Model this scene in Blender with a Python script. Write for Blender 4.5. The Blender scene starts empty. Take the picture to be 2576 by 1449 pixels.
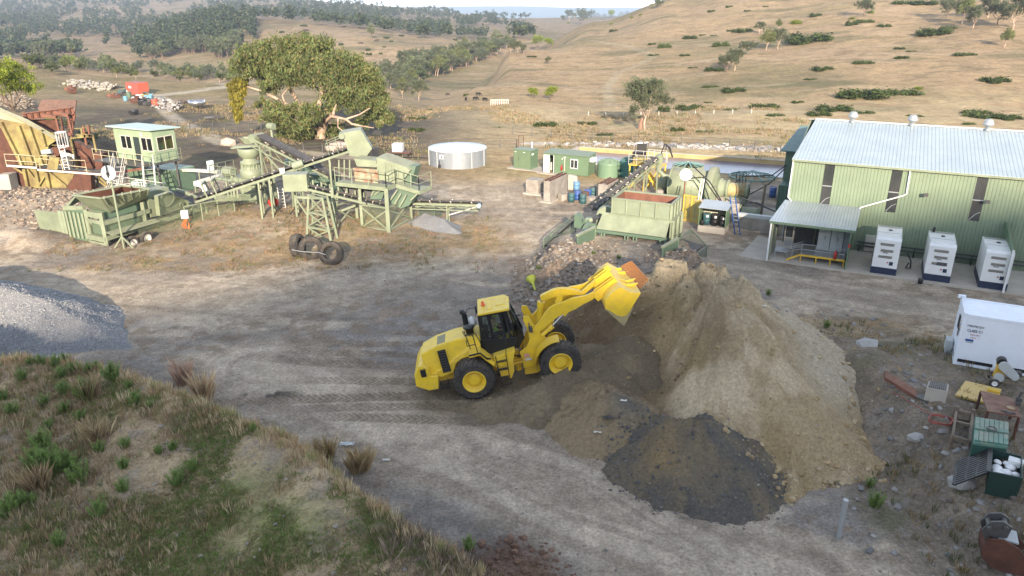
import bpy, bmesh, math, random
import numpy as np
from mathutils import Vector, Matrix
R_=math.radians
SC=bpy.context.scene
COL=SC.collection
# ---------------- camera, world, sun, exposure ----------------
PIT=R_(21.0);S_,C_=math.sin(PIT),math.cos(PIT);FD=735*2.5156;H=15.8
cam=bpy.data.cameras.new('camera');co=bpy.data.objects.new('camera',cam);COL.objects.link(co)
cam.sensor_width=36;cam.lens=735/1024*36;cam.clip_end=20000;cam.clip_start=.1
co.location=(0,0,H);co.rotation_euler=(R_(90)-PIT,0,0);SC.camera=co
SUN_EL=R_(18);SUN_TO=Vector((-.06,1,0)).normalized()      # direction shadows fall
wd=bpy.data.worlds.new('World');SC.world=wd;wd.use_nodes=True
nt=wd.node_tree;sky=nt.nodes.new('ShaderNodeTexSky');sky.sky_type='NISHITA';sky.sun_disc=False
sky.sun_elevation=SUN_EL;sky.sun_rotation=math.atan2(-SUN_TO.x,-SUN_TO.y);sky.altitude=400;sky.air_density=1.0;sky.dust_density=.5;sky.ozone_density=2.5
bg=nt.nodes['Background'];hs=nt.nodes.new('ShaderNodeHueSaturation');hs.inputs['Saturation'].default_value=.50;nt.links.new(sky.outputs[0],hs.inputs['Color']);nt.links.new(hs.outputs[0],bg.inputs[0]);bg.inputs[1].default_value=.15
sl=bpy.data.lights.new('sun','SUN');sl.energy=3.7;sl.angle=R_(.5);sl.color=(1,.84,.66)
so=bpy.data.objects.new('sun',sl);COL.objects.link(so)
sd=Vector((SUN_TO.x*math.cos(SUN_EL),SUN_TO.y*math.cos(SUN_EL),-math.sin(SUN_EL)))
so.rotation_euler=sd.to_track_quat('-Z','Y').to_euler();so.location=(0,-50,60)
SC.view_settings.view_transform='Standard';SC.view_settings.look='None';SC.view_settings.gamma=1;SC.view_settings.use_curve_mapping=False
SC.view_settings.exposure=1.66
SC.render.engine='CYCLES';SC.cycles.max_bounces=6;SC.cycles.volume_bounces=0;SC.cycles.use_denoising=True;SC.cycles.transparent_max_bounces=12
# ---------------- calibration: picture point -> world point ----------------
def W(u,v,z=0.):
    a=(u-1288)/FD;b=(v-724.5)/FD;d=(H-z)/(S_+b*C_);return Vector((a*d,d*(C_-b*S_),z))
def WY(u,v,Y):
    a=(u-1288)/FD;b=(v-724.5)/FD;d=Y/(C_-b*S_);return Vector((a*d,Y,H-d*(S_+b*C_)))
def ray(u,v):
    a=(u-1288)/FD;b=(v-724.5)/FD;return Vector((a,C_-b*S_,-(S_+b*C_)))
def zat(x,y,v):   # height above (x,y) that shows at row v
    b=(v-724.5)/FD;return H-y*(S_+b*C_)/(C_-b*S_)
def crop(ox,oy,sc): return lambda x,y:((ox+x/sc)/1.5528,(oy+y/sc)/1.5528)
cA=crop(0,300,2.576);cB=crop(700,480,2.1467);cC=crop(1900,480,2.4156);cD=crop(2700,420,1.9069)
cL=crop(1550,980,2.1952);cSp=crop(2300,980,1.2933);cR=crop(3300,1100,1.26);cG=crop(0,1080,1.2385)
cE=crop(0,380,3.814);cJ=crop(120,700,3.0667);cM=crop(2550,560,3.6218)
# ---------------- numpy noise ----------------
def _h(ix,iy,s):
    n=(ix.astype(np.int64)*374761393+iy.astype(np.int64)*668265263+s*1442695)&0xffffffff
    n=((n^(n>>13))*1274126177)&0xffffffff;n=(n^(n>>16))&0xffff
    return n/65535.
def vnoise(x,y,s=0):
    ix=np.floor(x);iy=np.floor(y);fx=x-ix;fy=y-iy;fx=fx*fx*(3-2*fx);fy=fy*fy*(3-2*fy)
    a=_h(ix,iy,s);b=_h(ix+1,iy,s);c=_h(ix,iy+1,s);d=_h(ix+1,iy+1,s)
    return (a*(1-fx)+b*fx)*(1-fy)+(c*(1-fx)+d*fx)*fy*1.-0.
def fbm(x,y,f=1.,o=4,s=0):
    x=np.asarray(x,float);y=np.asarray(y,float);r=0;a=1;t=0
    for i in range(o):
        r=r+a*(vnoise(x*f+i*17.3,y*f-i*9.1,s+i)-.5);t+=a;a*=.5;f*=2.03
    return r/t*2
def sst(a,b,x):
    t=np.clip((np.asarray(x,float)-a)/(b-a),0,1);return t*t*(3-2*t)
# ---------------- objects ----------------
def tag(o,label=None,cat=None,group=None,kind=None):
    if label:o['label']=label
    if cat:o['category']=cat
    if group:o['group']=group
    if kind:o['kind']=kind
    return o
def thing(name,label,cat,loc=(0,0,0),group=None,rz=0):
    o=bpy.data.objects.new(name,None);COL.objects.link(o);o.location=loc;o.rotation_euler=(0,0,rz);o.empty_display_size=.2
    return tag(o,label,cat,group)
def kids(o): return [c for c in bpy.data.objects if c.parent==o]
def ctree(o,par=None):
    c=o.copy();COL.objects.link(c)
    if par:c.parent=par
    for k in list(o.children):ctree(k,c)
    return c
class MB:
    def __init__(s):s.v=[];s.f=[];s.sm=[]
    def add(s,vs,fs,smooth=False):
        n=len(s.v);s.v+=[tuple(p) for p in vs];s.f+=[tuple(i+n for i in f) for f in fs];s.sm+=[smooth]*len(fs);return s
    def hexa(s,p):  # 8 points: bottom 4 ccw, top 4
        return s.add(p,[(3,2,1,0),(4,5,6,7),(0,1,5,4),(1,2,6,5),(2,3,7,6),(3,0,4,7)])
    def box(s,c,d,rz=0,M=None):
        x,y,z=[k/2 for k in d];ps=[Vector((sx*x,sy*y,sz*z)) for sz in(-1,1) for sx,sy in((-1,-1),(1,-1),(1,1),(-1,1))]
        if M is None:M=Matrix.Rotation(rz,3,'Z')
        return s.hexa([M@p+Vector(c) for p in ps])
    def bar(s,a,b,w=.08,h=None,up=(0,0,1)):
        a=Vector(a);b=Vector(b);h=h or w;d=(b-a)
        if d.length<1e-6:return s
        d.normalize();u=Vector(up);x=d.cross(u)
        if x.length<1e-3:x=d.cross(Vector((1,0,0)))
        x.normalize();z=x.cross(d);x*=w/2;z*=h/2
        return s.hexa([a-x-z,a+x-z,b+x-z,b-x-z,a-x+z,a+x+z,b+x+z,b-x+z])
    def tube(s,pts,r=.03,n=8,cap=True):
        pts=[Vector(p) for p in pts];m=len(pts);rs=r if isinstance(r,(list,tuple)) else [r]*m
        vs=[];pu=None
        for i,p in enumerate(pts):
            d=(pts[min(i+1,m-1)]-pts[max(i-1,0)]);d.normalize()
            if pu is None:
                pu=d.cross(Vector((0,0,1)))
                if pu.length<.01:pu=d.cross(Vector((1,0,0)))
            pu=(pu-d*pu.dot(d)).normalized();w=d.cross(pu)
            for k in range(n):
                t=2*math.pi*k/n;vs.append(p+(pu*math.cos(t)+w*math.sin(t))*rs[i])
        fs=[(i*n+k,i*n+(k+1)%n,(i+1)*n+(k+1)%n,(i+1)*n+k) for i in range(m-1) for k in range(n)]
        s.add(vs,fs,True)
        if cap:
            s.add(vs[:n],[tuple(reversed(range(n)))]);s.add(vs[-n:],[tuple(range(n))])
        return s
    def cyl(s,a,b,r,r2=None,n=20):return s.tube([a,b],[r,r if r2 is None else r2],n)
    def lathe(s,c,prof,axis=(0,0,1),n=32,smooth=True,t0=0,t1=2*math.pi):   # prof [(r,h)]
        ax=Vector(axis).normalized();u=ax.orthogonal().normalized();w=ax.cross(u);c=Vector(c);full=abs(t1-t0-2*math.pi)<1e-3
        m=n if full else n+1;vs=[c+ax*h+(u*math.cos(t0+(t1-t0)*k/n)+w*math.sin(t0+(t1-t0)*k/n))*r for r,h in prof for k in range(m)]
        fs=[(i*m+k,i*m+(k+1)%m,(i+1)*m+(k+1)%m,(i+1)*m+k) for i in range(len(prof)-1) for k in range(m if full else m-1)]
        return s.add(vs,fs,smooth)
    def prism(s,pts,d):   # polygon pts extruded by vector d
        pts=[Vector(p) for p in pts];d=Vector(d);n=len(pts)
        return s.add(pts+[p+d for p in pts],[tuple(reversed(range(n))),tuple(range(n,2*n))]+[(i,(i+1)%n,n+(i+1)%n,n+i) for i in range(n)])
    def grid(s,P,smooth=True):  # P[i][j] points
        a=len(P);b=len(P[0]);return s.add([p for r in P for p in r],[(i*b+j,i*b+j+1,(i+1)*b+j+1,(i+1)*b+j) for i in range(a-1) for j in range(b-1)],smooth)
    def xf(s,M,i0=0):
        s.v[i0:]=[tuple(M@Vector(p)) for p in s.v[i0:]];return s
    def build(s,name,mat,parent=None,bev=0,fix=True):
        me=bpy.data.meshes.new(name);me.from_pydata(s.v,[],s.f);me.polygons.foreach_set('use_smooth',s.sm)
        me.materials.append(mat);me.update()
        if fix and len(s.f)<60000:
            bm=bmesh.new();bm.from_mesh(me);bmesh.ops.recalc_face_normals(bm,faces=bm.faces);bm.to_mesh(me);bm.free()
        o=bpy.data.objects.new(name,me);COL.objects.link(o)
        if parent is not None:
            o.parent=parent
            if parent.type=='EMPTY' and not getattr(s,'local',False):
                # geometry was written in world coordinates
                Mi=(Matrix.Translation(parent.location)@parent.rotation_euler.to_matrix().to_4x4()).inverted();me.transform(Mi)
            elif parent.type=='MESH' and parent.parent is not None and not getattr(s,'local',False):
                pp=parent.parent;Mi=(Matrix.Translation(pp.location)@pp.rotation_euler.to_matrix().to_4x4()).inverted();me.transform(Mi)
        if bev:
            m=o.modifiers.new('bevel','BEVEL');m.width=bev;m.segments=2;m.limit_method='ANGLE';m.angle_limit=R_(40)
        return o
def npmesh(name,V,F,mat,attr=None,smooth=True,parent=None):
    V=np.asarray(V,np.float32).reshape(-1,3);F=np.asarray(F,np.int32);k=F.shape[1]
    me=bpy.data.meshes.new(name);me.vertices.add(len(V));me.vertices.foreach_set('co',V.ravel())
    me.loops.add(F.size);me.loops.foreach_set('vertex_index',F.ravel());me.polygons.add(len(F))
    me.polygons.foreach_set('loop_start',np.arange(0,F.size,k,dtype=np.int32));me.polygons.foreach_set('loop_total',np.full(len(F),k,np.int32))
    me.polygons.foreach_set('use_smooth',np.full(len(F),smooth))
    me.update(calc_edges=True)
    if attr is not None:
        for nm,arr in attr.items():
            a=me.color_attributes.new(nm,'FLOAT_COLOR','POINT');b=np.ones((len(V),4),np.float32);b[:,:arr.shape[1]]=arr;a.data.foreach_set('color',b.ravel())
    me.materials.append(mat);o=bpy.data.objects.new(name,me);COL.objects.link(o)
    if parent is not None:o.parent=parent
    return o
# ---------------- materials ----------------
def srgb(r,g,b):
    f=lambda c:(c/255/12.92) if c<=10 else ((c/255+.055)/1.055)**2.4
    return (f(r),f(g),f(b))
def nmat(name):
    m=bpy.data.materials.new(name);m.use_nodes=True;n=m.node_tree;return m,n,n.nodes['Principled BSDF']
def N(nt,t,**k):
    n=nt.nodes.new(t)
    for a,b in k.items():
        if a=='inp':
            for i,v in b.items():n.inputs[i].default_value=v
        else:setattr(n,a,b)
    return n
def noise(nt,scale,detail=4,rough=.6,coord=None):
    n=N(nt,'ShaderNodeTexNoise',inp={'Scale':scale,'Detail':detail,'Roughness':rough})
    if coord is not None:nt.links.new(coord,n.inputs['Vector'])
    return n.outputs['Fac']
def ramp(nt,fac,a,b):
    r=N(nt,'ShaderNodeMapRange',inp={1:a,2:b});r.interpolation_type='SMOOTHSTEP';nt.links.new(fac,r.inputs[0]);return r.outputs[0]
def mix(nt,f,a,b,mode='MIX'):
    n=N(nt,'ShaderNodeMix',data_type='RGBA',blend_type=mode)
    for i,x in((0,f),(6,a),(7,b)):
        if hasattr(x,'links'):nt.links.new(x,n.inputs[i])
        else:n.inputs[i].default_value=x if i==0 else (*x,1)
    return n.outputs[2]
def mth(nt,op,a,b=0.):
    n=N(nt,'ShaderNodeMath',operation=op)
    for i,x in((0,a),(1,b)):
        if hasattr(x,'links'):nt.links.new(x,n.inputs[i])
        else:n.inputs[i].default_value=x
    return n.outputs[0]
def bump(nt,b,h,dist=.02,st=.6):
    n=N(nt,'ShaderNodeBump',inp={'Strength':st,'Distance':dist});nt.links.new(h,n.inputs['Height']);nt.links.new(n.outputs[0],b.inputs['Normal'])
def paint(name,col,col2=None,rough=.5,metal=0,sc=1.5,amt=.5,rust=0,rustcol=(.16,.055,.025),bp=.004,bsc=20,dust=.25,spec=.4,dcol=(.36,.30,.22)):
    m,n,b=nmat(name);g=N(n,'ShaderNodeNewGeometry').outputs['Position']
    f=ramp(n,noise(n,sc,5,.65,g),.3,.7);c2=col2 or tuple(x*.72 for x in col)
    c=mix(n,mth(n,'MULTIPLY',f,amt),col,c2)
    if dust:
        nz=N(n,'ShaderNodeSeparateXYZ');n.links.new(N(n,'ShaderNodeNewGeometry').outputs['Normal'],nz.inputs[0])
        up=mth(n,'MULTIPLY',ramp(n,nz.outputs[2],.3,1.),dust);up=mth(n,'MULTIPLY',up,ramp(n,noise(n,4,4,.6,g),.2,.7));c=mix(n,up,c,dcol)
    if rust:
        rf=ramp(n,noise(n,7,8,.75,g),.66-rust*.3,.74-rust*.25);c=mix(n,mth(n,'MULTIPLY',rf,.8),c,rustcol)
        b.inputs['Roughness'].default_value=rough
    n.links.new(c,b.inputs['Base Color']);b.inputs['Roughness'].default_value=rough;b.inputs['Metallic'].default_value=metal
    b.inputs['Specular IOR Level'].default_value=spec
    if bp:bump(n,b,noise(n,bsc,4,.6,g),bp)
    return m
# scene palette (base colours of the paint, steel and stone themselves)
PG=paint('pale_green_paint',(.235,.27,.18),(.155,.18,.12),.5,sc=1.1,amt=.8,rust=.10,dust=.4)
PG2=paint('pale_green_paint_worn',(.225,.265,.18),(.16,.185,.13),.6,rust=.16)
DG=paint('dark_green_paint',(.10,.155,.105),(.075,.12,.08),.5,dust=.2)
HG=paint('hut_green_paint',(.13,.18,.105),(.10,.145,.085),.5,dust=.2)
RUST=paint('rusty_steel',(.115,.045,.027),(.06,.027,.018),.8,sc=2.5,amt=.9,dust=.3,bp=.01)
RUST2=paint('brown_rust',(.20,.085,.055),(.12,.055,.036),.85,sc=1.2,amt=.9,dust=.3)
YST=paint('faded_yellow_steel',(.29,.25,.09),(.14,.10,.045),.65,sc=.9,amt=.9,rust=.3)
YP=paint('machine_yellow',(.80,.55,.025),(.60,.41,.06),.5,rust=0.05,dust=.32,spec=.4,sc=3,amt=.6,bp=.002,dcol=(.50,.38,.16))
YPW=paint('machine_yellow_worn',(.78,.50,.03),(.62,.44,.12),.45,rust=.0,dust=.5,sc=4,dcol=(.55,.40,.12))
YS=paint('safety_yellow',(.62,.40,.04),(.5,.3,.04),.55,rust=.15)
BLK=paint('black_paint',(.012,.012,.013),(.02,.02,.02),.45,dust=.15)
RUB=paint('tyre_rubber',(.026,.025,.025),(.085,.072,.058),.95,sc=3,amt=.8,dust=.7,bp=.01,dcol=(.17,.145,.115))
BELT=paint('conveyor_rubber',(.035,.035,.038),(.07,.065,.06),.75,sc=3,dust=.4,dcol=(.2,.18,.15))
WH=paint('white_paint',(.72,.73,.72),(.62,.62,.60),.45,dust=.15,bp=0)
WHC=paint('white_container_paint',(.74,.78,.84),(.66,.70,.76),.4,dust=.2,bp=0)
OW=paint('off_white_steel',(.62,.60,.54),(.42,.36,.28),.6,sc=5,rust=.12)
NAVY=paint('navy_paint',(.018,.028,.065),(.03,.035,.06),.5,dust=.35)
GAL=paint('galvanised_steel',(.42,.44,.45),(.33,.35,.36),.45,metal=.5,sc=6)
CONC=paint('concrete',(.33,.30,.26),(.20,.18,.155),.9,sc=1.6,amt=.9,dust=.2,bp=.01)
CONCL=paint('pale_concrete',(.42,.38,.32),(.32,.29,.25),.9,sc=1.2,amt=.7,dust=.15,bp=.006)
BLU=paint('blue_paint',(.03,.09,.30),(.03,.06,.2),.5,rust=.08)
TEAL=paint('teal_drum_paint',(.035,.10,.11),(.03,.07,.08),.55,rust=.2)
RED=paint('red_paint',(.45,.03,.02),(.3,.03,.02),.5)
ORG=paint('orange_red_paint',(.55,.095,.055),(.42,.08,.05),.6)
GRYP=paint('grey_cabinet_paint',(.42,.45,.45),(.36,.39,.39),.5,dust=.1,bp=0)
STEEL=paint('dark_steel',(.10,.10,.10),(.06,.055,.05),.6,metal=.4,sc=5,rust=.2)
WOOD=paint('weathered_wood',(.20,.155,.11),(.12,.095,.07),.9,sc=6,amt=.9)
def glassm(name,col=(.03,.04,.04),r=.08):
    m,n,b=nmat(name);b.inputs['Base Color'].default_value=(*col,1);b.inputs['Roughness'].default_value=r;b.inputs['Specular IOR Level'].default_value=.6;return m
DGL=glassm('dark_glass')
def clearglass(name,tint=(.75,.85,.82),t=.6):
    m,n,b=nmat(name);tr=N(n,'ShaderNodeBsdfTransparent');tr.inputs[0].default_value=(*tint,1);gl=N(n,'ShaderNodeBsdfGlossy');gl.inputs['Roughness'].default_value=.05
    ms=N(n,'ShaderNodeMixShader');ms.inputs[0].default_value=1-t
    n.links.new(tr.outputs[0],ms.inputs[1]);n.links.new(gl.outputs[0],ms.inputs[2]);n.links.new(ms.outputs[0],n.nodes['Material Output'].inputs[0]);return m
CGL=clearglass('tinted_glass',(.52,.62,.58),.90)
def meshm(name,col,cov=.5,sc=18):
    m,n,b=nmat(name);g=N(n,'ShaderNodeNewGeometry').outputs['Position']
    tr=N(n,'ShaderNodeBsdfTransparent');ms=N(n,'ShaderNodeMixShader');b.inputs['Base Color'].default_value=(*col,1);b.inputs['Roughness'].default_value=.6
    # woven wire: diamonds from three crossed waves, thinner than a pixel from afar
    sep=N(n,'ShaderNodeSeparateXYZ');n.links.new(g,sep.inputs[0]);h=mth(n,'ADD',sep.outputs[0],sep.outputs[1])
    a=mth(n,'ABSOLUTE',mth(n,'SINE',mth(n,'MULTIPLY',mth(n,'ADD',h,sep.outputs[2]),sc*2)));c=mth(n,'ABSOLUTE',mth(n,'SINE',mth(n,'MULTIPLY',mth(n,'SUBTRACT',h,sep.outputs[2]),sc*2)))
    k=mth(n,'LESS_THAN',mth(n,'MINIMUM',a,c),cov*.75)
    n.links.new(k,ms.inputs[0]);n.links.new(tr.outputs[0],ms.inputs[1]);n.links.new(b.outputs[0],ms.inputs[2]);n.links.new(ms.outputs[0],n.nodes['Material Output'].inputs[0]);return m
WIRE=meshm('green_wire_mesh',(.20,.24,.14),.28)
WIRED=meshm('dark_wire_mesh',(.10,.14,.11),.38)
def corr(name,col,col2,ax,per=.2,rough=.4,metal=.0,depth=.03,dark=.65):
    # trapezoid sheet: narrow dark valleys every `per` metres along world axis vector ax
    m,n,b=nmat(name);g=N(n,'ShaderNodeNewGeometry').outputs['Position'];d=N(n,'ShaderNodeVectorMath',operation='DOT_PRODUCT');n.links.new(g,d.inputs[0]);d.inputs[1].default_value=ax
    f=mth(n,'FRACT',mth(n,'DIVIDE',d.outputs['Value'],per));k=mth(n,'ABSOLUTE',mth(n,'SUBTRACT',f,.5));r=ramp(n,k,.36,.46)
    c=mix(n,ramp(n,noise(n,.6,4,.6,g),.3,.7),col,col2);vm=N(n,'ShaderNodeVectorMath',operation='MULTIPLY');n.links.new(g,vm.inputs[0]);vm.inputs[1].default_value=(2.6,2.6,.22);c=mix(n,mth(n,'MULTIPLY',ramp(n,noise(n,1.,6,.7,vm.outputs[0]),.48,.78),.45),c,tuple(q*.62+.02 for q in col2));
    n.links.new(c,b.inputs['Base Color']);b.inputs['Roughness'].default_value=rough;b.inputs['Metallic'].default_value=metal;bump(n,b,r,depth,1.);return m
QC,NR1,NR2=1000,900,700;HS=.06;VQ=1.;HZ=.00019
# ================= TERRAIN =================
def _q(vd):
    b=(np.asarray(vd,float)-724.5)/FD;return (S_+b*C_)/(C_-b*S_)
_PR={
-.664:[(75,0,0),(130,0,0),(200,1,150),(300,0,-12),(450,0,-14),(520,1,135),(640,1,92),(760,1,88),(900,1,55),(1150,1,34),(1500,1,2),(1900,0,62),(7500,0,60)],
-.51:[(75,0,0),(150,0,-.5),(185,1,186),(260,0,-13),(430,0,-14),(510,1,130),(610,1,96),(700,0,-13),(900,1,58),(1180,1,28),(1500,1,-6),(1900,0,62),(7500,0,60)],
-.355:[(75,0,0),(150,0,-.5),(172,1,205),(240,0,-12),(390,0,-13),(500,1,95),(600,1,47),(700,0,0),(860,1,44),(1200,1,16),(1600,1,-8),(2200,0,40),(7500,0,60)],
-.27:[(75,0,0),(145,0,-.5),(170,1,206),(230,0,-11),(360,0,-12),(480,1,90),(590,1,52),(700,0,-2),(880,1,44),(1250,1,14),(1600,1,-2),(2200,0,25),(7500,0,60)],
-.2:[(75,0,0),(140,0,-.5),(165,1,207),(220,0,-10),(340,0,-11),(450,1,95),(560,1,68),(650,0,-6),(900,1,46),(1300,1,16),(1500,1,6),(2000,0,10),(6000,1,20),(7500,0,0)],
-.097:[(75,0,0),(140,0,-1),(180,0,-6),(240,0,-10),(330,0,-11),(420,1,118),(500,1,95),(600,0,-9),(800,1,68),(1100,1,46),(1400,1,24),(1900,0,-60),(5200,0,-60),(6000,1,17),(7500,0,0)],
-.04:[(75,0,0),(135,0,-1),(165,1,215),(185,0,-3.5),(260,0,-10),(330,0,-11),(430,1,116),(480,1,106),(600,0,-10),(800,1,70),(1100,1,52),(1350,1,38),(1900,0,-60),(5200,0,-60),(6000,1,15),(7500,0,0)],
0:[(75,0,0),(120,0,-1),(140,1,255),(190,1,178),(235,1,124),(262,0,.5),(330,0,-10),(430,0,-10),(500,1,98),(700,1,85),(1000,1,62),(1300,1,46),(1900,0,-60),(5200,0,-60),(6000,1,15),(7500,0,0)],
.11:[(75,0,0),(120,0,-1),(140,1,262),(200,1,165),(260,1,97),(320,1,84),(400,1,52),(430,0,4),(600,0,-15),(1000,1,64),(1400,1,42),(1900,0,-60),(5200,0,-60),(6000,1,22),(7500,0,0)],
.21:[(75,0,0),(120,0,-.5),(138,1,265),(180,1,180),(230,1,110),(300,1,45),(370,1,2),(430,1,-4),(600,0,10),(1200,0,0),(6000,1,30),(7500,0,0)],
.315:[(75,0,0),(118,0,0),(135,1,265),(170,1,190),(220,1,110),(280,1,40),(360,1,-40),(450,0,32),(7500,0,40)],
.47:[(75,0,0),(112,0,0),(130,1,262),(160,1,190),(200,1,115),(250,1,40),(320,1,-40),(420,0,46),(7500,0,60)],
.664:[(75,0,0),(110,0,0),(125,1,270),(150,1,200),(180,1,130),(210,1,60),(250,1,0),(300,1,-60),(420,0,55),(7500,0,60)]}
_LY=np.linspace(math.log(60),math.log(7500),420);_A=sorted(_PR)
def _mk():
    T=[]
    for a in _A:
        k=_PR[a];Y=np.array([t[0] for t in k],float);Z=np.array([t[2] if t[1]==0 else H-t[0]*float(_q(t[2])) for t in k])
        z=np.interp(_LY,np.log(Y),Z);kr=np.array([1,2,3,2,1])/9.;zp=np.pad(z,2,'edge');T.append(np.convolve(zp,kr,'valid'))
    return np.array(T)
_T=_mk()
def zfar(x,y):
    a=np.clip(x/np.maximum(y,1),-.664,.664);ly=np.clip(np.log(np.maximum(y,60.1)),_LY[0],_LY[-1])
    fi=(ly-_LY[0])/(_LY[1]-_LY[0]);i=np.minimum(fi.astype(int),len(_LY)-2);fi=fi-i
    j=np.clip(np.searchsorted(_A,a,'right')-1,0,len(_A)-2);A=np.array(_A);t=(a-A[j])/(A[j+1]-A[j]);t=t*t*(3-2*t)
    return (_T[j,i]*(1-fi)+_T[j,i+1]*fi)*(1-t)+(_T[j+1,i]*(1-fi)+_T[j+1,i+1]*fi)*t
CREST=[(-60,37),(-34,30.5),(-21.4,27.8),(-18.5,27.3),(-15.9,26.3),(-11.7,23.6),(-7.5,21.0),(-4.6,18.3),(-1.9,15.6),(1.5,12.0),(4,8.5),(8,3)]
def cresty(x): 
    c=np.array(CREST);return np.interp(x,c[:,0],c[:,1])
def segd(x,y,p,q):  # distance to segment and param
    dx,dy=q[0]-p[0],q[1]-p[1];t=np.clip(((x-p[0])*dx+(y-p[1])*dy)/(dx*dx+dy*dy),0,1)
    return np.hypot(x-p[0]-t*dx,y-p[1]-t*dy),t
def ridges(x,y,knots,slope=.65):
    h=np.full(np.shape(x),-1e3)
    for a,b in zip(knots[:-1],knots[1:]):
        d,t=segd(x,y,a,b);h=np.maximum(h,a[2]+(b[2]-a[2])*t-slope*d)
    return h
def inrect(x,y,c,hx,hy,ang,soft):
    u=(x-c[0])*math.cos(ang)+(y-c[1])*math.sin(ang);v=-(x-c[0])*math.sin(ang)+(y-c[1])*math.cos(ang)
    return (1-sst(hx,hx+soft,abs(u)))*(1-sst(hy,hy+soft,abs(v)))
POND=[(12.5,87.5),(30.5,79.6),(30.5,69.5),(3.6,79.5),(4.4,87.5)]
def inpond(x,y):
    x=np.asarray(x,float);y=np.asarray(y,float);ins=np.ones(x.shape,bool)
    P=[(4.0,80.0),(31.5,69.2),(31.5,79.0),(8.0,88.3)]
    for a,b in zip(P,P[1:]+P[:1]): ins&=((b[0]-a[0])*(y-a[1])-(b[1]-a[1])*(x-a[0]))>0
    return ins
def crestmask(x,y):
    c=cresty(x)+fbm(x,y,.25,3,5)*.7;return 1-sst(-.2,2.2,y-c)
def terrace(x,y): return sst(12.6,16.2,x+.12*(y-25))*(1-sst(29.5,35,y))
def hgt(x,y):
    x=np.asarray(x,float);y=np.asarray(y,float)
    z=zfar(x,y)*sst(70,90,y)
    far=sst(95,400,y);z=z+fbm(x,y,.012,4,3)*far*3.+fbm(x,y,.06,4,8)*(.25+.5*far)*sst(80,120,y)
    z=z+fbm(x,y,.12,4,1)*.12+fbm(x,y,.9,3,2)*.035*(1-sst(120,200,y))
    if y.size and y.min()>96: return z
    m=crestmask(x,y);c=cresty(x)
    mound=2.0+fbm(x,y,.16,3,11)*.9-.055*np.maximum(c-y,0)+fbm(x,y,1.1,4,12)*.16
    z=z+m*mound
    z=z+1.3*terrace(x,y)*(1+fbm(x,y,.4,3,13)*.15)
    # rocky berm between stockpile and terrace
    z=z+.35*np.exp(-((x-15.6+.10*(y-25))/1.3)**2)*(1-sst(33,37,y))*(1+fbm(x,y,.9,4,14))
    # approach ramp up to the feed hopper, rocky shoulders
    rz=1.2*inrect(x,y,(6.9,44.3),3.6,3.4,-.17,2.6);z=z+rz*(1-sst(47.3,48.3,y+.17*x-1.2)*.0)
    for (cx,cy,r,hh) in((3.0,43.2,2.2,.6),(2.6,40.6,2.0,.55),(4.6,38.2,1.8,.35),(10.5,42.4,1.6,.6),(11.2,40.9,1.7,.6),(9.3,39.6,1.5,.3)):
        z=z+hh*np.exp(-((x-cx)**2+(y-cy)**2)/r**2)*(1+fbm(x,y,1.1,4,15)*.9)
    # heap of fines under the plant, rocky bank by the jaw crusher
    for (cx,cy,r,hh) in((-20,57,4,.55),(-13,54.5,4.5,.5),(-26,57,4,.5),(-34,59,4.2,.9),(-41,60,4,.55),(-48,61,4,.5),(-49,78,6,3.2),(-56,80,7,4)):
        z=z+hh*np.exp(-((x-cx)**2+(y-cy)**2)/r**2)*(1+fbm(x,y,.5,4,16)*.25)
    z=z+.9*np.exp(-(((x+35.5)/3.2)**2+((y-50.5)/1.6)**2))
    z=np.where(inpond(x,y),-1.6,z)
    tm,tc_=trackmask(x,y);z=z-.05*tm+.035*tm*tc_
    return z
def trackmask(x,y):
    m=np.zeros(np.shape(x));ch=np.zeros(np.shape(x))
    for i,(y0,s,x0,w) in enumerate(((28.1,-.02,-13,.42),(30.9,.03,-12,.42),(29.2,-.10,-9,.40),(32.2,.05,-10.5,.40),(27.2,-.03,-10,.38),(33.6,.10,-9,.38),(26.0,-.12,-8,.36),(34.8,.07,-7,.36))):
        yy=y0+s*(x+2)+.012*(x+2)**2*(1 if i%2 else -.6);d=abs(y-yy)
        k=(1-sst(w*.75,w,d))*sst(x0-2,x0+1.5,x)*(1-sst(-1.6,0,x))*(.55+.6*vnoise(x*.5,y*.5,40+i))
        m=np.maximum(m,k);ch=np.where(k>.05,.5+.5*np.sin((x+d*1.2)*22),ch)
    return m,ch
def hz(x,y): return float(hgt(np.array([x]),np.array([y]))[0])
def hit(u,v,r0=12,r1=3000):
    d=ray(u,v);near=v>330
    if not near:r0=max(r0,97)
    t=np.exp(np.linspace(math.log(r0),math.log(r1 if not near else 115),260));X=d.x*t;Y=d.y*t;Z=H+d.z*t
    k=np.nonzero(Z<hgt(X,Y))[0];k=k[0] if len(k) else 259
    lo,hi=t[max(k-1,0)],t[k]
    tt=np.linspace(lo,hi,24);g=np.nonzero(H+d.z*tt<hgt(d.x*tt,d.y*tt))[0];q=tt[g[0]] if len(g) else hi
    return Vector((d.x*q,d.y*q,hz(d.x*q,d.y*q)))
def hits(U,Vv,r0,r1):   # many far points at once
    a=(U-1288)/FD;b=(Vv-724.5)/FD;dy=C_-b*S_;dz=-(S_+b*C_);t=np.exp(np.linspace(math.log(r0),math.log(r1),500))
    X=a[:,None]*t;Y=dy[:,None]*t;Z=H+dz[:,None]*t;m=Z<hgt(X,Y);k=np.where(m.any(1),m.argmax(1),499);i=np.arange(len(U))
    return X[i,k],Y[i,k],hgt(X[i,k],Y[i,k])
def mixc(a,b,t): return a*(1-t[...,None])+np.asarray(b)*t[...,None]
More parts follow.
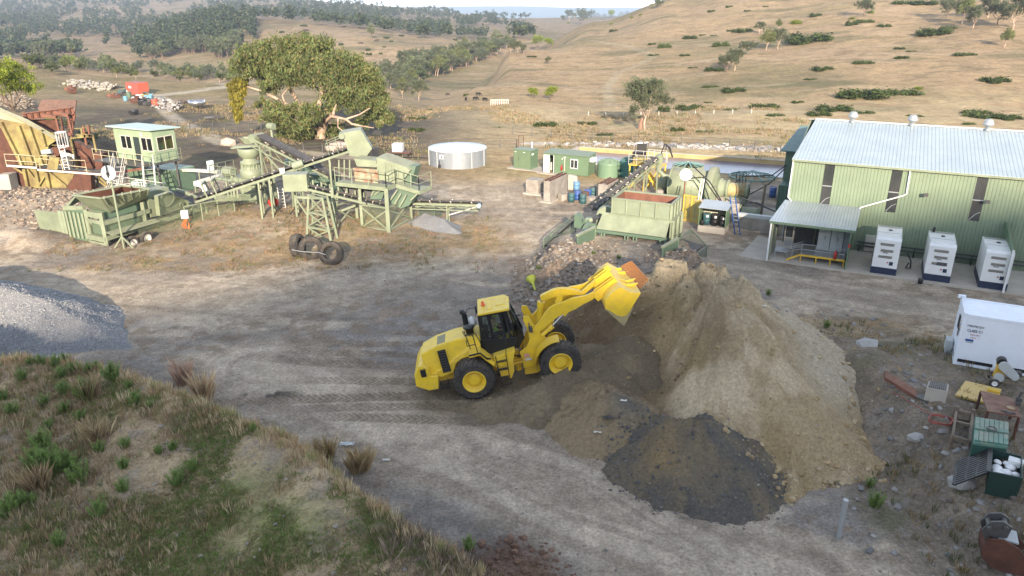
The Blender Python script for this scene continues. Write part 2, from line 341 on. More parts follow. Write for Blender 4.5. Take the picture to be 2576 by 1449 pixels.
def gcol(x,y):
    n1=fbm(x,y,.35,5,21);n2=fbm(x,y,.08,4,22);n3=fbm(x,y,1.7,4,23);n4=fbm(x*.35,y*1.,.5,4,24)
    c=np.tile(np.array([.235,.212,.185]),x.shape+(1,))
    c=mixc(c,(.38,.335,.27),sst(-.10,.30,n4+n2*.7))           # worn pale wheel lanes
    c=mixc(c,(.20,.195,.19),sst(.05,.4,n1)*.7)                      # blue-grey gravel
    c=mixc(c,(.20,.155,.11),sst(.05,.4,n3+n2*.5)*.6)
    # haul lane, pale, sweeping round the front
    d1=ridges(x,y,[(-12,31,0),(-3,24.5,0),(3,20.5,0),(8,16.5,0),(14,11,0)],1.);c=mixc(c,(.40,.355,.29),(1-sst(-2.6,-.8,-d1*-1)) if False else sst(-3.6,-1.2,d1)*.9)
    d2=ridges(x,y,[(9,80,0),(-1,68,0),(0,58,0),(-4,46,0),(-14,39,0),(-30,42,0)],1.);c=mixc(c,(.36,.315,.25),sst(-4.2,-1.2,d2)*.55)
    d3=ridges(x,y,[(13,46,0),(17,42,0),(22,38.5,0),(32,33,0)],1.);c=mixc(c,(.34,.305,.25),sst(-3.2,-1.2,d3)*.7)
    for dd,w_,k_ in((d1,4.2,.55),(d2,5.,.5),(d3,3.6,.5)):
        st=fbm(dd*1.7+fbm(x,y,.15,2,43)*1.2,(x-y)*.05,1.,4,44);mk=sst(-w_,-w_*.4,dd);c=mixc(c,(.23,.195,.155),mk*sst(.08,.4,st)*k_);c=mixc(c,(.42,.37,.295),mk*sst(.08,.4,-st)*k_)
    # weedy strips
    w=sst(.05,.35,fbm(x,y,.5,4,30));g=np.maximum.reduce([inrect(x,y,(-16,53),9,6,0,3),inrect(x,y,(-5.5,51),4.5,3.5,.3,2.5),inrect(x,y,(-22,47),5,2,0,2),inrect(x,y,(17.5,31),3.5,5,0,2)*.9])
    c=mixc(c,(.27,.21,.125),g*(.4+.5*w));c=mixc(c,(.27,.185,.12),g*sst(.1,.5,n3)*.6)
    c=mixc(c,(.12,.13,.055),g*sst(.3,.5,fbm(x,y,.9,4,31))*.5)
    rough=np.maximum(terrace(x,y),inrect(x,y,(14.5,22),2.2,9,.1,1.5));c=mixc(c,(.165,.145,.115),rough*.75);c=mixc(c,(.10,.11,.05),rough*sst(.1,.45,n1)*.5);c=mixc(c,(.26,.25,.24),rough*sst(.2,.5,n3)*.5)
    rk=inrect(x,y,(3,41.5),2.2,4,0,2)+inrect(x,y,(10.6,41.5),1.8,2.5,0,1.5);c=mixc(c,(.22,.17,.13),np.clip(rk,0,1)*.6)
    t,ch=trackmask(x,y);c=mixc(c,(.17,.135,.10),t*(.22+.62*ch))
    # moist ground round the loader
    c=mixc(c,(.15,.125,.09),inrect(x,y,(1.5,29.5),4.5,2.2,0,2)*.9)
    # black spill
    c=mixc(c,(.03,.03,.03),np.exp(-(((x+10.6)/1.3)**2+((y-28.3)/.28)**2))*sst(-.1,.3,n3)*.95)
    # foreground bank
    m=crestmask(x,y);cc=cresty(x)-y
    gm=mixc(np.tile(np.array([.32,.26,.17]),x.shape+(1,)),(.42,.335,.225),sst(-.1,.4,n1))
    gm=mixc(gm,(.26,.225,.18),sst(.1,.45,n3)*.8)
    lawn=sst(-.25,.3,fbm(x,y,.28,4,33)+.22-.55*(1-sst(-15,-9,x+.3*(cc-4))))*sst(.5,3.,cc)
    gm=mixc(gm,(.165,.18,.07),lawn*(.6+.3*sst(-.2,.3,n3)))
    gm=mixc(gm,(.085,.10,.04),sst(.15,.45,fbm(x,y,.3,3,34))*sst(2,5,cc)*.6)
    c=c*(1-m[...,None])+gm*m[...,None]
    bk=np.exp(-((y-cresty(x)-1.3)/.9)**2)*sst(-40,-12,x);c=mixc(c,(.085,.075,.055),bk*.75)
    # brown turned earth, bottom centre
    c=mixc(c,(.13,.08,.055),np.clip(inrect(x,y,(.4,15.6),1.2,2.4,.6,1.3),0,1)*.85)
    # paddocks
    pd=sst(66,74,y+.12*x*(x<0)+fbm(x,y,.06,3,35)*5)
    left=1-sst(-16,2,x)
    pl=mixc(np.tile(np.array([.10,.085,.065]),x.shape+(1,)),(.19,.155,.11),sst(-.1,.4,n2+n1*.5));pl=mixc(pl,(.25,.20,.13),sst(118,160,y)*.8)  # left paddock base darkened: its partial shade is put into the colour
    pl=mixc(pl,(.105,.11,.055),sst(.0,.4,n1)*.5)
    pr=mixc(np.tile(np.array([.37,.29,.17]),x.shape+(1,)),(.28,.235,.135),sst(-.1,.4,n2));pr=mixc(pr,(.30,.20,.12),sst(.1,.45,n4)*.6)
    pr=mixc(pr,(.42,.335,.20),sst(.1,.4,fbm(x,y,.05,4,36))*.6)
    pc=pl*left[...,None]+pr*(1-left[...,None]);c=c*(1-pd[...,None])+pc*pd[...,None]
    hl=sst(118,150,y);hc=mixc(np.tile(np.array([.35,.258,.15]),x.shape+(1,)),(.24,.195,.105),sst(-.1,.3,fbm(x,y,.018,5,37)));hc=mixc(hc,(.29,.21,.125),sst(.05,.4,fbm(x,y,.04,4,38))*.6)
    hc=mixc(hc,(.12,.125,.06),sst(.2,.45,fbm(x*.4,y,.09,4,39))*.6);hc=mixc(hc,(.38,.29,.19),sst(.15,.4,fbm(x*.3,y,.2,3,41))*.5);hc=mixc(hc,(.17,.14,.085),sst(.2,.4,fbm(x*.5,y,.5,3,42))*.5)
    hc=hc*.86;c=c*(1-hl[...,None])+hc*hl[...,None]
    # farm tracks
    def lane(K,w,col,k=.7):
        nonlocal c
        d=ridges(x,y,[(p[0],p[1],0) for p in K],1.);c=mixc(c,col,sst(-w,-w*.4,d)*k)
    lane([(-70,150),(-58,125),(-50,112),(-36,92),(-22,84),(-10,79)],1.6,(.36,.32,.25),.8)
    lane([(-70,150),(-60,165),(-80,190)],3,(.38,.34,.27),.8)
    lane(TRK,1.5,(.33,.30,.21),.4)
    lane([(2,94),(14,91.5),(24,88),(36,84)],1.5,(.50,.46,.40),.9)
    lane([(-36,74),(-24,71),(-10,70)],.9,(.34,.31,.25),.6)
    # far hills darkened with distance: their shade and haze put into the colour
    c=c*(1-.27*sst(330,650,y))[...,None];ft=sst(900,3500,y);c=mixc(c,(.10,.14,.10),ft)
    return np.clip(c*(1-.02*(1-sst(70,90,y)))[...,None]*np.where((y<88)[...,None],np.array([1.08,1.01,.93]),np.array([1.02,1.,.97])),.01,.8)
TRK=[(18.3,138),(20,160),(26,185),(38,205),(36,235),(27,262),(8,290)]
def gmat():
    m,n,b=nmat('ground_cover');g=N(n,'ShaderNodeNewGeometry').outputs['Position'];vc=N(n,'ShaderNodeVertexColor',layer_name='col')
    f1=noise(n,9,6,.75,g);f2=noise(n,1.3,5,.7,g);f3=noise(n,.15,6,.7,g);f4=noise(n,.45,8,.8,g)
    k=mth(n,'ADD',mth(n,'MULTIPLY',ramp(n,f1,.25,.75),.75),.62);k=mth(n,'MULTIPLY',k,mth(n,'ADD',mth(n,'MULTIPLY',ramp(n,f2,.3,.7),.35),.83));k=mth(n,'MULTIPLY',k,mth(n,'ADD',mth(n,'MULTIPLY',ramp(n,f3,.3,.7),.25),.87))
    k=mth(n,'MULTIPLY',k,mth(n,'ADD',mth(n,'MULTIPLY',ramp(n,f4,.35,.65),.35),.84));cb=N(n,'ShaderNodeCombineXYZ')
    for i in range(3):n.links.new(k,cb.inputs[i])
    c=mix(n,1.,vc.outputs[0],cb.outputs[0],'MULTIPLY')
    v=N(n,'ShaderNodeTexVoronoi',inp={'Scale':7.});n.links.new(g,v.inputs['Vector'])
    st=ramp(n,v.outputs['Distance'],.10,.22);c=mix(n,mth(n,'MULTIPLY',mth(n,'SUBTRACT',1.,st),.55),c,v.outputs['Color'] if False else (.30,.28,.25))
    n.links.new(c,b.inputs['Base Color']);b.inputs['Roughness'].default_value=.95;b.inputs['Specular IOR Level'].default_value=.1
    h=mth(n,'ADD',f1,mth(n,'MULTIPLY',f2,.8));bump(n,b,h,.10,.8);return m
GM=gmat()
def terrain(name,rows,cols,tag_=True):
    a=np.linspace(-1.05,1.05,cols);a=np.sign(a)*(abs(a)**1.12)
    Y=rows;A,YY=np.meshgrid(a,Y);X=A*YY
    Z=hgt(X,YY);V=np.stack([X,YY,Z],-1).reshape(-1,3)
    r,c=len(Y),cols;i=(np.arange(r-1)[:,None]*c+np.arange(c-1)[None]).ravel();F=np.stack([i,i+1,i+c+1,i+c],1)
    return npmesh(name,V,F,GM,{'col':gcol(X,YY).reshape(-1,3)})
NC=QC
rows=np.concatenate([np.linspace(7,12,16)[:-1],np.exp(np.linspace(math.log(12),math.log(110),NR1))[:-1],np.exp(np.linspace(math.log(110),math.log(7500),NR2))])
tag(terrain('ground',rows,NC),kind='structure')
# ground behind the camera and the low range that keeps the evening sun off the yard
def backland():
    xs=np.concatenate([np.linspace(-900,-150,40)[:-1],np.linspace(-150,150,301)[:-1],np.linspace(150,900,40)]);ys=np.concatenate([np.linspace(-420,-300,20)[:-1],np.linspace(-300,7,60)])
    X,Y=np.meshgrid(xs,ys);bx=X+.06*(Y+300)
    e=math.tan(SUN_EL)
    # crest line as seen from the yard: x -> distance where its shadow ends on the flat
    kx=[-400,-60,-34,-30,-27,-22,-18,-12,-8,-4,0,4,8,12,16,22,28,36,60,400];kb=[50,48,44,33,36,44,47,50,55,57,56,55,55,58,62,63,64,67,69,69]
    xs_=X-18;edge=np.interp(xs_,kx,kb)+fbm(X,Y*0,.12,3,51)*3.2
    zc=(edge+300)*e*np.clip(1-abs(Y+300)/130.,0,1)**1.0
    Z=np.where(Y<-170,zc,0)+np.where(Y>=-170,0,0);Z=Z-2*sst(7,-10,Y)-.3
    Z=np.where(Y>6.9,hgt(X,np.full_like(X,7.)),Z)
    r,c=X.shape;i=(np.arange(r-1)[:,None]*c+np.arange(c-1)[None]).ravel();F=np.stack([i,i+1,i+c+1,i+c],1)
    npmesh('hillside',np.stack([X,Y,Z],-1).reshape(-1,3),F,GM,{'col':np.tile(np.array([[.3,.23,.14]]),(X.size,1))})['kind']='structure'
backland()
# ================= HEAPS, STONES, GRASS =================
def heapmat(name,c1,c2,c3,sc=1.,peb=16.,pebcol=None,pa=.5):
    m,n,b=nmat(name);g=N(n,'ShaderNodeNewGeometry').outputs['Position'];vc=N(n,'ShaderNodeVertexColor',layer_name='col')
    f=noise(n,7*sc,6,.75,g);k=mth(n,'ADD',mth(n,'MULTIPLY',ramp(n,f,.25,.75),.55),.72)
    cb=N(n,'ShaderNodeCombineXYZ')
    for i in range(3):n.links.new(k,cb.inputs[i])
    c=mix(n,1.,vc.outputs[0],cb.outputs[0],'MULTIPLY')
    v=N(n,'ShaderNodeTexVoronoi',inp={'Scale':peb,'Randomness':1.});n.links.new(g,v.inputs['Vector'])
    s=mth(n,'SUBTRACT',1.,ramp(n,v.outputs['Distance'],.12,.42))
    if pebcol: 
        sp=N(n,'ShaderNodeSeparateColor');n.links.new(v.outputs['Color'],sp.inputs[0]);c=mix(n,mth(n,'MULTIPLY',mth(n,'MULTIPLY',s,pa),sp.outputs[0]),c,pebcol)
    n.links.new(c,b.inputs['Base Color']);b.inputs['Roughness'].default_value=.95;b.inputs['Specular IOR Level'].default_value=.1
    bump(n,b,mth(n,'ADD',f,mth(n,'MULTIPLY',s,.5)),.09,.8);return m
HM=heapmat('sand_and_fines',0,0,0,1.,14.,(.36,.28,.17),.5)
HD=heapmat('dark_fines',0,0,0,1.3,12.,(.17,.16,.15),.6)
HGv=heapmat('blue_metal_gravel',0,0,0,2.,14.,(.33,.33,.32),.8)
def gully(x,y,cx,cy,f=9.,s=60):
    t=np.arctan2(y-cy,x-cx);r=np.hypot(x-cx,y-cy);return fbm(t*f,r*.35,1.,4,s)
def h_main(x,y):
    wx=x+fbm(x,y,.5,3,61)*.7;wy=y+fbm(x,y,.5,3,62)*.7
    h=ridges(wx,wy,[(.8,33.0,.3),(2.4,33.2,1.2),(3.8,33.6,2.0),(5.5,33.6,3.0),(7.4,33.1,3.9),(9.1,32.2,4.25),(10.4,31.0,4.05),(11.5,29.6,3.4),(12.8,29.3,2.6),(14.2,29.6,1.6),(15.6,30.2,.6)],.66)
    h=np.maximum(h,ridges(wx,wy,[(9.6,31.7,4.1),(9.9,28.8,3.6),(9.95,26.6,2.95),(10.1,25,2.3),(9.9,23.2,1.25),(9.5,21.3,.35)],.62))
    h=np.maximum(h,ridges(wx,wy,[(10.1,25,2.3),(11.4,24.2,1.6),(12.3,23.6,.7)],.6))
    h=h+gully(x,y,9.4,31.5)*.30*sst(.2,2,h)+fbm(x,y,1.3,4,63)*.13
    # slumped scarps and lumps near the crest
    for (cx,cy,r,k) in((7.5,33.0,.75,.55),(8.0,31.4,.5,.55),(7.85,30.6,.42,.35),(9.4,32.5,.8,.35),(10.9,31.2,.5,.3)):
        h=h+k*(1-sst(r*.75,r*1.1,np.hypot(x-cx+fbm(x,y,2,2,64)*.3,(y-cy)*.8)))
    # dug-out face in front of the machine
    h=h-.9*np.exp(-(((x-6.2)/1.3)**2+((y-28.6)/2.2)**2))*sst(0,1.2,h)
    return h
def h_wind(x,y):
    wx=x+fbm(x,y,.9,3,65)*.25;wy=y+fbm(x,y,.9,3,66)*.25
    h=ridges(wx,wy,[(-3.2,27.0,-.02),(-2.0,26.9,.22),(-.8,26.75,.62),(1.5,27.35,1.25),(2.8,28.1,1.5),(4.0,29.2,1.6),(5.4,30.2,2.0)],.62)
    h=np.maximum(h,ridges(wx,wy,[(-1.2,31.9,.25),(1.0,32.2,.7),(3,32.0,1.3)],.6))
    rampz=np.clip(.205*(x+1.75),0,1.6)*sst(26.6,27.6,y)*(1-sst(31.6,32.8,y))*(1-sst(4.2,6.5,x));h=np.maximum(h,np.where(rampz>.02,rampz,-1))
    return h+fbm(x,y,2.2,4,67)*.08*sst(0,.3,h)-.0
def h_sp(x,y):
    wx=x+fbm(x,y,.8,3,68)*.35;wy=y+fbm(x,y,.8,3,69)*.35
    h=ridges(wx,wy,[(3.2,27.2,1.3),(4.0,26.0,1.35),(4.7,25.4,.7)],.47);return h+gully(x,y,3.8,26.5,5,70)*.16*sst(.1,.6,h)+fbm(x,y,2,4,71)*.06
def h_dark(x,y):
    wx=x+fbm(x,y,1.1,4,72)*.55;wy=y+fbm(x,y,1.1,4,73)*.55
    h=ridges(wx,wy,[(5.2,22.7,1.0),(6.4,23.0,2.1),(7.2,22.8,2.0)],.70);h=np.maximum(h,ridges(wx,wy,[(6.7,22.9,2.1),(6.0,21.6,1.1)],.70));return h+gully(x,y,6.6,22.9,5,74)*.14*sst(.1,.6,h)+fbm(x,y,2.4,4,75)*.07
def h_grav(x,y):
    h=ridges(x,y,[(-36,37,2.9),(-31,36.6,2.7),(-27,35.8,2.3),(-24,35,1.75),(-21.4,33.9,.85),(-19.3,33.0,.1)],.5);return h+fbm(x,y,.6,3,76)*.2+fbm(x,y,5,2,77)*.05
def h_small(x,y): 
    h=ridges(x,y,[(-6.7,55.0,.9),(-5.2,53.8,.8),(-4.2,52.4,.3)],.55);return h+fbm(x,y,1,3,78)*.1
def heap(name,fn,bb,st,mat,colfn,label,cat):
    xs=np.arange(bb[0],bb[1],st);ys=np.arange(bb[2],bb[3],st);X,Y=np.meshgrid(xs,ys);Hh=fn(X,Y);G0=hgt(X,Y);Z=np.maximum(Hh,G0-.25)
    r,c=X.shape;i=(np.arange(r-1)[:,None]*c+np.arange(c-1)[None]).ravel();F=np.stack([i,i+1,i+c+1,i+c],1)
    k=((Hh-G0).ravel()[F]>-.12).any(1);F=F[k];u,inv=np.unique(F,return_inverse=True)
    V=np.stack([X,Y,Z],-1).reshape(-1,3)[u];C=colfn(X,Y,Z).reshape(-1,3)[u]
    o=npmesh(name,V,inv.reshape(F.shape),mat,{'col':C});return tag(o,label,cat)
def c_main(x,y,z):
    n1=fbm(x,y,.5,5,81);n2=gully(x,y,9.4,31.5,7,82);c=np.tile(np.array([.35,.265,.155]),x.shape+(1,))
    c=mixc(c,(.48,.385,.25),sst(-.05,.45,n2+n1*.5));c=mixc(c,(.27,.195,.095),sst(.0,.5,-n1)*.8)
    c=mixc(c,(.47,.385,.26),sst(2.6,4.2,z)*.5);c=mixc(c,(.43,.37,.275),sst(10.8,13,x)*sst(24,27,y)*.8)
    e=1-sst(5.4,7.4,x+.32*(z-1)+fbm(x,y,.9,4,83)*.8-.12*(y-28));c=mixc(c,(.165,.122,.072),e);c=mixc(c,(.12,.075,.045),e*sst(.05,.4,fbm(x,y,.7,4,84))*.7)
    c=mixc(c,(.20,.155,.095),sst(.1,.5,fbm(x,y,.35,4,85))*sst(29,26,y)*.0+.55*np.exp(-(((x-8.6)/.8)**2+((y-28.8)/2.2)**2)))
    return c
def c_wind(x,y,z):
    c=np.tile(np.array([.155,.122,.08]),x.shape+(1,));return mixc(c,(.21,.165,.105),sst(0,.5,fbm(x,y,.8,4,86)))
def c_sp(x,y,z):
    c=np.tile(np.array([.25,.19,.115]),x.shape+(1,));c=mixc(c,(.19,.145,.09),sst(0,.4,fbm(x,y,.8,4,87)));return mixc(c,(.12,.115,.105),np.exp(-(((x-4.6)/.7)**2+((y-25.7)/.8)**2))*.9)
def c_dark(x,y,z):
    c=np.tile(np.array([.15,.125,.09]),x.shape+(1,));g=gully(x,y,6.7,22.9,4,188)*.5;c=mixc(c,(.108,.099,.086),sst(-.2,.3,g+fbm(x,y,.8,5,88)));c=mixc(c,(.20,.16,.10),sst(.0,.4,-g+fbm(x,y,.7,5,288))*.6);t=np.exp(-(((x-5.4)/.75)**2+((y-21.9)/.9)**2))+np.exp(-(((x-6.2)/.9)**2+((y-23.4)/.45)**2))*.7
    return mixc(c,(.24,.17,.085),np.clip(t+fbm(x,y,1,3,89)*.5*(t>.1),0,1)*.8)
def c_grav(x,y,z): return mixc(np.tile(np.array([.27,.27,.265]),x.shape+(1,)),(.21,.215,.225),sst(-.3,.3,fbm(x,y,.5,4,90)))
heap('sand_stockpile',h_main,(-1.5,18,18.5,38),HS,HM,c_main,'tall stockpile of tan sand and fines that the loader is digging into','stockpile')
heap('windrow',h_wind,(-4.5,7,24.8,34),HS,HM,c_wind,'dark brown ridge of moist fines alongside the wheels of the yellow loader','heap')
heap('spoil_heap',h_sp,(-.5,7.5,23,30.5),HS,HM,c_sp,'low brown heap with a grey patch in front of the loader bucket','heap')
heap('dark_heap',h_dark,(2.5,10.5,18.5,27),HS,HD,c_dark,'small dark grey heap in front of the tan stockpile beside the haul lane','heap')
heap('gravel_heap',h_grav,(-45,-17,29,44),HS*1.5,HGv,c_grav,'heap of blue grey gravel at the left edge of the yard','heap')
heap('aggregate_heap',h_small,(-9.5,-2,49.5,58),HS*1.5,HGv,c_grav,'little grey aggregate heap under the end of the stub conveyor','heap')
rng=np.random.default_rng(7)
_t=(1+5**.5)/2
ICO=np.array([(-1,_t,0),(1,_t,0),(-1,-_t,0),(1,-_t,0),(0,-1,_t),(0,1,_t),(0,-1,-_t),(0,1,-_t),(_t,0,-1),(_t,0,1),(-_t,0,-1),(-_t,0,1)],float)/1.9
ICF=np.array([(0,11,5),(0,5,1),(0,1,7),(0,7,10),(0,10,11),(1,5,9),(5,11,4),(11,10,2),(10,7,6),(7,1,8),(3,9,4),(3,4,2),(3,2,6),(3,6,8),(3,8,9),(4,9,5),(2,4,11),(6,2,10),(8,6,7),(9,8,1)])
def vcmat(name,rough=.9,trans=0,bp=0,jit=0.,spec=.15):
    m,n,b=nmat(name);vc=N(n,'ShaderNodeVertexColor',layer_name='col');g=N(n,'ShaderNodeNewGeometry').outputs['Position']
    n.links.new(vc.outputs[0],b.inputs['Base Color']);b.inputs['Roughness'].default_value=rough;b.inputs['Specular IOR Level'].default_value=spec
    if bp:bump(n,b,noise(n,25,4,.7,g),bp)
    if trans:
        t=N(n,'ShaderNodeBsdfTranslucent');n.links.new(vc.outputs[0],t.inputs[0]);ms=N(n,'ShaderNodeMixShader');ms.inputs[0].default_value=trans
        n.links.new(b.outputs[0],ms.inputs[1]);n.links.new(t.outputs[0],ms.inputs[2]);n.links.new(ms.outputs[0],n.nodes['Material Output'].inputs[0])
    return m
ROCKM=vcmat('stone',.9,0,.02);LEAFM=vcmat('foliage',.6,.3,spec=.25);GRASSM=vcmat('grass_blades',.8,.25)
def rocks(name,P,S,cols,label=None,cat=None,kind='stuff',flat=.7,sink=.25):
    P=np.asarray(P,float);n=len(P);S=np.asarray(S,float).reshape(-1)*np.ones(n)
    V=ICO[None]*(1+rng.uniform(-.28,.28,(n,12,1)));V=V*rng.uniform([.75,.6,.45],[1.25,1.0,.8],(n,1,3))*S[:,None,None]*.5
    a=rng.uniform(0,6.28,n);ca,sa=np.cos(a)[:,None],np.sin(a)[:,None];x=V[...,0]*ca-V[...,1]*sa;y=V[...,0]*sa+V[...,1]*ca
    V=np.stack([x,y,V[...,2]],-1)+P[:,None];V[...,2]+=(S*(.5-sink)*.5)[:,None]
    F=(ICF[None]+12*np.arange(n)[:,None,None]).reshape(-1,3);cols=np.asarray(cols)[rng.integers(0,len(cols),n)]*rng.uniform(.75,1.2,(n,1))
    o=npmesh(name,V.reshape(-1,3),F,ROCKM,{'col':np.repeat(cols,12,0)},smooth=False);return tag(o,label,cat,None,kind)
def zmax(x,y):
    z=hgt(x,y)
    for f in(h_main,h_wind,h_sp,h_dark,h_grav,h_small):z=np.maximum(z,f(x,y))
    return z
def scat(n,bb,dens=None):
    x=rng.uniform(bb[0],bb[1],n);y=rng.uniform(bb[2],bb[3],n)
    if dens is not None:
        k=rng.uniform(0,1,n)<dens(x,y);x,y=x[k],y[k]
    return x,y
GREY=[(.30,.29,.28),(.22,.22,.23),(.38,.36,.33),(.25,.22,.19)];RUB_=[(.18,.145,.11),(.21,.17,.13),(.25,.21,.165),(.16,.145,.125),(.29,.26,.22)];BRN=[(.24,.16,.11),(.30,.19,.13),(.34,.27,.20),(.20,.17,.15),(.38,.35,.31)];TAN=[(.36,.27,.15),(.30,.22,.12),(.40,.32,.20)];DRK=[(.09,.09,.09),(.13,.125,.115),(.17,.15,.12)]
def rock_field(name,n,bb,dens,s0,s1,cols,label,flat=.7):
    x,y=scat(n,bb,dens);z=zmax(x,y);s=s0*(s1/s0)**(rng.uniform(0,1,len(x))**2.2);rocks(name,np.stack([x,y,z],-1),s,cols,label,'rocks')
def dfoot(f,a,b): return lambda x,y:sst(a,b,f(x,y)-hgt(x,y))*(1-sst(b,b+.8,f(x,y)-hgt(x,y)))
rock_field('stones',int(9000*VQ),(0,17,19,36),lambda x,y:.05*(h_main(x,y)>.1)+.9*dfoot(h_main,-.25,.15)(x,y)*(x>7.5),.05,.32,TAN,'tan stones rolled to the foot of the sand stockpile')
rock_field('dark_stones',int(6000*VQ),(2.5,10.5,19,27),lambda x,y:(.3*(h_dark(x,y)>.1)+.8*dfoot(h_dark,-.3,.1)(x,y))*(h_dark(x,y)>h_main(x,y)-.15),.03,.16,DRK,'dark pebbles over the small dark heap')
rock_field('clods',int(4000*VQ),(-3,8,25,34),lambda x,y:.15*(h_wind(x,y)>.2)+.5*dfoot(h_wind,-.1,.1)(x,y),.04,.2,[(.17,.13,.085),(.21,.16,.10)],'clods lying on the dark windrow')
rock_field('gravel',int(60000*VQ),(-34,-17.5,30,42),lambda x,y:(h_grav(x,y)>.05)*1.,.04,.10,[(.26,.26,.265),(.31,.31,.31),(.21,.215,.22),(.35,.35,.34)],'loose blue grey gravel covering the heap at the left')
rock_field('rubble',int(11000*VQ),(-.5,13,35,46.5),lambda x,y:np.clip(.9*inrect(x,y,(2.9,41.6),1.7,4.2,0,1.6)+.9*inrect(x,y,(10.6,41.6),1.5,2.2,0,1.2)+.10*(x>2)*(x<12),0,1),.05,.40,RUB_,'brown and grey rubble on the shoulders of the hopper ramp')
rock_field('bank_stones',int(7000*VQ),(11,20,14,38),lambda x,y:(.10+.7*np.exp(-((x-15.2+.10*(y-25))/1.2)**2))*(h_main(x,y)<.15),.04,.34,[(.24,.23,.22),(.19,.185,.18),(.29,.275,.25),(.2,.17,.14)],'grey stones strewn over the rough bank right of the stockpile')
rock_field('yard_stones',int(22000*VQ),(-32,20,13,66),lambda x,y:.25*(1-crestmask(x,y))+.5*inrect(x,y,(-36,56),6,4,0,2),.03,.12,[(.26,.24,.21),(.22,.195,.17),(.30,.27,.23),(.19,.17,.15)],'small loose stones scattered over the yard')
rock_field('bank_rubble',int(5000*VQ),(-52,-28,52,68),lambda x,y:.25+.75*inrect(x,y,(-40,60),10,4,-.25,2),.06,.5,[(.28,.22,.17),(.34,.28,.22),(.22,.17,.13)],'pale and brown rubble banked below the yellow steel wall')
rock_field('embankment_stones',int(2500*VQ),(-24,0,8,29),lambda x,y:crestmask(x,y)*.3,.04,.2,[(.30,.26,.21),(.26,.23,.19)],'stones lying in the grass of the near bank')
rock_field('pond_riprap',int(6000*VQ),(2,34,80,94),lambda x,y:np.exp(-((y-(91.8-.32*(x-14)))/1.1)**2),.25,.9,GREY,'dark grey rock bund behind the settling pond')
rock_field('turned_clods',int(2500*VQ),(-3,4,11,19),lambda x,y:inrect(x,y,(.4,15.6),1.4,2.6,.6,1.3),.05,.3,[(.15,.09,.06),(.19,.12,.085)],'clods of turned red brown earth beside the near bank')
def blades(name,X,Y,Z,hh,spread,cols,nb,lean=.5,w=.012,label=None,cat=None,kind='stuff',parent=None,group=None):
    w=w*.72;nb=int(nb*1.25);n=len(X);hh=hh*rng.uniform(.45,1.25,n);X=np.repeat(X,nb);Y=np.repeat(Y,nb);Z=np.repeat(Z,nb);hh=np.repeat(hh,nb)*rng.uniform(.5,1.1,n*nb);sp=np.repeat(spread*np.ones(n),nb)
    a=rng.uniform(0,6.28,n*nb);r=sp*np.sqrt(rng.uniform(0,1,n*nb));bx=X+np.cos(a)*r*.5;by=Y+np.sin(a)*r*.5
    ln=lean*hh*rng.uniform(.2,1.,n*nb);tx=bx+np.cos(a)*ln;ty=by+np.sin(a)*ln;t=rng.uniform(0,6.28,n*nb);ww=w*(1+hh)
    dx=np.cos(t)*ww;dy=np.sin(t)*ww
    V=np.stack([np.stack([bx-dx,by-dy,Z-.03],-1),np.stack([bx+dx,by+dy,Z-.03],-1),np.stack([bx*.5+tx*.5+dx*.8,by*.5+ty*.5+dy*.8,Z+hh*.62],-1),np.stack([tx,ty,Z+hh],-1)],1)
    F=np.arange(n*nb*4).reshape(-1,4);c=np.asarray(cols)[rng.integers(0,len(cols),n)];c=np.repeat(c,nb,0)*rng.uniform(.7,1.3,(n*nb,1))
    o=npmesh(name,V.reshape(-1,3),F,GRASSM,{'col':np.repeat(c,4,0)},smooth=False,parent=parent)
    return tag(o,label,cat,group,kind)
DRYL=[(.54,.42,.26),(.47,.35,.20),(.58,.47,.31),(.42,.29,.16),(.30,.30,.12)];DRY=[(.46,.35,.22),(.40,.29,.17),(.33,.235,.13),(.52,.41,.27)];GRN=[(.16,.23,.055),(.20,.28,.075),(.13,.185,.05)]
def gfield(name,n,bb,dens,h0,h1,sp,cols,nb,label,w=.012,lean=.5):
    x,y=scat(n,bb,dens);blades(name,x,y,hgt(x,y),rng.uniform(h0,h1,len(x)),sp,cols,nb,lean,w,label,'grass')
def dcrest(x,y): return np.exp(-((y-cresty(x)-.5)/.75)**2)
gfield('dry_grass',int(20000*VQ),(-26,1,11,30),lambda x,y:dcrest(x,y)*sst(1,-2,x)*sst(-.8,-.1,fbm(x,y,.5,3,91)+.1),.12,.48,.32,DRYL,24,'tall dry grass along the crest of the near bank',.009,.32)
gfield('bank_grass',int(15000*VQ),(-24,-5,10,28),lambda x,y:crestmask(x,y)*sst(-.3,.25,fbm(x,y,.45,4,92)-.05-.07*(x+13)),.08,.38,.24,DRY+[(.26,.24,.10),(.2,.22,.08)],14,'dry tussocks over the slope of the near bank',.009,.4)
gfield('lawn',int(130000*VQ),(-20,1,8.5,26),lambda x,y:crestmask(x,y)*sst(-.35,.1,fbm(x,y,.4,4,93)-.5*(1-sst(-15,-9,x))),.04,.13,.14,GRN+[(.24,.21,.09),(.28,.22,.12)],7,'short patchy green turf on the near bank',.009,1.)
rock_field('spillage',int(5000*VQ),(-28,-5,51,62),lambda x,y:.35*sst(-.1,.3,fbm(x,y,.5,3,97)),.04,.2,[(.24,.19,.15),(.30,.26,.22),(.19,.16,.14)],'spilled stones on the ground under the conveyors')
gfield('yard_weeds',int(7000*VQ),(-32,-1,44,60),lambda x,y:.8*sst(-.1,.3,fbm(x,y,.5,4,94)),.08,.30,.2,[(.30,.22,.11),(.24,.19,.09),(.12,.14,.05),(.33,.2,.12)],7,'thin dry weeds on the ground round the crushing plant',.014)
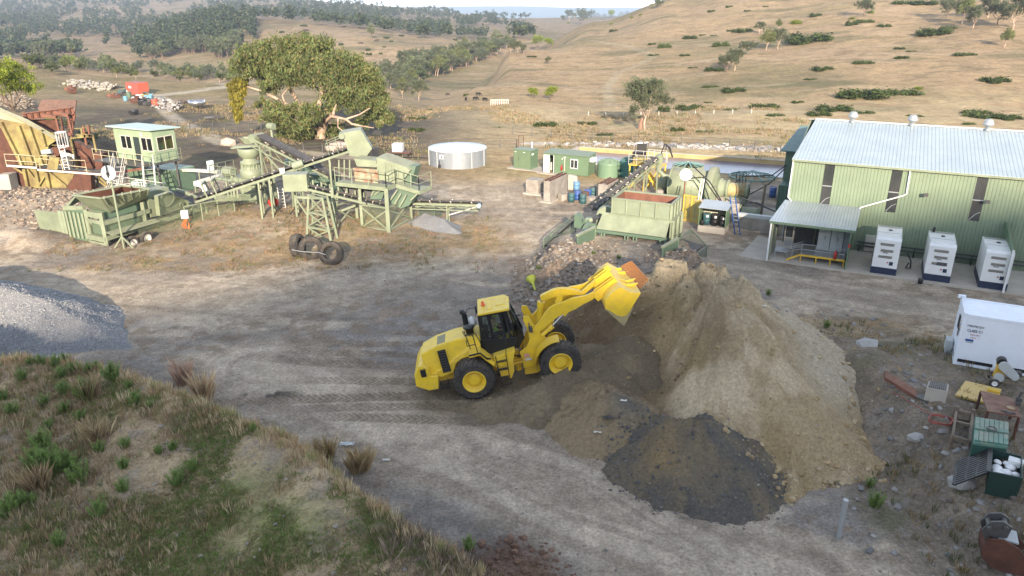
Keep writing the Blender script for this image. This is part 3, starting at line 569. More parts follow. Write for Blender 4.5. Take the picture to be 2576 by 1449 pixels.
gfield('terrace_weeds',int(4200*VQ),(11,22,13,36),lambda x,y:.6*sst(-.1,.3,fbm(x,y,.5,4,95))*(h_main(x,y)<.1),.08,.42,.2,[(.30,.22,.11),(.24,.18,.09),(.10,.12,.045)],8,'dry weeds on the bank between the stockpile and the white container',.012)
gfield('paddock_grass',int(16000*VQ),(-60,45,78,135),lambda x,y:sst(-.1,.4,fbm(x,y,.12,4,96))*(~inpond(x,y)),.15,.5,.8,[(.33,.26,.16),(.29,.215,.13),(.25,.19,.11),(.16,.16,.07)],7,'long pale dry grass of the paddock behind the plant',.05)
# ================= TREES, SHRUBS, COWS, FENCES =================
BARK=paint('pale_bark',(.46,.36,.27),(.26,.17,.12),.8,sc=1.5,amt=.9,dust=0,bp=.02);BARKD=paint('brown_bark',(.20,.14,.10),(.12,.08,.06),.9,sc=2,amt=.9,dust=0)
def leafcloud(blobs,n,ls,cols,droop=.5,shell=.55,dark=.0,asp=.32):
    B=np.asarray(blobs,float);w=(B[:,3]*B[:,4]*B[:,5])**(2/3.);k=rng.choice(len(B),n,p=w/w.sum());b=B[k]
    # leaves sit in twig clumps inside each blob
    nc=np.maximum(6,(w/w.sum()*n/55).astype(int));CC=[];ci=[]
    for i in range(len(B)):
        d=rng.normal(size=(nc[i],3));d/=np.linalg.norm(d,axis=1)[:,None];r=rng.uniform(shell,1.02,nc[i])[:,None];CC.append(B[i,:3]+d*r*B[i,3:6]);ci.append(rng.uniform(.62,1.35,nc[i]))
    P=np.empty((n,3));br=np.empty(n)
    for i in range(len(B)):
        m=np.nonzero(k==i)[0]
        if not len(m):continue
        j=rng.integers(0,nc[i],len(m));s=max(.12,B[i,3:6].mean()*.155);P[m]=CC[i][j]+rng.normal(size=(len(m),3))*[s,s,s*.9];br[m]=ci[i][j]
    # leaf: long diamond hanging down
    a=rng.uniform(0,6.28,n);dr=np.clip(rng.normal(droop,.35,n),-.3,1.3);L=ls*rng.uniform(.6,1.4,n)
    d=np.stack([np.cos(a)*np.cos(dr),np.sin(a)*np.cos(dr),-np.sin(dr)],-1);q=rng.normal(size=(n,3));s=np.cross(d,q);s/=np.linalg.norm(s,axis=1)[:,None]+1e-6
    Lh=L[:,None];V=np.stack([P-d*Lh*.5,P+s*Lh*asp*.5,P+d*Lh*.5,P-s*Lh*asp*.5],1)
    c=np.asarray(cols)[rng.integers(0,len(cols),n)]*br[:,None]*rng.uniform(.85,1.15,(n,1))
    return V.reshape(-1,3),np.arange(4*n).reshape(-1,4),np.repeat(c,4,0)
GUM=[(.13,.17,.055),(.16,.195,.065),(.10,.135,.045),(.18,.195,.07),(.20,.165,.07)]
GREYG=[(.10,.125,.065),(.125,.145,.085),(.085,.105,.055),(.14,.14,.08)]
LIME=[(.20,.26,.025),(.15,.21,.03),(.26,.28,.03)];DKG=[(.05,.08,.02),(.07,.10,.025),(.04,.06,.02),(.10,.12,.03)]
def limbs(par,segs,mat,name='trunk'):
    m=MB();m.local=True
    for pts,r0,r1 in segs:
        k=len(pts);m.tube(pts,[r0+(r1-r0)*i/(k-1) for i in range(k)],7)
    o=m.build(name,mat,None);o.parent=par;return o
def bend(a,b,n=5,j=.08):
    a=Vector(a);b=Vector(b);L=(b-a).length;out=[]
    for i in range(n+1):
        t=i/n;p=a.lerp(b,t)
        if 0<i<n:p+=Vector(rng.normal(size=3))*L*j*.6
        out.append(p)
    return out
# --- the big gum beside the plant
gb=hit(805,348);gb.z=hz(gb.x,gb.y);root=thing('gum_tree','huge spreading gum tree with pale twisting limbs directly behind the crushing plant','tree',gb)
def gp(u,v,dy=0): 
    p=WY(u,v,gb.y+dy);return Vector((p.x-gb.x,p.y-gb.y,p.z-gb.z))
pm=FD/(gb.y/(.98))
GB=[(645,150,50,-1),(612,172,34,0),(600,200,22,0),(700,128,44,0),(755,120,42,1),(815,132,42,0),(865,165,44,-1),(915,200,44,0),(945,245,36,0),(905,255,40,-2),(850,220,48,-3),(785,180,52,-3),(720,180,46,-3),(676,215,30,-2),(770,140,60,3),(860,200,60,3),(690,165,60,3),(930,270,34,1),
(700,285,40,-3),(742,300,42,-3),(684,300,28,-2),(786,285,36,-3),(755,330,34,-2),(835,262,28,-3),(958,292,32,-1),(980,302,18,0),(800,325,34,1),(850,330,26,2),(720,325,30,1),(905,312,20,0),(935,215,34,2),(905,175,36,3),(920,290,26,2),(660,262,20,-1)]
bl=[]
for u,v,r,dy in GB:
    p=gp(u,v,dy);R=r/pm;bl.append((p.x,p.y,p.z,R*.93,R*1.1,R*.78))
V,F,Cc_=leafcloud(bl,int(72000*VQ),.40,GUM,.85,.55);npmesh('crown',V,F,LEAFM,{'col':Cc_},False,root)
hb=[(*gp(598,215+i*16,-1),(22-i*2.6)/pm,(18-i*2)/pm,14/pm) for i in range(6)]
V,F,Cc_=leafcloud(hb,int(9000*VQ),.40,[(.22,.20,.03),(.28,.23,.035),(.18,.17,.03)],1.2,.4);npmesh('mistletoe',V,F,LEAFM,{'col':Cc_},False,root)
tb=Vector((0,0,-.3));q=lambda u,v,d=-3:gp(u,v,d)
limbs(root,[([tb,gp(808,330,0),gp(815,305,-1)],.75,.55),([gp(815,310,-1),q(760,280),q(718,262),q(690,245),q(655,228),q(622,218)],.34,.09),([q(718,262),q(710,240),q(724,222)],.16,.06),([gp(815,305,-1),q(800,270),q(812,235),q(806,212),q(785,196)],.42,.12),([q(812,235),q(832,205),q(845,190)],.2,.07),([gp(815,310,-1),q(835,292,-4),q(870,300,-4),q(905,288,-4),q(930,272,-4)],.24,.06),([q(870,300,-4),q(885,312,-4),q(905,316,-4),q(940,322,-4)],.18,.05),([q(850,297,-4),q(850,320,-4),q(875,340,-4)],.13,.04),([q(838,288,-4),q(845,262,-4),q(838,245,-4)],.2,.06),([gp(812,315,0),gp(770,300,2),gp(740,240,2),gp(700,180,1),gp(690,140,1)],.4,.1),([gp(812,315,0),gp(850,250,3),gp(870,200,3)],.35,.1),([gp(806,325,0),gp(765,318,-2),gp(740,300,-3)],.3,.1)],BARK)
# --- generic trees, each kind modelled once at 8 m and copied
def mk_tree(name,h,w,n,ls,cols,bark,seed,forks=4,base=.22,droop=.7):
    global rng
    rr=rng;rng=np.random.default_rng(seed);root=thing(name,None,None,(0,0,0));B=[];S=[]
    top=h*.62;S.append((bend((0,0,-.3),(rng.uniform(-.3,.3),rng.uniform(-.3,.3),h*base),3),h*.026,h*.018))
    t0=S[0][0][-1]
    for i in range(forks):
        a=6.28*i/forks+rng.uniform(-.5,.5);r=w*.5*rng.uniform(.35,.7);e=Vector((math.cos(a)*r,math.sin(a)*r,h*rng.uniform(.5,.8)));pts=bend(t0,e,4,.12);S.append((pts,h*.011,h*.004))
        B.append((*e,w*.25*rng.uniform(.8,1.2),w*.25*rng.uniform(.8,1.2),h*.17*rng.uniform(.8,1.2)))
        e2=e+Vector((rng.uniform(-1,1)*w*.16,rng.uniform(-1,1)*w*.16,rng.uniform(-.18,.1)*h));B.append((*e2,w*.2,w*.2,h*.15));S.append(([pts[2],e2],h*.006,h*.003))
    B.append((rng.uniform(-.1,.1)*w,rng.uniform(-.1,.1)*w,h*.82,w*.24,w*.24,h*.15));B.append((0,0,h*.62,w*.26,w*.26,h*.15))
    limbs(root,S,bark);V,F,c=leafcloud(B,int(n),ls,cols,droop,.45);npmesh('crown',V,F,LEAFM,{'col':c},False,root);rng=rr;return root
def mk_bush(name,n,cols,seed,flat=.45):
    global rng
    rr=rng;rng=np.random.default_rng(seed);B=[(rng.uniform(-.6,.6),rng.uniform(-.35,.35),flat*.45*rng.uniform(.5,1),rng.uniform(.3,.5),rng.uniform(.28,.45),flat*rng.uniform(.35,.6)) for _ in range(7)]
    V,F,c=leafcloud(B,int(n),.12,cols,.2,.6,asp=.7);V[:,2]=np.maximum(V[:,2],-.1);m=npmesh(name,V,F,LEAFM,{'col':c},False);rng=rr;return m
def fin(o,pos,s,rz,label,cat,group,sz=None):
    o.location=pos;o.scale=(s,s,(sz or s));o.rotation_euler=(0,0,rz);return tag(o,label,cat,group)
class Kind:
    def __init__(s,mk):s.mk=mk;s.p=None
    def put(s,*a,**k):
        if s.p is None:s.p=s.mk();o=s.p
        else:
            o=ctree(s.p)
        return fin(o,*a,**k)
TQ=VQ
KG=[Kind(lambda:mk_tree('gum_tree',8,7.5,8500*TQ,.32,GREYG,BARK,101,5)),Kind(lambda:mk_tree('gum_tree',8,6.5,7500*TQ,.32,GUM,BARK,102,4)),Kind(lambda:mk_tree('gum_tree',8,8.5,8500*TQ,.34,GREYG,BARKD,103,5))]
KL=Kind(lambda:mk_tree('willow_tree',8,8,11000*TQ,.30,LIME,BARKD,104,6,.12));KD=[Kind(lambda:mk_tree('woodland_tree',8,7.5,1900*TQ+300,.62,DKG+GREYG,BARKD,105,4,.2)),Kind(lambda:mk_tree('woodland_tree',8,9,2000*TQ+300,.64,GREYG,BARKD,106,5,.2)),Kind(lambda:mk_tree('woodland_tree',8,6.5,1700*TQ+300,.6,GUM+GREYG,BARKD,107,4,.2))]
KB=[Kind(lambda:mk_bush('bramble_bush',2600*TQ,DKG,111)),Kind(lambda:mk_bush('bramble_bush',2400*TQ,DKG+[(.10,.13,.04)],112,.35))];KLB=Kind(lambda:mk_bush('green_bush',2400*TQ,LIME,113,.9));KGR=Kind(lambda:mk_bush('dead_bush',1800*TQ,[(.17,.13,.12),(.22,.17,.14)],114,.5))
def at(kind,u,v,hpx,label,cat,group=None,wide=1.,ref=8.,dmax=None,sz=None):
    p=hit(u,v,12,3000);d=p.y*C_+(H-p.z)*S_;s=hpx*d/FD/ref;return kind.put(p-Vector((0,0,.1*s)),s,rng.uniform(0,6.28) if wide==1. else 0,label=label,cat=cat,group=group,sz=sz)
cT=crop(2500,0,1.7173);cU=crop(1300,0,1.84);cV=crop(0,0,1.61)
at(KG[0],1622,325,132,'lone grey green gum with split red brown trunk in the paddock before the hill','tree')
# clump and singles on the near hill
for x,y,h,k,l in((690,370,95,0,'slim grey gum, leftmost of the hillside clump'),(750,340,70,2,'low gum in the middle of the hillside clump'),(845,340,150,1,'gum with bare white forked trunk in the hillside clump'),(925,330,140,0,'dense gum at the right end of the hillside clump'),(930,200,75,1,'small round gum above the hillside clump'),(800,230,85,0,'grey gum at the back of the hillside clump'),(578,485,140,2,'brown tinged gum leaning left below the hillside clump'),(632,475,150,0,'upright gum beside the brown tinged one below the clump'),(1505,110,125,2,'dark gum on its own high on the hill near the top edge'),(2160,160,190,1,'broad gum at the upper right, left one of the shady group'),(2230,190,150,0,'gum behind the shaded ground in the upper right group'),(2400,170,165,2,'gum standing in the middle of the upper right group'),(2500,200,230,0,'pale gum reaching the right edge of the picture'),(2445,320,135,1,'small round gum below the upper right group'),(2060,120,150,2,'gum on the left fringe of the upper right group'),(2330,120,170,0,'gum at the back of the upper right group')):
    u,v=cT(x,y);at(KG[k],u,v,h/1.7173/1.5528,l,'tree','gum trees on the near hill')
for x,y,h,l in((1345,275,95,'bright green round tree on the shoulder of the hill'),(1470,350,100,'pale green willow like tree left of the dark pair on the slope'),(1550,345,75,'small dark tree beside the pale green willow on the slope'),(1548,460,58,'tiny lone tree low on the open slope'),(1440,710,85,'bright green tree, left one of the pair at the toe of the hill'),(1570,720,105,'bright green tree, right one of the pair at the toe of the hill'),(2000,130,60,'bright green sapling on the ridge below the tree row')):
    u,v=cU(x,y);at(KL if 'bright' in l or 'pale' in l else KD[0],u,v,h/1.84/1.5528,l,'tree','trees along the open slope')
# row on the skyline ridge
for i,(x,y,h) in enumerate(((1700,150,80),(1740,140,50),(1800,175,120),(1880,110,95),(1915,105,85),(1960,100,85),(2010,90,70),(2075,80,85),(2120,75,80),(2200,40,70),(2230,30,60),(2340,60,75),(1655,160,50))):
    u,v=cU(x,y);at(KG[i%3],u,v,h/1.84/1.5528,'gum tree in the row along the skyline of the right hand ridge','tree','row of gum trees on the ridge')
# gully wood right of the big gum
for i in range(120):
    t=rng.uniform(0,1);u=1000+270*t+rng.uniform(-40,40);v=222-95*t+rng.uniform(-30,34)*(1-.5*t)
    if v>238-118*(u-980)/300+8:continue
    at((KG+KG+KD)[rng.integers(0,9)],u,v,rng.uniform(38,66)*(1-.35*t),'grey green tree in the wooded gully right of the big gum','tree','trees in the wooded gully')
for x,y,h in((620,720,150),(580,660,110),(500,700,110),(420,640,120),(1280,380,75),(1330,375,80),(1370,390,70),(1180,340,70)):
    u,v=cU(x,y);at(KG[0],u,v,h/1.84/1.5528,'pale grey green gum standing at the foot of the gully wood','tree','gums at the foot of the gully wood')
# valley belt behind the left paddock
for i in range(90):
    u=rng.uniform(70,600);v=165+(u-70)*.075+rng.uniform(-8,14);at(KD[rng.integers(0,3)] if rng.uniform()<.8 else KG[1],u,v,rng.uniform(20,42),'dark green tree in the belt along the valley behind the left paddock','tree','trees in the valley belt')
u,v=cV(440,445);at(KL,u,v,40,'pale green round tree on the crest of the left paddock','tree')
u,v=cV(330,475);at(KD[0],u,v,36,'squat dark green tree on the crest of the left paddock','tree')
# left foreground trees by the rusty plant
def near(kind,u,v,Y,hpx,label,cat,sz=1.):
    p=WY(u,v,Y);p.z=hz(p.x,p.y)-.1;d=p.y*C_+(H-p.z)*S_;s=hpx*d/FD/8;return kind.put(p,s,.4,label=label,cat=cat,group=None,sz=s*sz)
near(KL,25,262,80,150,'bright yellow green tree at the left edge above the rubble mound','tree')
near(KL,128,250,90,62,'dark leafy green tree between the yellow green tree and the farm track','tree')
near(KD[0],210,330,76,70,'dark shrub behind the rusty hopper plate','shrub')
near(KL,322,318,84,42,'low yellow green shrub behind the control cabin','shrub',.7)
# brambles and scrub, near hill
BR=[(330,260,110,36),(160,320,90,55),(80,300,60,22),(95,372,80,22),(420,238,50,15),(495,240,45,15),(640,213,60,30),(540,310,110,60),(1130,285,330,95),(700,215,120,50),(300,375,80,22),(355,455,70,18),(500,475,140,40),(470,585,120,24),(630,615,180,40),(460,690,60,20),(340,735,210,36),(610,740,90,34),(830,725,220,42),(900,775,130,20),(1060,690,90,26),(1150,535,90,24),(1230,470,160,40),(1490,425,140,40),(1750,392,110,30),(1500,150,120,40),(1420,170,90,50),(1640,180,90,40),(1180,110,90,35),(2170,370,150,26),(1480,650,360,60),(1740,630,260,60),(1300,745,260,30),(1500,760,150,34),(1200,775,180,26),(1840,780,110,24),(1960,230,260,55),(2060,195,120,40),(2390,550,220,30),(2330,790,260,60),(2480,800,200,50),(2200,835,90,34),(1740,330,80,26),(1820,345,70,16),(480,80,60,22),(600,48,50,22),(720,75,50,16),(840,45,40,14),(1910,30,180,34),(1760,25,160,34),(250,880,110,45),(440,888,120,34),(600,210,40,20),(2240,760,200,24),(160,750,90,70)]
for i,(x,y,w_,h_) in enumerate(BR):
    u,v=cT(x,y);p=hit(u,v);d=p.y*C_+(H-p.z)*S_;s=w_/1.7173/1.5528*d/FD/2.;o=KB[i%2].put(p-Vector((0,0,.1)),s,rng.uniform(-.3,.3)+(3.14 if i%3 else 0),label='dark green bramble thicket sprawling over the dry grass of the right hand hill',cat='thicket',group='bramble thickets on the dry hill',sz=max(h_/w_*2.4,.6)*s)
for x,y,w_,h_ in((600,940,120,50),(690,790,60,20),(1530,905,190,60),(1180,915,60,14),(960,685,50,24),(1430,410,80,20),(2020,225,70,26),(60,325,40,30),(260,395,50,30),(215,385,30,24),(345,390,30,25),(420,300,30,20),(370,340,30,16),(880,290,40,20),(600,855,150,22),(1830,890,160,12),(1960,970,140,20)):
    u,v=cU(x,y);p=hit(u,v);d=p.y*C_+(H-p.z)*S_;s=w_/1.84/1.5528*d/FD/2.;KB[0].put(p-Vector((0,0,.1)),s,rng.uniform(-.3,.3),label='low green shrub on the pale grass left of the lone paddock gum',cat='shrub',group='low shrubs across the middle paddock',sz=max(h_/w_*2.2,.5)*s)
for x,y,w_ in((1850,30,60),(1050,160,90),(1540,90,60),(1420,130,50),(1870,600,70)):
    u,v=cT(x,y);p=hit(u,v);d=p.y*C_+(H-p.z)*S_;s=w_/1.7173/1.5528*d/FD/2.;KLB.put(p,s,rng.uniform(0,6),label='lime green rounded bush on the right hand hill',cat='bush',group='lime green bushes on the hill',sz=s*.6)
for x,y in((560,20),(1950,80),(1690,170),(2080,110),(2150,130),(2210,110),(2290,40),(2230,45),(1820,140),(2000,175),(1400,235),(1300,270),(960,685)):
    u,v=cU(x,y);p=hit(u,v);d=p.y*C_+(H-p.z)*S_;s=11*d/FD/2.;KLB.put(p,s,rng.uniform(0,6),label='small lime green bush near the ridge line',cat='bush',group='small bushes near the ridge line',sz=s*.8)
for i in range(46):
    u=rng.uniform(640,1120);v=62+rng.uniform(0,1)**.8*110
    p=hit(u,v,300,3000);d=p.y;s=rng.uniform(8,20)*d/FD/2;(KB[0] if i%3 else KGR).put(p,s,rng.uniform(0,6),label='scattered shrub on the smooth brown hill behind the big gum',cat='shrub',group='shrubs dotted over the brown hill',sz=s*.8)
for x,y,w_ in((1150,655,170),(700,610,60),(1000,480,60)):
    u,v=cV(x,y);p=hit(u,v);d=p.y*C_+(H-p.z)*S_;s=w_/1.61/1.5528*d/FD/2.;KGR.put(p,s,.2,label='grey leafless thicket beside the scrap pile' if x==1150 else 'grey leafless thicket on the left paddock',cat='thicket',group='leafless thickets',sz=s*.5)
# forest on the far hills
pts=[]
def dense(u,v,vv):
    n=fbm(np.array([u])*.012,np.array([v])*.05,1,4,120)[0]
    if u<640 and v<150:
        t=.05-(.42 if (60<u<310 and 96<v<152) else 0)-(.35 if (190<u<300 and 14<v<34) else 0)+(.28 if (250<u<600 and 60<v<138 and v>50+ (u-250)*.05) else 0)+(.2 if v<95 and u<250 else 0)-(.5 if u>560 and v>50 and v>110-(640-u)*.7 else 0)-(.3 if 360<u<560 and 138<v else 0)
        return n<t
    if u<1130 and v<50+(u-650)*.10: return n<.12
    if 930<u<1340 and v<100: return n<-.03
    return False
U=rng.uniform(-60,1480,6500);V_=np.where(U<660,rng.uniform(-2,150,6500),rng.uniform(2,100,6500));K_=np.array([dense(a,b,0) and not(a>1340 and b<60) for a,b in zip(U,V_)])
X,Y,Z=hits(U[K_],V_[K_],330,3000);pts=[(a,b,c) for a,b,c in zip(X,Y,Z) if 380<b<2900]
pts=sorted(pts,key=lambda p:p[1]);print('forest',len(pts));pts=pts[:3200]
for i,p in enumerate(pts[:70]): KD[i%3].put(Vector(p),rng.uniform(.8,1.35),rng.uniform(0,6.28),label='dark tree of the open forest covering the hills beyond the valley',cat='tree',group='trees of the far hill forest')
Vs=[];Fs=[];Cs=[];o_=0
for p in pts[70:]:
    h=rng.uniform(7,12);B=[(rng.uniform(-1.8,1.8),rng.uniform(-1.8,1.8),h*rng.uniform(.4,.8),rng.uniform(1.5,2.8),rng.uniform(1.5,2.8),h*.22) for _ in range(4)]
    V,F,c=leafcloud(B,int(60*(.5+.5*VQ)),1.5,[(.045,.065,.03),(.06,.08,.038),(.08,.09,.045)],.2,.4,asp=.8);Vs.append(V+np.array(p));Fs.append(F+o_);Cs.append(c);o_+=len(V)
tag(npmesh('forest',np.concatenate(Vs),np.concatenate(Fs),LEAFM,{'col':np.concatenate(Cs)},False),'blue green open forest spread over the distant hills','forest',None,'stuff')
# weeds: feathery green fleabane on the near bank and the terrace
def mk_weed():
    m=[];n=46;x=np.zeros(1)
    a=rng.uniform(0,6.28,n);r=rng.uniform(0,.42,n);S=[]
    V=[];F=[];C=[];k=0
    for i in range(n):
        b=np.array([math.cos(a[i])*r[i]*.5,math.sin(a[i])*r[i]*.5,0]);t=b+np.array([math.cos(a[i])*r[i]*.5,math.sin(a[i])*r[i]*.5,rng.uniform(.45,1.)])
        for j in range(int(60*(.4+.6*VQ))):
            q=b+(t-b)*rng.uniform(.08,1);aa=rng.uniform(0,6.28);e=q+np.array([math.cos(aa)*.09,math.sin(aa)*.09,rng.uniform(.0,.09)]);w=np.array([-math.sin(aa),math.cos(aa),0])*.012
            V+=[q-w,q+w,e];F.append((k,k+1,k+2));k+=3;c=np.array(GRN[rng.integers(0,3)])*rng.uniform(.8,1.4);C+=[c,c,c]
    return npmesh('green_weed',np.array(V),np.array(F),GRASSM,{'col':np.array(C)},False)
KW=Kind(mk_weed)
def weeds(L,f,lab,grp,sc=1.):
    for x,y,h in L:
        u,v=f(x,y);p=hit(u,v,10,90);d=p.y*C_+(H-p.z)*S_;s=1.25*h*sc/(1.2385*1.5528)*d/FD
        KW.put(p,s,rng.uniform(0,6),label=lab,cat='weed',group=grp,sz=s*.9)
weeds([(200,430,55),(270,435,60),(320,430,65),(300,490,60),(360,470,60),(430,470,60),(470,455,50),(545,500,90),(150,430,45),(620,545,50)],cG,'bright green feathery weed on the crest of the near bank','green weeds along the bank crest')
weeds([(110,505,60),(15,600,60),(60,670,70),(215,625,60),(310,570,70),(310,660,60),(410,590,100),(655,620,70),(725,640,45),(240,735,50),(485,850,60),(605,830,60),(855,1010,85),(930,940,60),(1225,750,45),(1270,640,0)][:15],cG,'green weed standing on the slope of the near bank','green weeds on the bank slope')
weeds([(210,840,110),(170,930,110),(230,940,120),(300,940,110),(340,930,90),(390,1000,110),(480,1170,100),(60,1140,100),(100,1110,80),(160,1110,70),(290,1300,75),(30,1170,60)],cG,'deep green weed clump in the lower left of the near bank','deep green clumps in the lower left')
weeds([(840,840,50),(390,700,60),(770,860,50),(600,930,60),(600,1040,70),(2270,1320,70),(1950,990,0)][:6],cG,'dark green leafy weed on the near bank','dark weeds on the near bank')
for x,y,h,l in((120,1010,60,'green weed at the foot of the stockpile, smaller of the pair'),(145,1110,100,'tall green weed beside the stockpile foot, larger of the pair'),(1215,0,0,'')):
    if h:u,v=cR(x,y);p=hit(u,v,10,90);s=h/(1.26*1.5528)*(p.y*C_+(H-p.z)*S_)/FD;KW.put(p,s,1.,label=l,cat='weed',group=None,sz=s)
for x,y,h,l in((905,225,40,'green weed on the far side of the stockpile crest'),(1200,390,50,'green weed on the berm right of the stockpile')):
    u,v=cSp(x,y);p=hit(u,v,10,90);s=h/(1.2933*1.5528)*(p.y*C_+(H-p.z)*S_)/FD;KW.put(p,s,1.,label=l,cat='weed',group=None,sz=s)
for x,y,h,l in((490,1390,50,'green tuft on the rubble left of the hopper ramp'),(1250,1280,40,'green tuft in the middle of the hopper ramp'),(1010,1240,40,'small green tuft on the ramp near the left wing wall')):
    u,v=cC(x,y);p=hit(u,v,10,90);s=h/(2.4156*1.5528)*(p.y*C_+(H-p.z)*S_)/FD;KW.put(p,s*1.4,1.,label=l,cat='weed',group=None,sz=s)
# tall seeded tussocks
for nm,x,y,h,cols,l in(('dry_tussock',990,600,140,[(.58,.45,.30),(.52,.39,.24)],'tall pinkish dry tussock on the crest of the near bank'),('seed_stalks',890,520,105,[(.56,.40,.30),(.50,.34,.25)],'pink seeded stalks beside the tall dry tussock'),('dry_tussock',470,800,110,[(.44,.34,.21),(.36,.27,.15)],'wide dry tussock in the middle of the bank slope'),('dry_tussock',180,1030,110,[(.38,.28,.16),(.32,.23,.13)],'brown tussock above the lower left green clumps'),('dry_tussock',1570,880,110,[(.45,.34,.18),(.38,.28,.14)],'golden tussock on the lower part of the bank crest'),('dry_tussock',1740,940,120,[(.46,.35,.2),(.38,.28,.15)],'golden tussock at the lower end of the crest row'),('dry_tussock',430,590,100,[(.40,.28,.17),(.16,.2,.06)],'half green tussock near the top of the bank')):
    u,v=cG(x,y);p=hit(u,v,10,90);d=p.y*C_+(H-p.z)*S_;hh=h/(1.2385*1.5528)*d/FD
    n=26;a=rng.uniform(0,6.28,n);r=rng.uniform(0,.25,n);X=p.x+np.cos(a)*r;Y=p.y+np.sin(a)*r
    blades(nm,X,Y,np.full(n,p.z),np.full(n,hh),.25,cols,22,.55,.008,l,'grass tussock',None)
# dark dead stalks bottom centre
n=330;x,y=scat(n,(-3.4,-.2,12.5,17.5));blades('dead_stalks',x,y,hgt(x,y),rng.uniform(.2,.65,n),.25,[(.20,.15,.12),(.26,.19,.15),(.3,.24,.17),(.16,.12,.1)],8,.6,.004,'dark dead stalks at the lower end of the near bank','grass',"stuff")
# cattle
COWM=paint('black_hide',(.012,.010,.010),None,.8,dust=0)
def mk_cow():
    m=MB();m.local=True;m.tube([(-.95,0,1.05),(-.7,0,1.08),(-.2,0,1.0),(.35,0,1.02),(.75,0,1.08),(.95,0,1.0),(1.25,0,.75),(1.4,0,.5)],[.12,.32,.38,.37,.33,.24,.15,.13],10);m.tube([(1.35,0,.6),(1.5,0,.35),(1.6,0,.22)],[.14,.12,.07],8)
    for x in(-.7,.62):
        for y in(-.2,.2):m.tube([(x,y,.95),(x-.04,y,.5),(x,y,0)],[.13,.07,.06],7)
    m.tube([(-1.0,0,1.15),(-1.08,0,.6)],[.03,.02],5);return m.build('cow',COWM)
KC=Kind(mk_cow)
for i,(x,y,r) in enumerate(((828,688,3.0),(1044,690,.2),(957,726,1.4),(1024,722,.3),(1092,728,-.5))):
    u,v=cU(x,y);p=hit(u,v);KC.put(p,.5,r,label=('black cow standing apart in the tree shadow','black cow grazing by itself behind the others','black cow seen end on, leftmost of the lower row','black cow lying low in the middle of the lower row','black cow walking at the right end of the lower row')[i],cat='cow',group='black cattle at the toe of the hill')
# fences
def fence(name,a,b,n,label,h=1.1,col=None):
    a=hit(*a);b=hit(*b);root=thing(name,label,'fence',a);w=MB()
    P=[]
    for i in range(n):
        t=i/(n-1);x=a.x+(b.x-a.x)*t;y=a.y+(b.y-a.y)*t;P.append(Vector((x,y,hz(x,y))))
    for p in P:
        m=MB();m.bar(p-Vector((0,0,.3)),p+Vector((0,0,h)),.09);m.build('post',col or STEEL,root)
    for k in(.4,.75,1.05):w.tube([p+Vector((0,0,k*h)) for p in P],.016,4)
    w.build('wire',STEEL,root)
fence('wire_fence',(690,335),(420,322),10,'wire fence crossing the dark paddock behind the control cabin')
fence('wire_fence',(620,392),(1300,372),16,'wire fence running behind the big gum and the steel tank')
fence('wire_fence',(1290,340),(2030,390),14,'wire fence beyond the settling pond')
fence('wire_fence',(1480,290),(1890,285),10,'distant fence of short pale posts below the lone gum',.6,OW)
pa=hit(*cU(1135,757));r=thing('stock_pen','small pale steel stock pen on the dry flat','pen',pa)
for i in range(9):
    x=pa.x+i*.4
    for yy_ in(0,1.5):m=MB();m.bar((x,pa.y+yy_,pa.z),(x,pa.y+yy_,pa.z+.9),.07);m.build('post',OW,r)
m=MB()
for k in(.4,.85):
    for dy in(0,1.5):m.bar((pa.x,pa.y+dy,pa.z+k),(pa.x+3.2,pa.y+dy,pa.z+k),.05)
m.build('rail',OW,r)
# ================= SHED, GENERATORS, RIGHT HAND YARD =================
AN=R_(-26.5);EX=Vector((math.cos(AN),math.sin(AN),0));EN=Vector((-EX.y,EX.x,0));SO=Vector((16.95,46.15,0));ZV=Vector((0,0,1))
def fr(O,e):
    n=Vector((-e.y,e.x,0))
    return lambda s,d,z:O+e*s+n*d+ZV*z
T=fr(SO,EX)
def tbox(m,T,a,b):
    p=[T(*q) for q in((a[0],a[1],a[2]),(b[0],a[1],a[2]),(b[0],b[1],a[2]),(a[0],b[1],a[2]),(a[0],a[1],b[2]),(b[0],a[1],b[2]),(b[0],b[1],b[2]),(a[0],b[1],b[2]))]
    return m.hexa(p)
def B1(T,a,b,name,mat,par,bev=0):
    m=MB();tbox(m,T,a,b);return m.build(name,mat,par,bev)
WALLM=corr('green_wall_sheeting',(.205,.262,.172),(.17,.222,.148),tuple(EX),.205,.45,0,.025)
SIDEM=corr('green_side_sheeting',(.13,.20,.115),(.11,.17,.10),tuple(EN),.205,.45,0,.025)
ROOFM=corr('pale_roof_sheeting',(.36,.425,.45),(.31,.375,.405),tuple(EX),.23,.35,.0,.035)
ROOF2=corr('grey_roof_sheeting',(.40,.44,.46),(.33,.37,.39),tuple(EX),.19,.4,.2,.04)
LOUV=corr('dark_louvre',(.03,.035,.035),(.06,.06,.06),tuple(EX),.10,.3,0,.02)
sl_=thing('concrete_slab','long concrete slab along the front of the green shed','slab',T(0,0,0))
m=MB();tbox(m,T,(-.1,0,-.3),(20,4.75,.12));m.build('slab',CONCL,sl_)
o=MB();q=[W(*cD(*p)) for p in((355,1110),(552,1142),(600,985),(500,955))];o.prism([p-ZV*.1 for p in q],(0,0,.14));tag(o.build('concrete_apron',CONCL),'pale concrete apron strip left of the lean-to','slab')
shed=thing('corrugated_shed','large pale green corrugated shed with a white sheet roof and three tall louvre windows','shed',T(0,4.75,0))
s0,s1,zw,ze,zr,wr=.33,20.,4.75,6.0,7.62,8.5
WN=[(2.35,2.98),(6.43,7.05),(11.22,11.84)]
segs=[];p=s0
for a,b in WN:segs.append((p,a,0,ze));segs.append((a,b,0,3.0));segs.append((a,b,5.93,ze));p=b
segs.append((p,s1,0,ze))
m=MB()
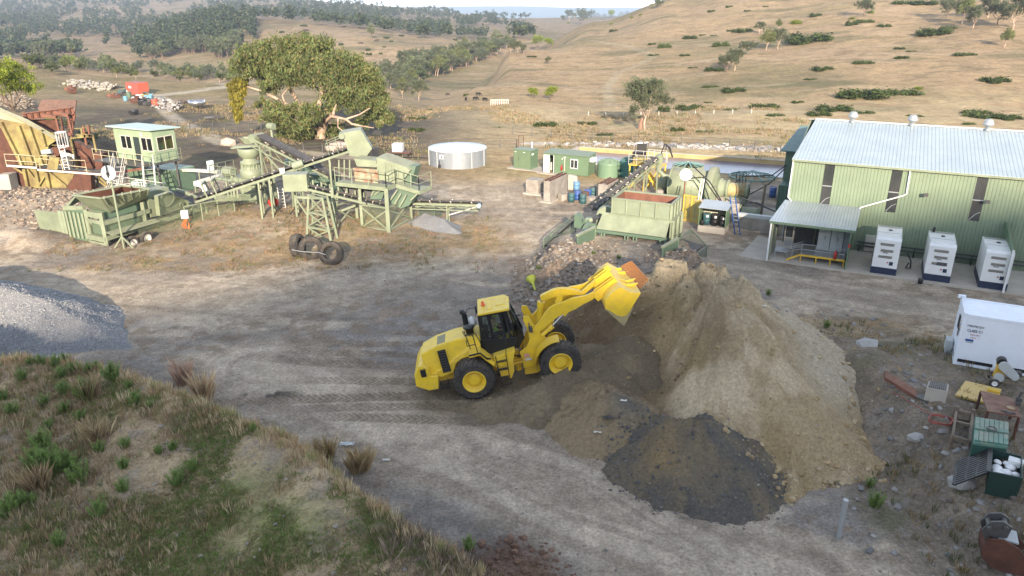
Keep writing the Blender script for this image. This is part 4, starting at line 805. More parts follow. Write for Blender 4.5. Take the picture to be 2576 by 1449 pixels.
for a,b,z0,z1 in segs:tbox(m,T,(a,zw,z0),(b,zw+.06,z1))
m.prism([T(s0+.01,zw+.07,0),T(s0+.01,zw+2*wr-.1,0),T(s0+.01,zw+2*wr-.1,ze-.02),T(s0+.01,zw+wr,zr-.1),T(s0+.01,zw+.07,ze-.03)],EX*.06)
tbox(m,T,(s0,zw+2*wr-.1,0),(s1,zw+2*wr,ze-.02));m.build('wall',WALLM,shed)
m=MB()
for sg in(0,1):
    n0,n1=(zw-.18,zw+wr) if sg==0 else(zw+wr,zw+2*wr+.15)
    z0,z1=(ze+.03,zr) if sg==0 else(zr,ze)
    m.hexa([T(s0-.12,n0,z0-.05),T(s1,n0,z0-.05),T(s1,n1,z1-.05),T(s0+.35,n1,z1-.05),T(s0-.12,n0,z0),T(s1,n0,z0),T(s1,n1,z1),T(s0+.35,n1,z1)])
rf=m.build('roof',ROOFM,shed)
m=MB();m.bar(T(s0-.1,zw-.2,ze-.06),T(s1,zw-.2,ze-.06),.12,.12);m.build('gutter',PG,shed)
m=MB();m.bar(T(s0+.35,zw+wr,zr+.04),T(s1,zw+wr,zr+.04),.3,.06);m.build('ridge_cap',WH,shed)
for a,b in WN:
    f=B1(T,(a+.01,zw+.03,3.01),(b-.01,zw+.05,5.92),'window',LOUV,shed)
    m=MB();tbox(m,T,(a+.01,zw-.02,4.32),(b-.01,zw+.028,4.38));m.bar(T(a+.05,zw,3.05),T((a+b)/2+.02,zw,3.45),.04);m.bar(T((a+b)/2+.02,zw,3.45),T(b-.04,zw,3.6),.035);m.build('frame',GAL,f)
for i,px in enumerate(((1203,100),(1648,125),(2207,158))):
    s=(3.3,7.3,12.05)[i];c=T(s,zw+wr-.25,zr-.05);m=MB();m.lathe(c,[(.17,0),(.17,.35),(.33,.38),(.35,.52),(.27,.62),(.29,.66),(.20,.80),(.02,.84)],n=18);m.build('roof_vent',GAL,shed)
m=MB();m.tube([T(s0-.03,zw-.12,5.95),T(s0-.05,zw-.10,3.35),T(s0+.2,zw-.25,3.12)],.05,8);m.build('downpipe',WH,shed)
m=MB();m.tube([T(7.45,zw-.12,5.95),T(7.5,zw-.10,4.35),T(7.3,zw-.12,4.2),T(4.95,zw-.12,3.15),T(4.8,zw-.3,2.98)],.05,8);m.build('downpipe',WH,shed)
for s,z in((8.55,4.45),(11.95,4.38)):
    m=MB();m.bar(T(s,zw-.02,z),T(s,zw-.3,z+.03),.05);m.box(T(s+.05,zw-.36,z),(.28,.12,.2),AN);m.build('flood_light',STEEL,shed)
for z in(.55,.8):
    m=MB();m.bar(T(5.1,zw-.25,z),T(18,zw-.25,z),.06,.1)
    for k in range(12):m.bar(T(5.3+k*1.1,zw-.25,0.12),T(5.3+k*1.1,zw-.25,z),.05)
    m.build('cable_tray',STEEL,shed)
# lean-to
lt=thing('lean_to','low lean-to porch with switch cabinets at the left front of the green shed','lean-to',T(0,0,0))
m=MB();m.hexa([T(-.2,-.12,2.72),T(4.95,-.12,2.72),T(5.0,4.72,3.05),T(.1,4.72,3.05),T(-.2,-.12,2.78),T(4.95,-.12,2.78),T(5.0,4.72,3.11),T(.1,4.72,3.11)]);m.build('roof',ROOF2,lt)
m=MB();m.bar(T(-.2,-.15,2.7),T(4.95,-.15,2.7),.1,.14);m.build('gutter',DG,lt)
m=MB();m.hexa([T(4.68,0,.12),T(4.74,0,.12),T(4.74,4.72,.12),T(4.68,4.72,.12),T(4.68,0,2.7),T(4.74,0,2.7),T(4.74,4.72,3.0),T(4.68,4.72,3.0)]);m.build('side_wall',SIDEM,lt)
m=MB();m.hexa([T(0,.3,.12),T(.05,.3,.12),T(.05,3.2,.12),T(0,3.2,.12),T(0,.3,2.7),T(.05,.3,2.7),T(.05,3.2,2.9),T(0,3.2,2.9)]);m.build('mesh_wall',WIRED,lt)
m=MB();tbox(m,T,(.3,4.6,.12),(4.6,4.68,2.9));m.build('back_wall',STEEL,lt)
m=MB();m.tube([T(-.06,-.1,2.66),T(-.06,-.1,.05)],.06,8);m.build('downpipe',WH,lt)
for s,d in((0.05,0.06),(.05,2.2),(2.4,4.4)):m=MB();m.bar(T(s,d,.12),T(s,d,2.7),.08);m.build('post',PG,lt)
m=MB();tbox(m,T,(4.66,-.01,1.62),(4.8,.02,1.82));m.build('safety_sign',RED,lt)
wt=thing('wall_cabinet','tall off-white cabinet with a dark glazed door inside the lean-to, left of the steps','cabinet',T(.75,3.0,.12))
B1(T,(.55,2.9,.12),(1.15,3.5,2.5),'body',OW,wt,.01);B1(T,(.62,2.86,1.0),(1.08,2.896,1.75),'door_window',DGL,wt);B1(T,(.62,2.86,.35),(1.08,2.896,.9),'lower_panel',GAL,wt);B1(T,(.78,2.86,2.12),(.95,2.896,2.3),'display',DGL,wt)
for s_a,s_b,lab in((2.75,3.5,'pale grey switch cabinet, left of the pair on the lean-to platform'),(3.53,4.3,'pale grey switch cabinet, right of the pair on the lean-to platform')):
    c=thing('switch_cabinet',lab,'cabinet',T(s_a,2.2,.6));B1(T,(s_a,2.0,.62),(s_b,2.9,2.45),'body',GRYP,c,.01);B1(T,((s_a+s_b)/2+.01,1.97,.7),(s_b-.03,1.996,2.38),'door',GRYP,c,.008);B1(T,(s_a+.03,1.97,.7),((s_a+s_b)/2-.01,1.996,2.38),'door',GRYP,c,.008);B1(T,((s_a+s_b)/2+.04,1.94,1.4),((s_a+s_b)/2+.07,1.968,1.62),'handle',BLK,c)
c=thing('switch_cabinet','darker grey narrow cabinet nearest the green side wall of the lean-to','cabinet',T(4.35,2,.6));B1(T,(4.33,2.0,.62),(4.66,2.9,2.4),'body',paint('mid_grey',(.22,.25,.27),dust=.1),c,.01)
pf=thing('platform','raised grating platform with yellow frame and grey hand rails in the lean-to','platform',T(2.2,.5,.12))
m=MB();tbox(m,T,(1.9,.55,.58),(4.6,1.95,.62));m.build('grating',GAL,pf)
m=MB();m.bar(T(1.85,.5,.56),T(4.6,.5,.56),.06,.12);m.bar(T(1.9,.55,.56),T(1.1,.35,.16),.08,.12)
m.build('frame',YS,pf)
for s in(1.95,2.9,3.75,4.55):
    m=MB();m.bar(T(s,.52,.12),T(s,.52,.56),.06);m.build('leg',YS,pf)
m=MB()
for z in(.95,1.3):m.tube([T(1.95,.55,z),T(4.55,.55,z)],.02,6)
for s in(1.95,2.8,3.7,4.5):m.tube([T(s,.55,.6),T(s,.55,1.3)],.02,6)
for d in(.55,1.2):m.tube([T(1.95,d,1.3),T(1.2,d,.95),T(1.05,d,.8),T(1.2,d,.68),T(1.95,d,.98)],.02,6);m.tube([T(1.4,d,.2),T(1.4,d,1.0)],.02,6)
m.build('hand_rail',GAL,pf)
m=MB();tbox(m,T,(.25,.8,.5),(1.1,1.9,.54));m.bar(T(.3,.85,.12),T(.3,.85,.5),.05);m.bar(T(1.05,.85,.12),T(1.05,.85,.5),.05);m.build('step_deck',GAL,pf)
def extinguisher(p,lab,s=1.):
    r=thing('fire_extinguisher',lab,'extinguisher',p);m=MB();m.lathe(p,[(0,0),(.09*s,0),(.09*s,.42*s),(.03*s,.5*s),(.03*s,.55*s)],n=14);m.build('cylinder',RED,r);m=MB();m.bar(p+ZV*.55*s,p+ZV*.6*s+Vector((.1,0,0))*s,.04);m.tube([p+ZV*.55*s,p+Vector((.12*s,-.02,.4*s)),p+Vector((.1*s,-.03,.15*s))],.015,5);m.build('hose',BLK,r)
extinguisher(T(4.0,.42,.62),'red fire extinguisher on the lean-to platform edge')
# right-hand lean-to beyond the third generator
rt=thing('side_screen','dark green corrugated screen wall with white downpipe at the right edge of the picture','screen wall',T(13.3,0,0))
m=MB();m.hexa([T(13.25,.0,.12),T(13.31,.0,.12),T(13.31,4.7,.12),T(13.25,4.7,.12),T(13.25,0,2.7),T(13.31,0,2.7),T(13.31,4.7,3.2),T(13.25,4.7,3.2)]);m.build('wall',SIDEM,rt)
m=MB();m.tube([T(13.28,-.08,2.7),T(13.28,-.08,.1)],.06,8);m.build('downpipe',WH,rt)
# generators
def gen(s,lab,extra,exh,first):
    r=thing('generator',lab,'generator',T(s,.25,.12),'generators along the shed slab');w,L=1.42,3.05;G=fr(T(s,.22,.12),EX)
    m=MB();m.prism([G(0,0,.42),G(0,.0,2.2),G(0,.16,2.34),G(0,L,2.34),G(0,L,.42)],EX*w);m.build('canopy',WH,r,.02)
    B1(G,(-.02,-.02,0),(w+.02,L,.415),'base_tank',NAVY,r,.01)
    for k,z in enumerate((2.0,1.6,1.2)):
        a=.36 if k==1 else .30;lv=B1(G,(a-.02,-.012,z-.16),(w-.35,-.002,z+.02),'louvre',OW,r)
        m=MB()
        for j in range(4):tbox(m,G,(a,-.026,z-.145+j*.04),(w-.37,-.013,z-.125+j*.04))
        m.build('slats',STEEL,lv)
    m=MB();tbox(m,G,(.5,-.02,1.37),(.78,-.002,1.41));m.build('name_plate',STEEL,r)
    m=MB();tbox(m,G,(.95,-.02,.62),(1.16,-.002,.85));m.build('control_window',NAVY,r)
    m=MB();tbox(m,G,(.8,-.02,.75),(.9,-.002,.82));m.build('warning_sticker',RED,r)
    m=MB()
    for x in(.03,w-.03):m.bar(G(x,.2,2.37),G(x,.95,2.37),.02)
    m.bar(G(.03,1.25,2.35),G(w-.03,1.25,2.35),.03,.02);tbox(m,G,(.06,2.55,2.35),(w-.06,2.95,2.36));m.build('roof_trim',GAL,r)
    m=MB();m.cyl(G(.75,1.9,2.34),G(.75,1.9,2.39),.11);m.build('roof_cap',BLK,r)
    m=MB();tbox(m,G,(w+.002,.3,.9),(w+.014,1.3,2.1));tbox(m,G,(w+.002,1.5,.9),(w+.014,2.6,2.1));m.build('side_door',WH,r)
    if exh:
        m=MB();m.cyl(G(.25,2.75,2.34),G(.25,2.75,2.58),.08);m.cyl(G(.25,2.75,2.5),G(.25,2.62,2.62),.09);m.build('exhaust',BLK,r)
    if extra:
        m=MB();tbox(m,G,(.55,-.03,1.03),(1.1,-.014,1.24));m.build('dark_grille',STEEL,r)
for k,(px,lab,ex,eh) in enumerate((((1330,1250),'white generator with navy base nearest the lean-to','',0),((1725,1310),'white generator with navy base, the middle one with a black exhaust on its roof',1,1),((2145,1372),'white generator with navy base beside the right hand screen wall','',0))):
    p=W(*cD(*px),.12)-SO;gen(p.dot(EX),lab,ex,eh,k==0)
bb=W(*cD(1705,1310),.12);m=MB();m.lathe(bb,[(0,0),(.14,0),(.15,.3),(.0,.3)],n=14);tag(m.build('black_bucket',BLK),'small black bucket on the slab left of the middle generator','bucket')
wb=W(*cD(1340,1045),.5);m=MB();m.box(wb+Vector((0,.3,.25)),(.6,.25,1.1),AN);tag(m.build('wall_panel',OW,None,.01),'small off-white panel standing against the shed wall behind the first generator','panel')
m=MB();pp=T(8.1,2.2,.2);m.tube([pp+Vector((0,0,.9)),pp+Vector((.15,-.3,.5)),pp+Vector((.1,-.5,.05)),pp+Vector((-.1,-.35,.02)),pp+Vector((.1,-.2,.3))],.05,6);tag(m.build('cable_bundle',BLK),'loose black cable bundle between the first and middle generator','cable')
# tower building behind the shed
tw=W(*cD(655,720));O=Vector((tw.x,tw.y,0));Q=fr(O,EX);r=thing('tower_building','tall dark green plant building behind the left end of the shed','building',O)
B1(Q,(0,0,0),(5,5,4.7),'wall',DG,r);m=MB();m.hexa([Q(-.4,-.5,4.55),Q(5,-.5,4.55),Q(5,5,5.9),Q(.4,5,5.9),Q(-.4,-.5,4.65),Q(5,-.5,4.65),Q(5,5,6.0),Q(.4,5,6.0)]);m.build('roof',paint('teal_roof',(.10,.20,.19)),r)
m=MB();tbox(m,Q,(1.5,-.05,3.2),(2.4,-.002,4.2));m.build('window',WH,r);B1(Q,(1.2,-.25,4.2),(2.6,-.06,4.3),'lamp',GRYP,r)
r=thing('shipping_container','dark green container half hidden behind the left end of the shed','container',Q(0,-1.,0));B1(Q,(.1,-2.6,0),(5,-.1,2.2),'body',corr('container_green',(.07,.13,.09),(.06,.11,.08),tuple(EX),.28,.5,0,.05),r);B1(Q,(.06,-2.64,.05),(.14,-2.56,2.2),'corner_post',DG,r)
# white self bunded tank container
CO=W(*cR(530,405),1.3);Cn=fr(CO,EX)
r=thing('tank_container','white fuel tank container lettered for combustible liquid on the right hand terrace','container',CO)
L_,W_,h_=6.0,2.15,2.36
B1(Cn,(.03,.03,.28),(L_-.03,W_-.03,h_-.1),'shell',WHC,r,.01);B1(Cn,(.12,.14,h_-.1),(L_-.1,W_-.1,h_-.03),'roof_sheet',WHC,r,.01)
m=MB()
for x in(.0,L_-.14):
    for y in(0,W_-.14):tbox(m,Cn,(x,y,0),(x+.14,y+.14,h_+.03))
m.build('corner_post',WHC,r,.01)
m=MB()
for y in(0.01,W_-.13):tbox(m,Cn,(.14,y,h_-.12),(L_-.14,y+.12,h_));tbox(m,Cn,(.14,y,0.0),(L_-.14,y+.12,.1));tbox(m,Cn,(1.45,y,.1),(1.6,y+.1,.3));tbox(m,Cn,(3.4,y,.1),(3.55,y+.1,.3))
for x in(.01,L_-.13):tbox(m,Cn,(x,.14,h_-.12),(x+.12,W_-.14,h_));tbox(m,Cn,(x,.14,0),(x+.12,W_-.14,.12))
m.build('frame_rail',WHC,r,.008)
B1(Cn,(.15,.12,.1),(L_-.15,W_-.12,.279),'underframe',BLK,r)
m=MB();m.cyl(Cn(-.05,W_-.1,h_),Cn(-.05,W_-.1,h_+.12),.09);tbox(m,Cn,(.02,W_-.25,h_+.0),(.16,W_-.05,h_+.14));m.build('lifting_lug',WHC,r)
def text(body,p,size,mat,par,name,sx=1,bold=.0,rx=90,rz=None,al='CENTER',ext=.002):
    c=bpy.data.curves.new(name,'FONT');c.body=body;c.size=size;c.align_x=al;c.align_y='CENTER';c.extrude=ext;c.offset=bold;c.resolution_u=2
    o=bpy.data.objects.new(name,c);COL.objects.link(o);dg=bpy.context.evaluated_depsgraph_get();me=bpy.data.meshes.new_from_object(o.evaluated_get(dg));bpy.data.objects.remove(o)
    me.transform(Matrix.Translation(p)@Matrix.Rotation(AN if rz is None else rz,4,'Z')@Matrix.Rotation(R_(rx),4,'X')@Matrix.Diagonal((sx,1,1,1)))
    if par is not None and par.type=='EMPTY':me.transform((Matrix.Translation(par.location)@par.rotation_euler.to_matrix().to_4x4()).inverted())
    me.materials.clear();me.materials.append(mat);o=bpy.data.objects.new(name,me);COL.objects.link(o);o.parent=par;return o
INK=paint('black_ink',(.01,.012,.02),dust=0);RINK=paint('red_ink',(.5,.03,.03),dust=0)
def onface(x,y,off=-.0): # picture point -> point on the long near face
    u,v=cR(x,y);d=ray(u,v);O_=Cn(0,.03,0);t=((O_-Vector((0,0,H))).dot(EN))/d.dot(EN);return Vector((0,0,H))+d*t-EN*.012
text('COMBUSTIBLE LIQUID',onface(645,222),.125,INK,r,'lettering',.5,.0);text('CLASS C1',onface(641,245),.165,INK,r,'lettering',.82,.003)
text('DIESEL ONLY',onface(641,264),.075,RINK,r,'lettering',.85,.0);text('SAFE FILL      L',onface(641,279),.07,RINK,r,'lettering',.8)
q=onface(613,288);m=MB();m.box(q,(.30,.01,.09),AN);m.build('blue_sticker',BLU,r);q=onface(613,298);m=MB();m.box(q,(.26,.01,.06),AN);m.build('small_sticker',GRYP,r)
for k in range(4):
    m=MB();m.box(Cn(-.004,.3,1.9-.13*k)-EX*.0,(.012,.12,.07),AN);m.build('warning_stripe',INK if k%2 else YS,r)
m=MB();tbox(m,Cn,(-.012,.9,1.3),(-.001,1.3,1.9));tbox(m,Cn,(-.012,.55,1.1),(-.001,.75,1.6));m.build('end_sticker',INK,r)
m=MB();tbox(m,Cn,(-.28,1.1,.0),(-.02,1.7,.6));m.build('outlet_box',GRYP,r,.01)
# small yellow crusher on a wheeled frame
K=hit(*cR(735,515));A_=fr(K,EX);r=thing('portable_crusher','little yellow jaw machine with grey belt guards on a two wheeled trailer frame','machine',K)
m=MB();m.bar(A_(-.5,0,.42),A_(1.9,0,.42),.09,.1);m.bar(A_(-.5,.75,.42),A_(1.9,.75,.42),.09,.1);m.bar(A_(-.5,0,.42),A_(-.5,.75,.42),.09);m.bar(A_(1.9,0,.42),A_(1.9,.75,.42),.09);m.bar(A_(.4,0,.5),A_(.4,.75,.5),.09);m.build('trailer_frame',WOOD,r)
def wheel(par,c,R,w,ax,name='wheel',rimc=None,tread=0,lug=.03,hub=1):
    ax=Vector(ax).normalized();c=Vector(c);m=MB();r=R*.56;m.lathe(c-ax*w/2,[(r,0.02*w),(R*.80,0),(R*.93,w*.06),(R,w*.2),(R,w*.8),(R*.93,w*.94),(R*.80,w),(r,w*.98),(r*.93,w*.8),(r*.93,w*.2),(r,.02*w)],ax,36)
    if tread:
        u=ax.orthogonal().normalized();v=ax.cross(u)
        for k in range(tread):
            for sgn in(-1,1):
                t=6.2832*(k+(.5 if sgn>0 else 0))/tread;t2=t+.16*.8
                def P(tt,rr,xx):return c+(u*math.cos(tt)+v*math.sin(tt))*rr+ax*xx
                dt=6.2832/tread*.30
                a0,a1=.03*w,.49*w
                q=[P(t-dt,R*.985,sgn*a0),P(t+dt,R*.985,sgn*a0),P(t2+dt,R*.96,sgn*a1),P(t2-dt,R*.96,sgn*a1),P(t-dt,R+lug,sgn*a0),P(t+dt,R+lug,sgn*a0),P(t2+dt,R+lug*.4,sgn*a1),P(t2-dt,R+lug*.4,sgn*a1)];m.hexa(q)
                q=[P(t2-dt,R*.955,sgn*.485*w),P(t2+dt,R*.955,sgn*.485*w),P(t2+dt,R*.80,sgn*.505*w),P(t2-dt,R*.80,sgn*.505*w),P(t2-dt,R+lug*.4,sgn*.49*w),P(t2+dt,R+lug*.4,sgn*.49*w),P(t2+dt,R*.80,sgn*.53*w),P(t2-dt,R*.80,sgn*.53*w)];m.hexa(q)
    t_=m.build(name if rimc is None else 'tyre',RUB,par)
    if rimc:
        m=MB()
        for s in(-1,1):
            m.lathe(c,[(r*1.04,s*w*.49),(r*.97,s*w*.50),(r*.93,s*w*.47),(r*.90,s*w*.36),(r*.80,s*w*.30),(r*.78,s*w*.16),(r*.62,s*w*.13),(r*.55,s*w*.12),(r*.52,s*w*.2),(r*.42,s*w*.22),(.0,s*w*.22)],ax,30)
            u=ax.orthogonal().normalized();v=ax.cross(u)
            if hub:
                for k in range(14):
                    t=6.2832*k/14;p=c+(u*math.cos(t)+v*math.sin(t))*r*.47;m.cyl(p+ax*s*w*.2,p+ax*s*w*.25,r*.035,n=6)
        m.build('rim',rimc,par)
    return t_
wheel(r,A_(-.05,-.2,.3),.3,.16,EN,'wheel',WH,0,hub=0);wheel(r,A_(-.05,.95,.3),.3,.16,EN,'wheel',WH,0,hub=0)
m=MB();m.prism([A_(-.15,.15,.5),A_(.45,.15,.5),A_(.4,.15,1.25),A_(.05,.15,1.5),A_(-.1,.15,1.1)],EN*.5);m.box(A_(.1,.35,1.45),(.5,.4,.12),AN);m.build('crusher_body',YS,r,.02)
m=MB()
for c1,c2,R1,R2 in(((.25,-.02,1.55),(.95,-.02,.95),.32,.24),):
    d=A_(*c2)-A_(*c1);a=math.atan2(c2[2]-c1[2],c2[0]-c1[0]);pts=[]
    for k in range(13):t=a+math.pi/2+math.pi*k/12;pts.append(A_(c1[0]+R1*math.cos(t),-.02,c1[2]+R1*math.sin(t)))
    for k in range(13):t=a-math.pi/2+math.pi*k/12;pts.append(A_(c2[0]+R2*math.cos(t),-.02,c2[2]+R2*math.sin(t)))
    m.prism(pts,EN*-.14)
m.cyl(A_(.12,-.02,.72),A_(.12,-.16,.72),.29,n=24);m.build('belt_guard',GRYP,r,.01)
m=MB();m.cyl(A_(.15,.2,1.62),A_(.15,.7,1.62),.3,n=24);m.build('flywheel',BLK,r)
m=MB();m.cyl(A_(1.0,.2,.8),A_(1.0,.65,.8),.18);m.box(A_(1.15,.4,1.0),(.4,.4,.3),AN);m.build('engine',STEEL,r)
m=MB();m.tube([A_(1.9,.35,.5),A_(2.3,.35,.5),A_(2.4,.35,.9)],.04,6);m.build('drawbar',GAL,r)
r.scale=(.62,.62,.62)
# terrace odds and ends
def quad_plate(name,pts,th,mat,lab,cat,z=None,bev=0):
    P=[];
    for p in pts:
        u,v=cR(*p);P.append(W(u,v,z) if z is not None else hit(u,v))
    m=MB();m.prism([p+ZV*.02 for p in P],(0,0,th));return tag(m.build(name,mat,None,bev),lab,cat)
g0=hz(16.5,24);LZ=1.3
o=quad_plate('yellow_plate',((541,567),(592,498),(770,540),(735,618)),.08,paint('cream_yellow_board',(.60,.42,.14),(.5,.34,.12),.6),'cream yellow steel plate lying flat beside the rusty table','plate',LZ+.08)
m=MB();q=[W(*cR(*p),LZ+.2) for p in((705,528),(765,542),(760,552),(700,538))];m.prism(q,(0,0,.08));tag(m.build('yellow_bracket',YS),'bright yellow bracket on the far corner of the cream plate','bracket')
r=thing('steel_table','rusty steel topped bench standing left of the right picture edge','table',W(*cR(760,700),LZ))
tz=LZ+.82;P=[W(*cR(*p),tz) for p in((665,540),(840,585),(862,673),(700,642))];m=MB();m.prism(P,(0,0,.05));m.build('table_top',RUST2,r)
for i in range(4):
    m=MB();c=sum(P,Vector())/4;p=P[i].lerp(c,.05);m.bar(Vector((p.x,p.y,LZ-.1)),p,.07);m.build('leg',RUST,r)
vz=P[1].lerp(P[2],.35);r=thing('bench_vice','dark bench vice on the far right corner of the rusty table','vice',vz+ZV*.05)
m=MB();m.box(vz+ZV*.16,(.16,.3,.12),AN);m.box(vz+ZV*.3,(.18,.1,.14),AN);m.build('vice_body',STEEL,r,.01);m=MB();m.tube([vz+ZV*.2+EX*-.05,vz+ZV*.62+EX*.02],.035,6);m.bar(vz+ZV*.1+EX*.25,vz+ZV*.5+EX*.28,.06);m.build('screw',STEEL,r)
p=P[1].lerp(P[2],.62)-EX*.25+ZV*.05;m=MB();m.lathe(p,[(0,0),(.12,0),(.14,.04),(.1,.05),(0,.05)],n=16);tag(m.build('brass_disc',paint('tan_disc',(.32,.22,.11))),'tan round disc lying on the rusty table','disc')
p=P[2]-EX*.35+EN*.12+ZV*.05;m=MB()
for k in range(6):m.tube([p+Vector((math.cos(k),math.sin(k*2),0))*.12,p+Vector((math.cos(k+2)*.2,math.sin(k+1)*.12,.05))],.025,5)
tag(m.build('chain_pieces',STEEL),'heap of dark chain links on the near corner of the rusty table','chain')
# concrete pit box with grille
P=[W(*cR(*p),LZ+.95) for p in((415,488),(513,506),(508,540),(402,520))];r=thing('vent_box','pale concrete box with a louvred dark top on the terrace','box',Vector((P[3].x,P[3].y,LZ)))
m=MB();c=sum(P,Vector())/4;m.hexa([Vector((p.x,p.y,LZ-.1)) for p in(P[3],P[2],P[1],P[0])]+[P[3],P[2],P[1],P[0]]);m.build('body',CONCL,r,.01)
m=MB()
for k in range(9):
    t=(k+.7)/9.6;a=P[0].lerp(P[1],t).lerp(c,.10);b=P[3].lerp(P[2],t).lerp(c,.10);m.bar(a+ZV*.02,b+ZV*.02,.05,.03)
m.build('grille',STEEL,r)
m=MB();q=hit(*cR(388,580));m.box(q+ZV*.05,(.4,.5,.06),.6);tag(m.build('slate_tile',STEEL),'dark flat tile leaning at the foot of the louvred concrete box','tile')
# wooden crate frame
P=[W(*cR(*p),LZ+.45) for p in((548,640),(628,655),(615,790),(530,765))];r=thing('wooden_crate','open weathered timber frame crate left of the green bin','crate',Vector((P[3].x,P[3].y,LZ)))
m=MB()
for a,b in((0,1),(1,2),(2,3),(3,0)):
    for h in(0,-.3):m.bar(P[a]+ZV*h,P[b]+ZV*h,.08,.14)
m.bar(P[0].lerp(P[3],.42),P[1].lerp(P[2],.42),.09,.12);m.build('rail',WOOD,r)
for i in range(4):
    m=MB();m.bar(P[i]-ZV*.65,P[i]+ZV*(.22 if i in(0,1) else .03),.11);m.build('post',WOOD,r)
m=MB();m.prism([p-ZV*.5 for p in P],(0,0,.04));m.build('floor',STEEL,r)
q=P[3].lerp(P[1],.25)-ZV*.42;m=MB();m.tube([q,q+Vector((.15,.35,.05))],.06,6);tag(m.build('white_offcut',WH),'white scrap piece inside the timber crate','scrap')
# green lidded bin and open bin
BG=paint('bin_green',(.03,.085,.065),(.025,.07,.055),.5,dust=.3);BDK=paint('dark_bin_green',(.012,.035,.028),(.01,.03,.022),.55,dust=.1);LIDG=paint('lid_green',(.06,.19,.145),(.25,.22,.17),.6,sc=2,amt=.5,dust=.4)
Pt=[W(*cR(*p),LZ+1.0) for p in((642,668),(806,695),(803,812),(632,790))]
r=thing('lidded_bin','green plastic pallet bin with a ribbed lid between the timber crate and the open bin','bin',Vector((Pt[3].x,Pt[3].y,LZ)))
m=MB();dn=lambda p:Vector((p.x,p.y,LZ));cc=sum(Pt,Vector())/4;m.hexa([dn(p.lerp(cc,.04)) for p in(Pt[3],Pt[2],Pt[1],Pt[0])]+[p.lerp(cc,.02)-ZV*.1 for p in(Pt[3],Pt[2],Pt[1],Pt[0])]);m.build('bin_body',BG,r,.02)
m=MB();m.hexa([p-ZV*.1 for p in(Pt[3],Pt[2],Pt[1],Pt[0])]+[p for p in(Pt[3],Pt[2],Pt[1],Pt[0])])
for k in range(7):
    t=(k+.5)/7;a=Pt[0].lerp(Pt[1],t);b=Pt[3].lerp(Pt[2],t);m.bar(a.lerp(b,.04)+ZV*.03,a.lerp(b,.42)+ZV*.03,.13,.07);m.bar(a.lerp(b,.58)+ZV*.03,a.lerp(b,.97)+ZV*.03,.13,.07)
m.bar(Pt[0].lerp(Pt[3],.5)+ZV*.05,Pt[1].lerp(Pt[2],.5)+ZV*.05,.14,.1);m.build('lid',LIDG,r,.01)
m=MB();q=cc+ZV*.12;m.lathe(q,[(.12,0),(.16,0),(.16,.03),(.12,.03),(.12,0)],n=16);m.build('handle_ring',STEEL,r)
Pt=[W(*cR(*p),LZ+.85) for p in((725,822),(872,858),(878,968),(716,935))]
r=thing('open_bin','dark green pallet bin standing open and full of white plastic bags','bin',Vector((Pt[3].x,Pt[3].y,LZ)))
Q4=[Pt[3],Pt[2],Pt[1],Pt[0]];cc=sum(Pt,Vector())/4;m=MB()
for i in range(4):
    a,b=Q4[i],Q4[(i+1)%4];ai,bi=a.lerp(cc,.07),b.lerp(cc,.07);m.hexa([dn(a.lerp(cc,.03)),dn(b.lerp(cc,.03)),dn(bi),dn(ai),a,b,bi,ai])
m.prism([dn(p.lerp(cc,.05))+ZV*.08 for p in Q4],(0,0,.05));m.build('bin_body',BDK,r)
m=MB();P0,P3=Pt[0]-EX*.03,Pt[3]-EX*.03;e0=P0-EX*.85-ZV*.72+EN*-.1;e3=P3-EX*.85-ZV*.72+EN*-.1
for k in range(12):
    t=k/11;m.bar(P0.lerp(P3,t),e0.lerp(e3,t),.06,.05)
for t in(.02,.35,.65,.98):m.bar(P0.lerp(e0,t),P3.lerp(e3,t),.12 if t in(.02,.98) else .07,.05)
m.build('grid_lid',BLK,r)
for k in range(9):
    a=rng.uniform(0,1);b=rng.uniform(.1,1);q=Pt[0].lerp(Pt[1],a).lerp(Pt[3].lerp(Pt[2],a),b).lerp(cc,.25)-ZV*.22;R=rng.uniform(.14,.26)
    V=ICO*np.array([R,R,R*.6])*(1+rng.uniform(-.25,.25,(12,1)));mm=MB();mm.add(V+np.array(q),[tuple(f) for f in ICF],True);o=mm.build('plastic_bag',WH);s=o.modifiers.new('s','SUBSURF');s.levels=1;s.render_levels=2
    tag(o,'crumpled white plastic bag inside the open dark green bin','bag','white bags in the open bin')
q=Pt[1].lerp(cc,.35)-ZV*.15;m=MB();m.box(q,(.42,.3,.22),AN-.2);tag(m.build('white_box',WH,None,.02),'square white box on top of the bags in the open bin','box')
# excavator bucket
K=hit(*cR(790,1390));r=thing('excavator_bucket','rusty brown digger bucket with mounting ears in the lower right corner','digger bucket',K)
U_=fr(K,Vector((.9,-.42,0)).normalized());pr=[(-.62,1.0),(-.75,.7),(-.72,.32),(-.5,.08),(-.15,0),(.35,.02),(.75,.18)];m=MB()
G_=[[U_(x,d,z) for x,z in pr] for d in(-.42,.42)];m.grid(G_,True);G2=[[U_(x*.93+.02,d,z*.93+.05) for x,z in pr] for d in(-.42,.42)];m.grid(G2,True)
for d in(-.42,.42):m.prism([U_(x,d,z) for x,z in pr]+[U_(.1,d,.9),U_(-.3,d,1.08)],(U_(0,1,0)-U_(0,0,0))*(.04 if d<0 else -.04))
m.build('shell',RUST,r)
for d in(-.24,.18):
    m=MB();m.prism([U_(-.72,d,.8),U_(-.2,d,1.05),U_(-.15,d,1.42),U_(-.4,d,1.55),U_(-.68,d,1.45),U_(-.85,d,1.1)],(U_(0,.07,0)-U_(0,0,0)));m.build('ear',STEEL,r)
m=MB();m.cyl(U_(-.3,-.34,1.38),U_(-.3,.34,1.38),.07);m.cyl(U_(-.68,-.34,1.25),U_(-.68,.34,1.25),.07);m.build('pin',STEEL,r)
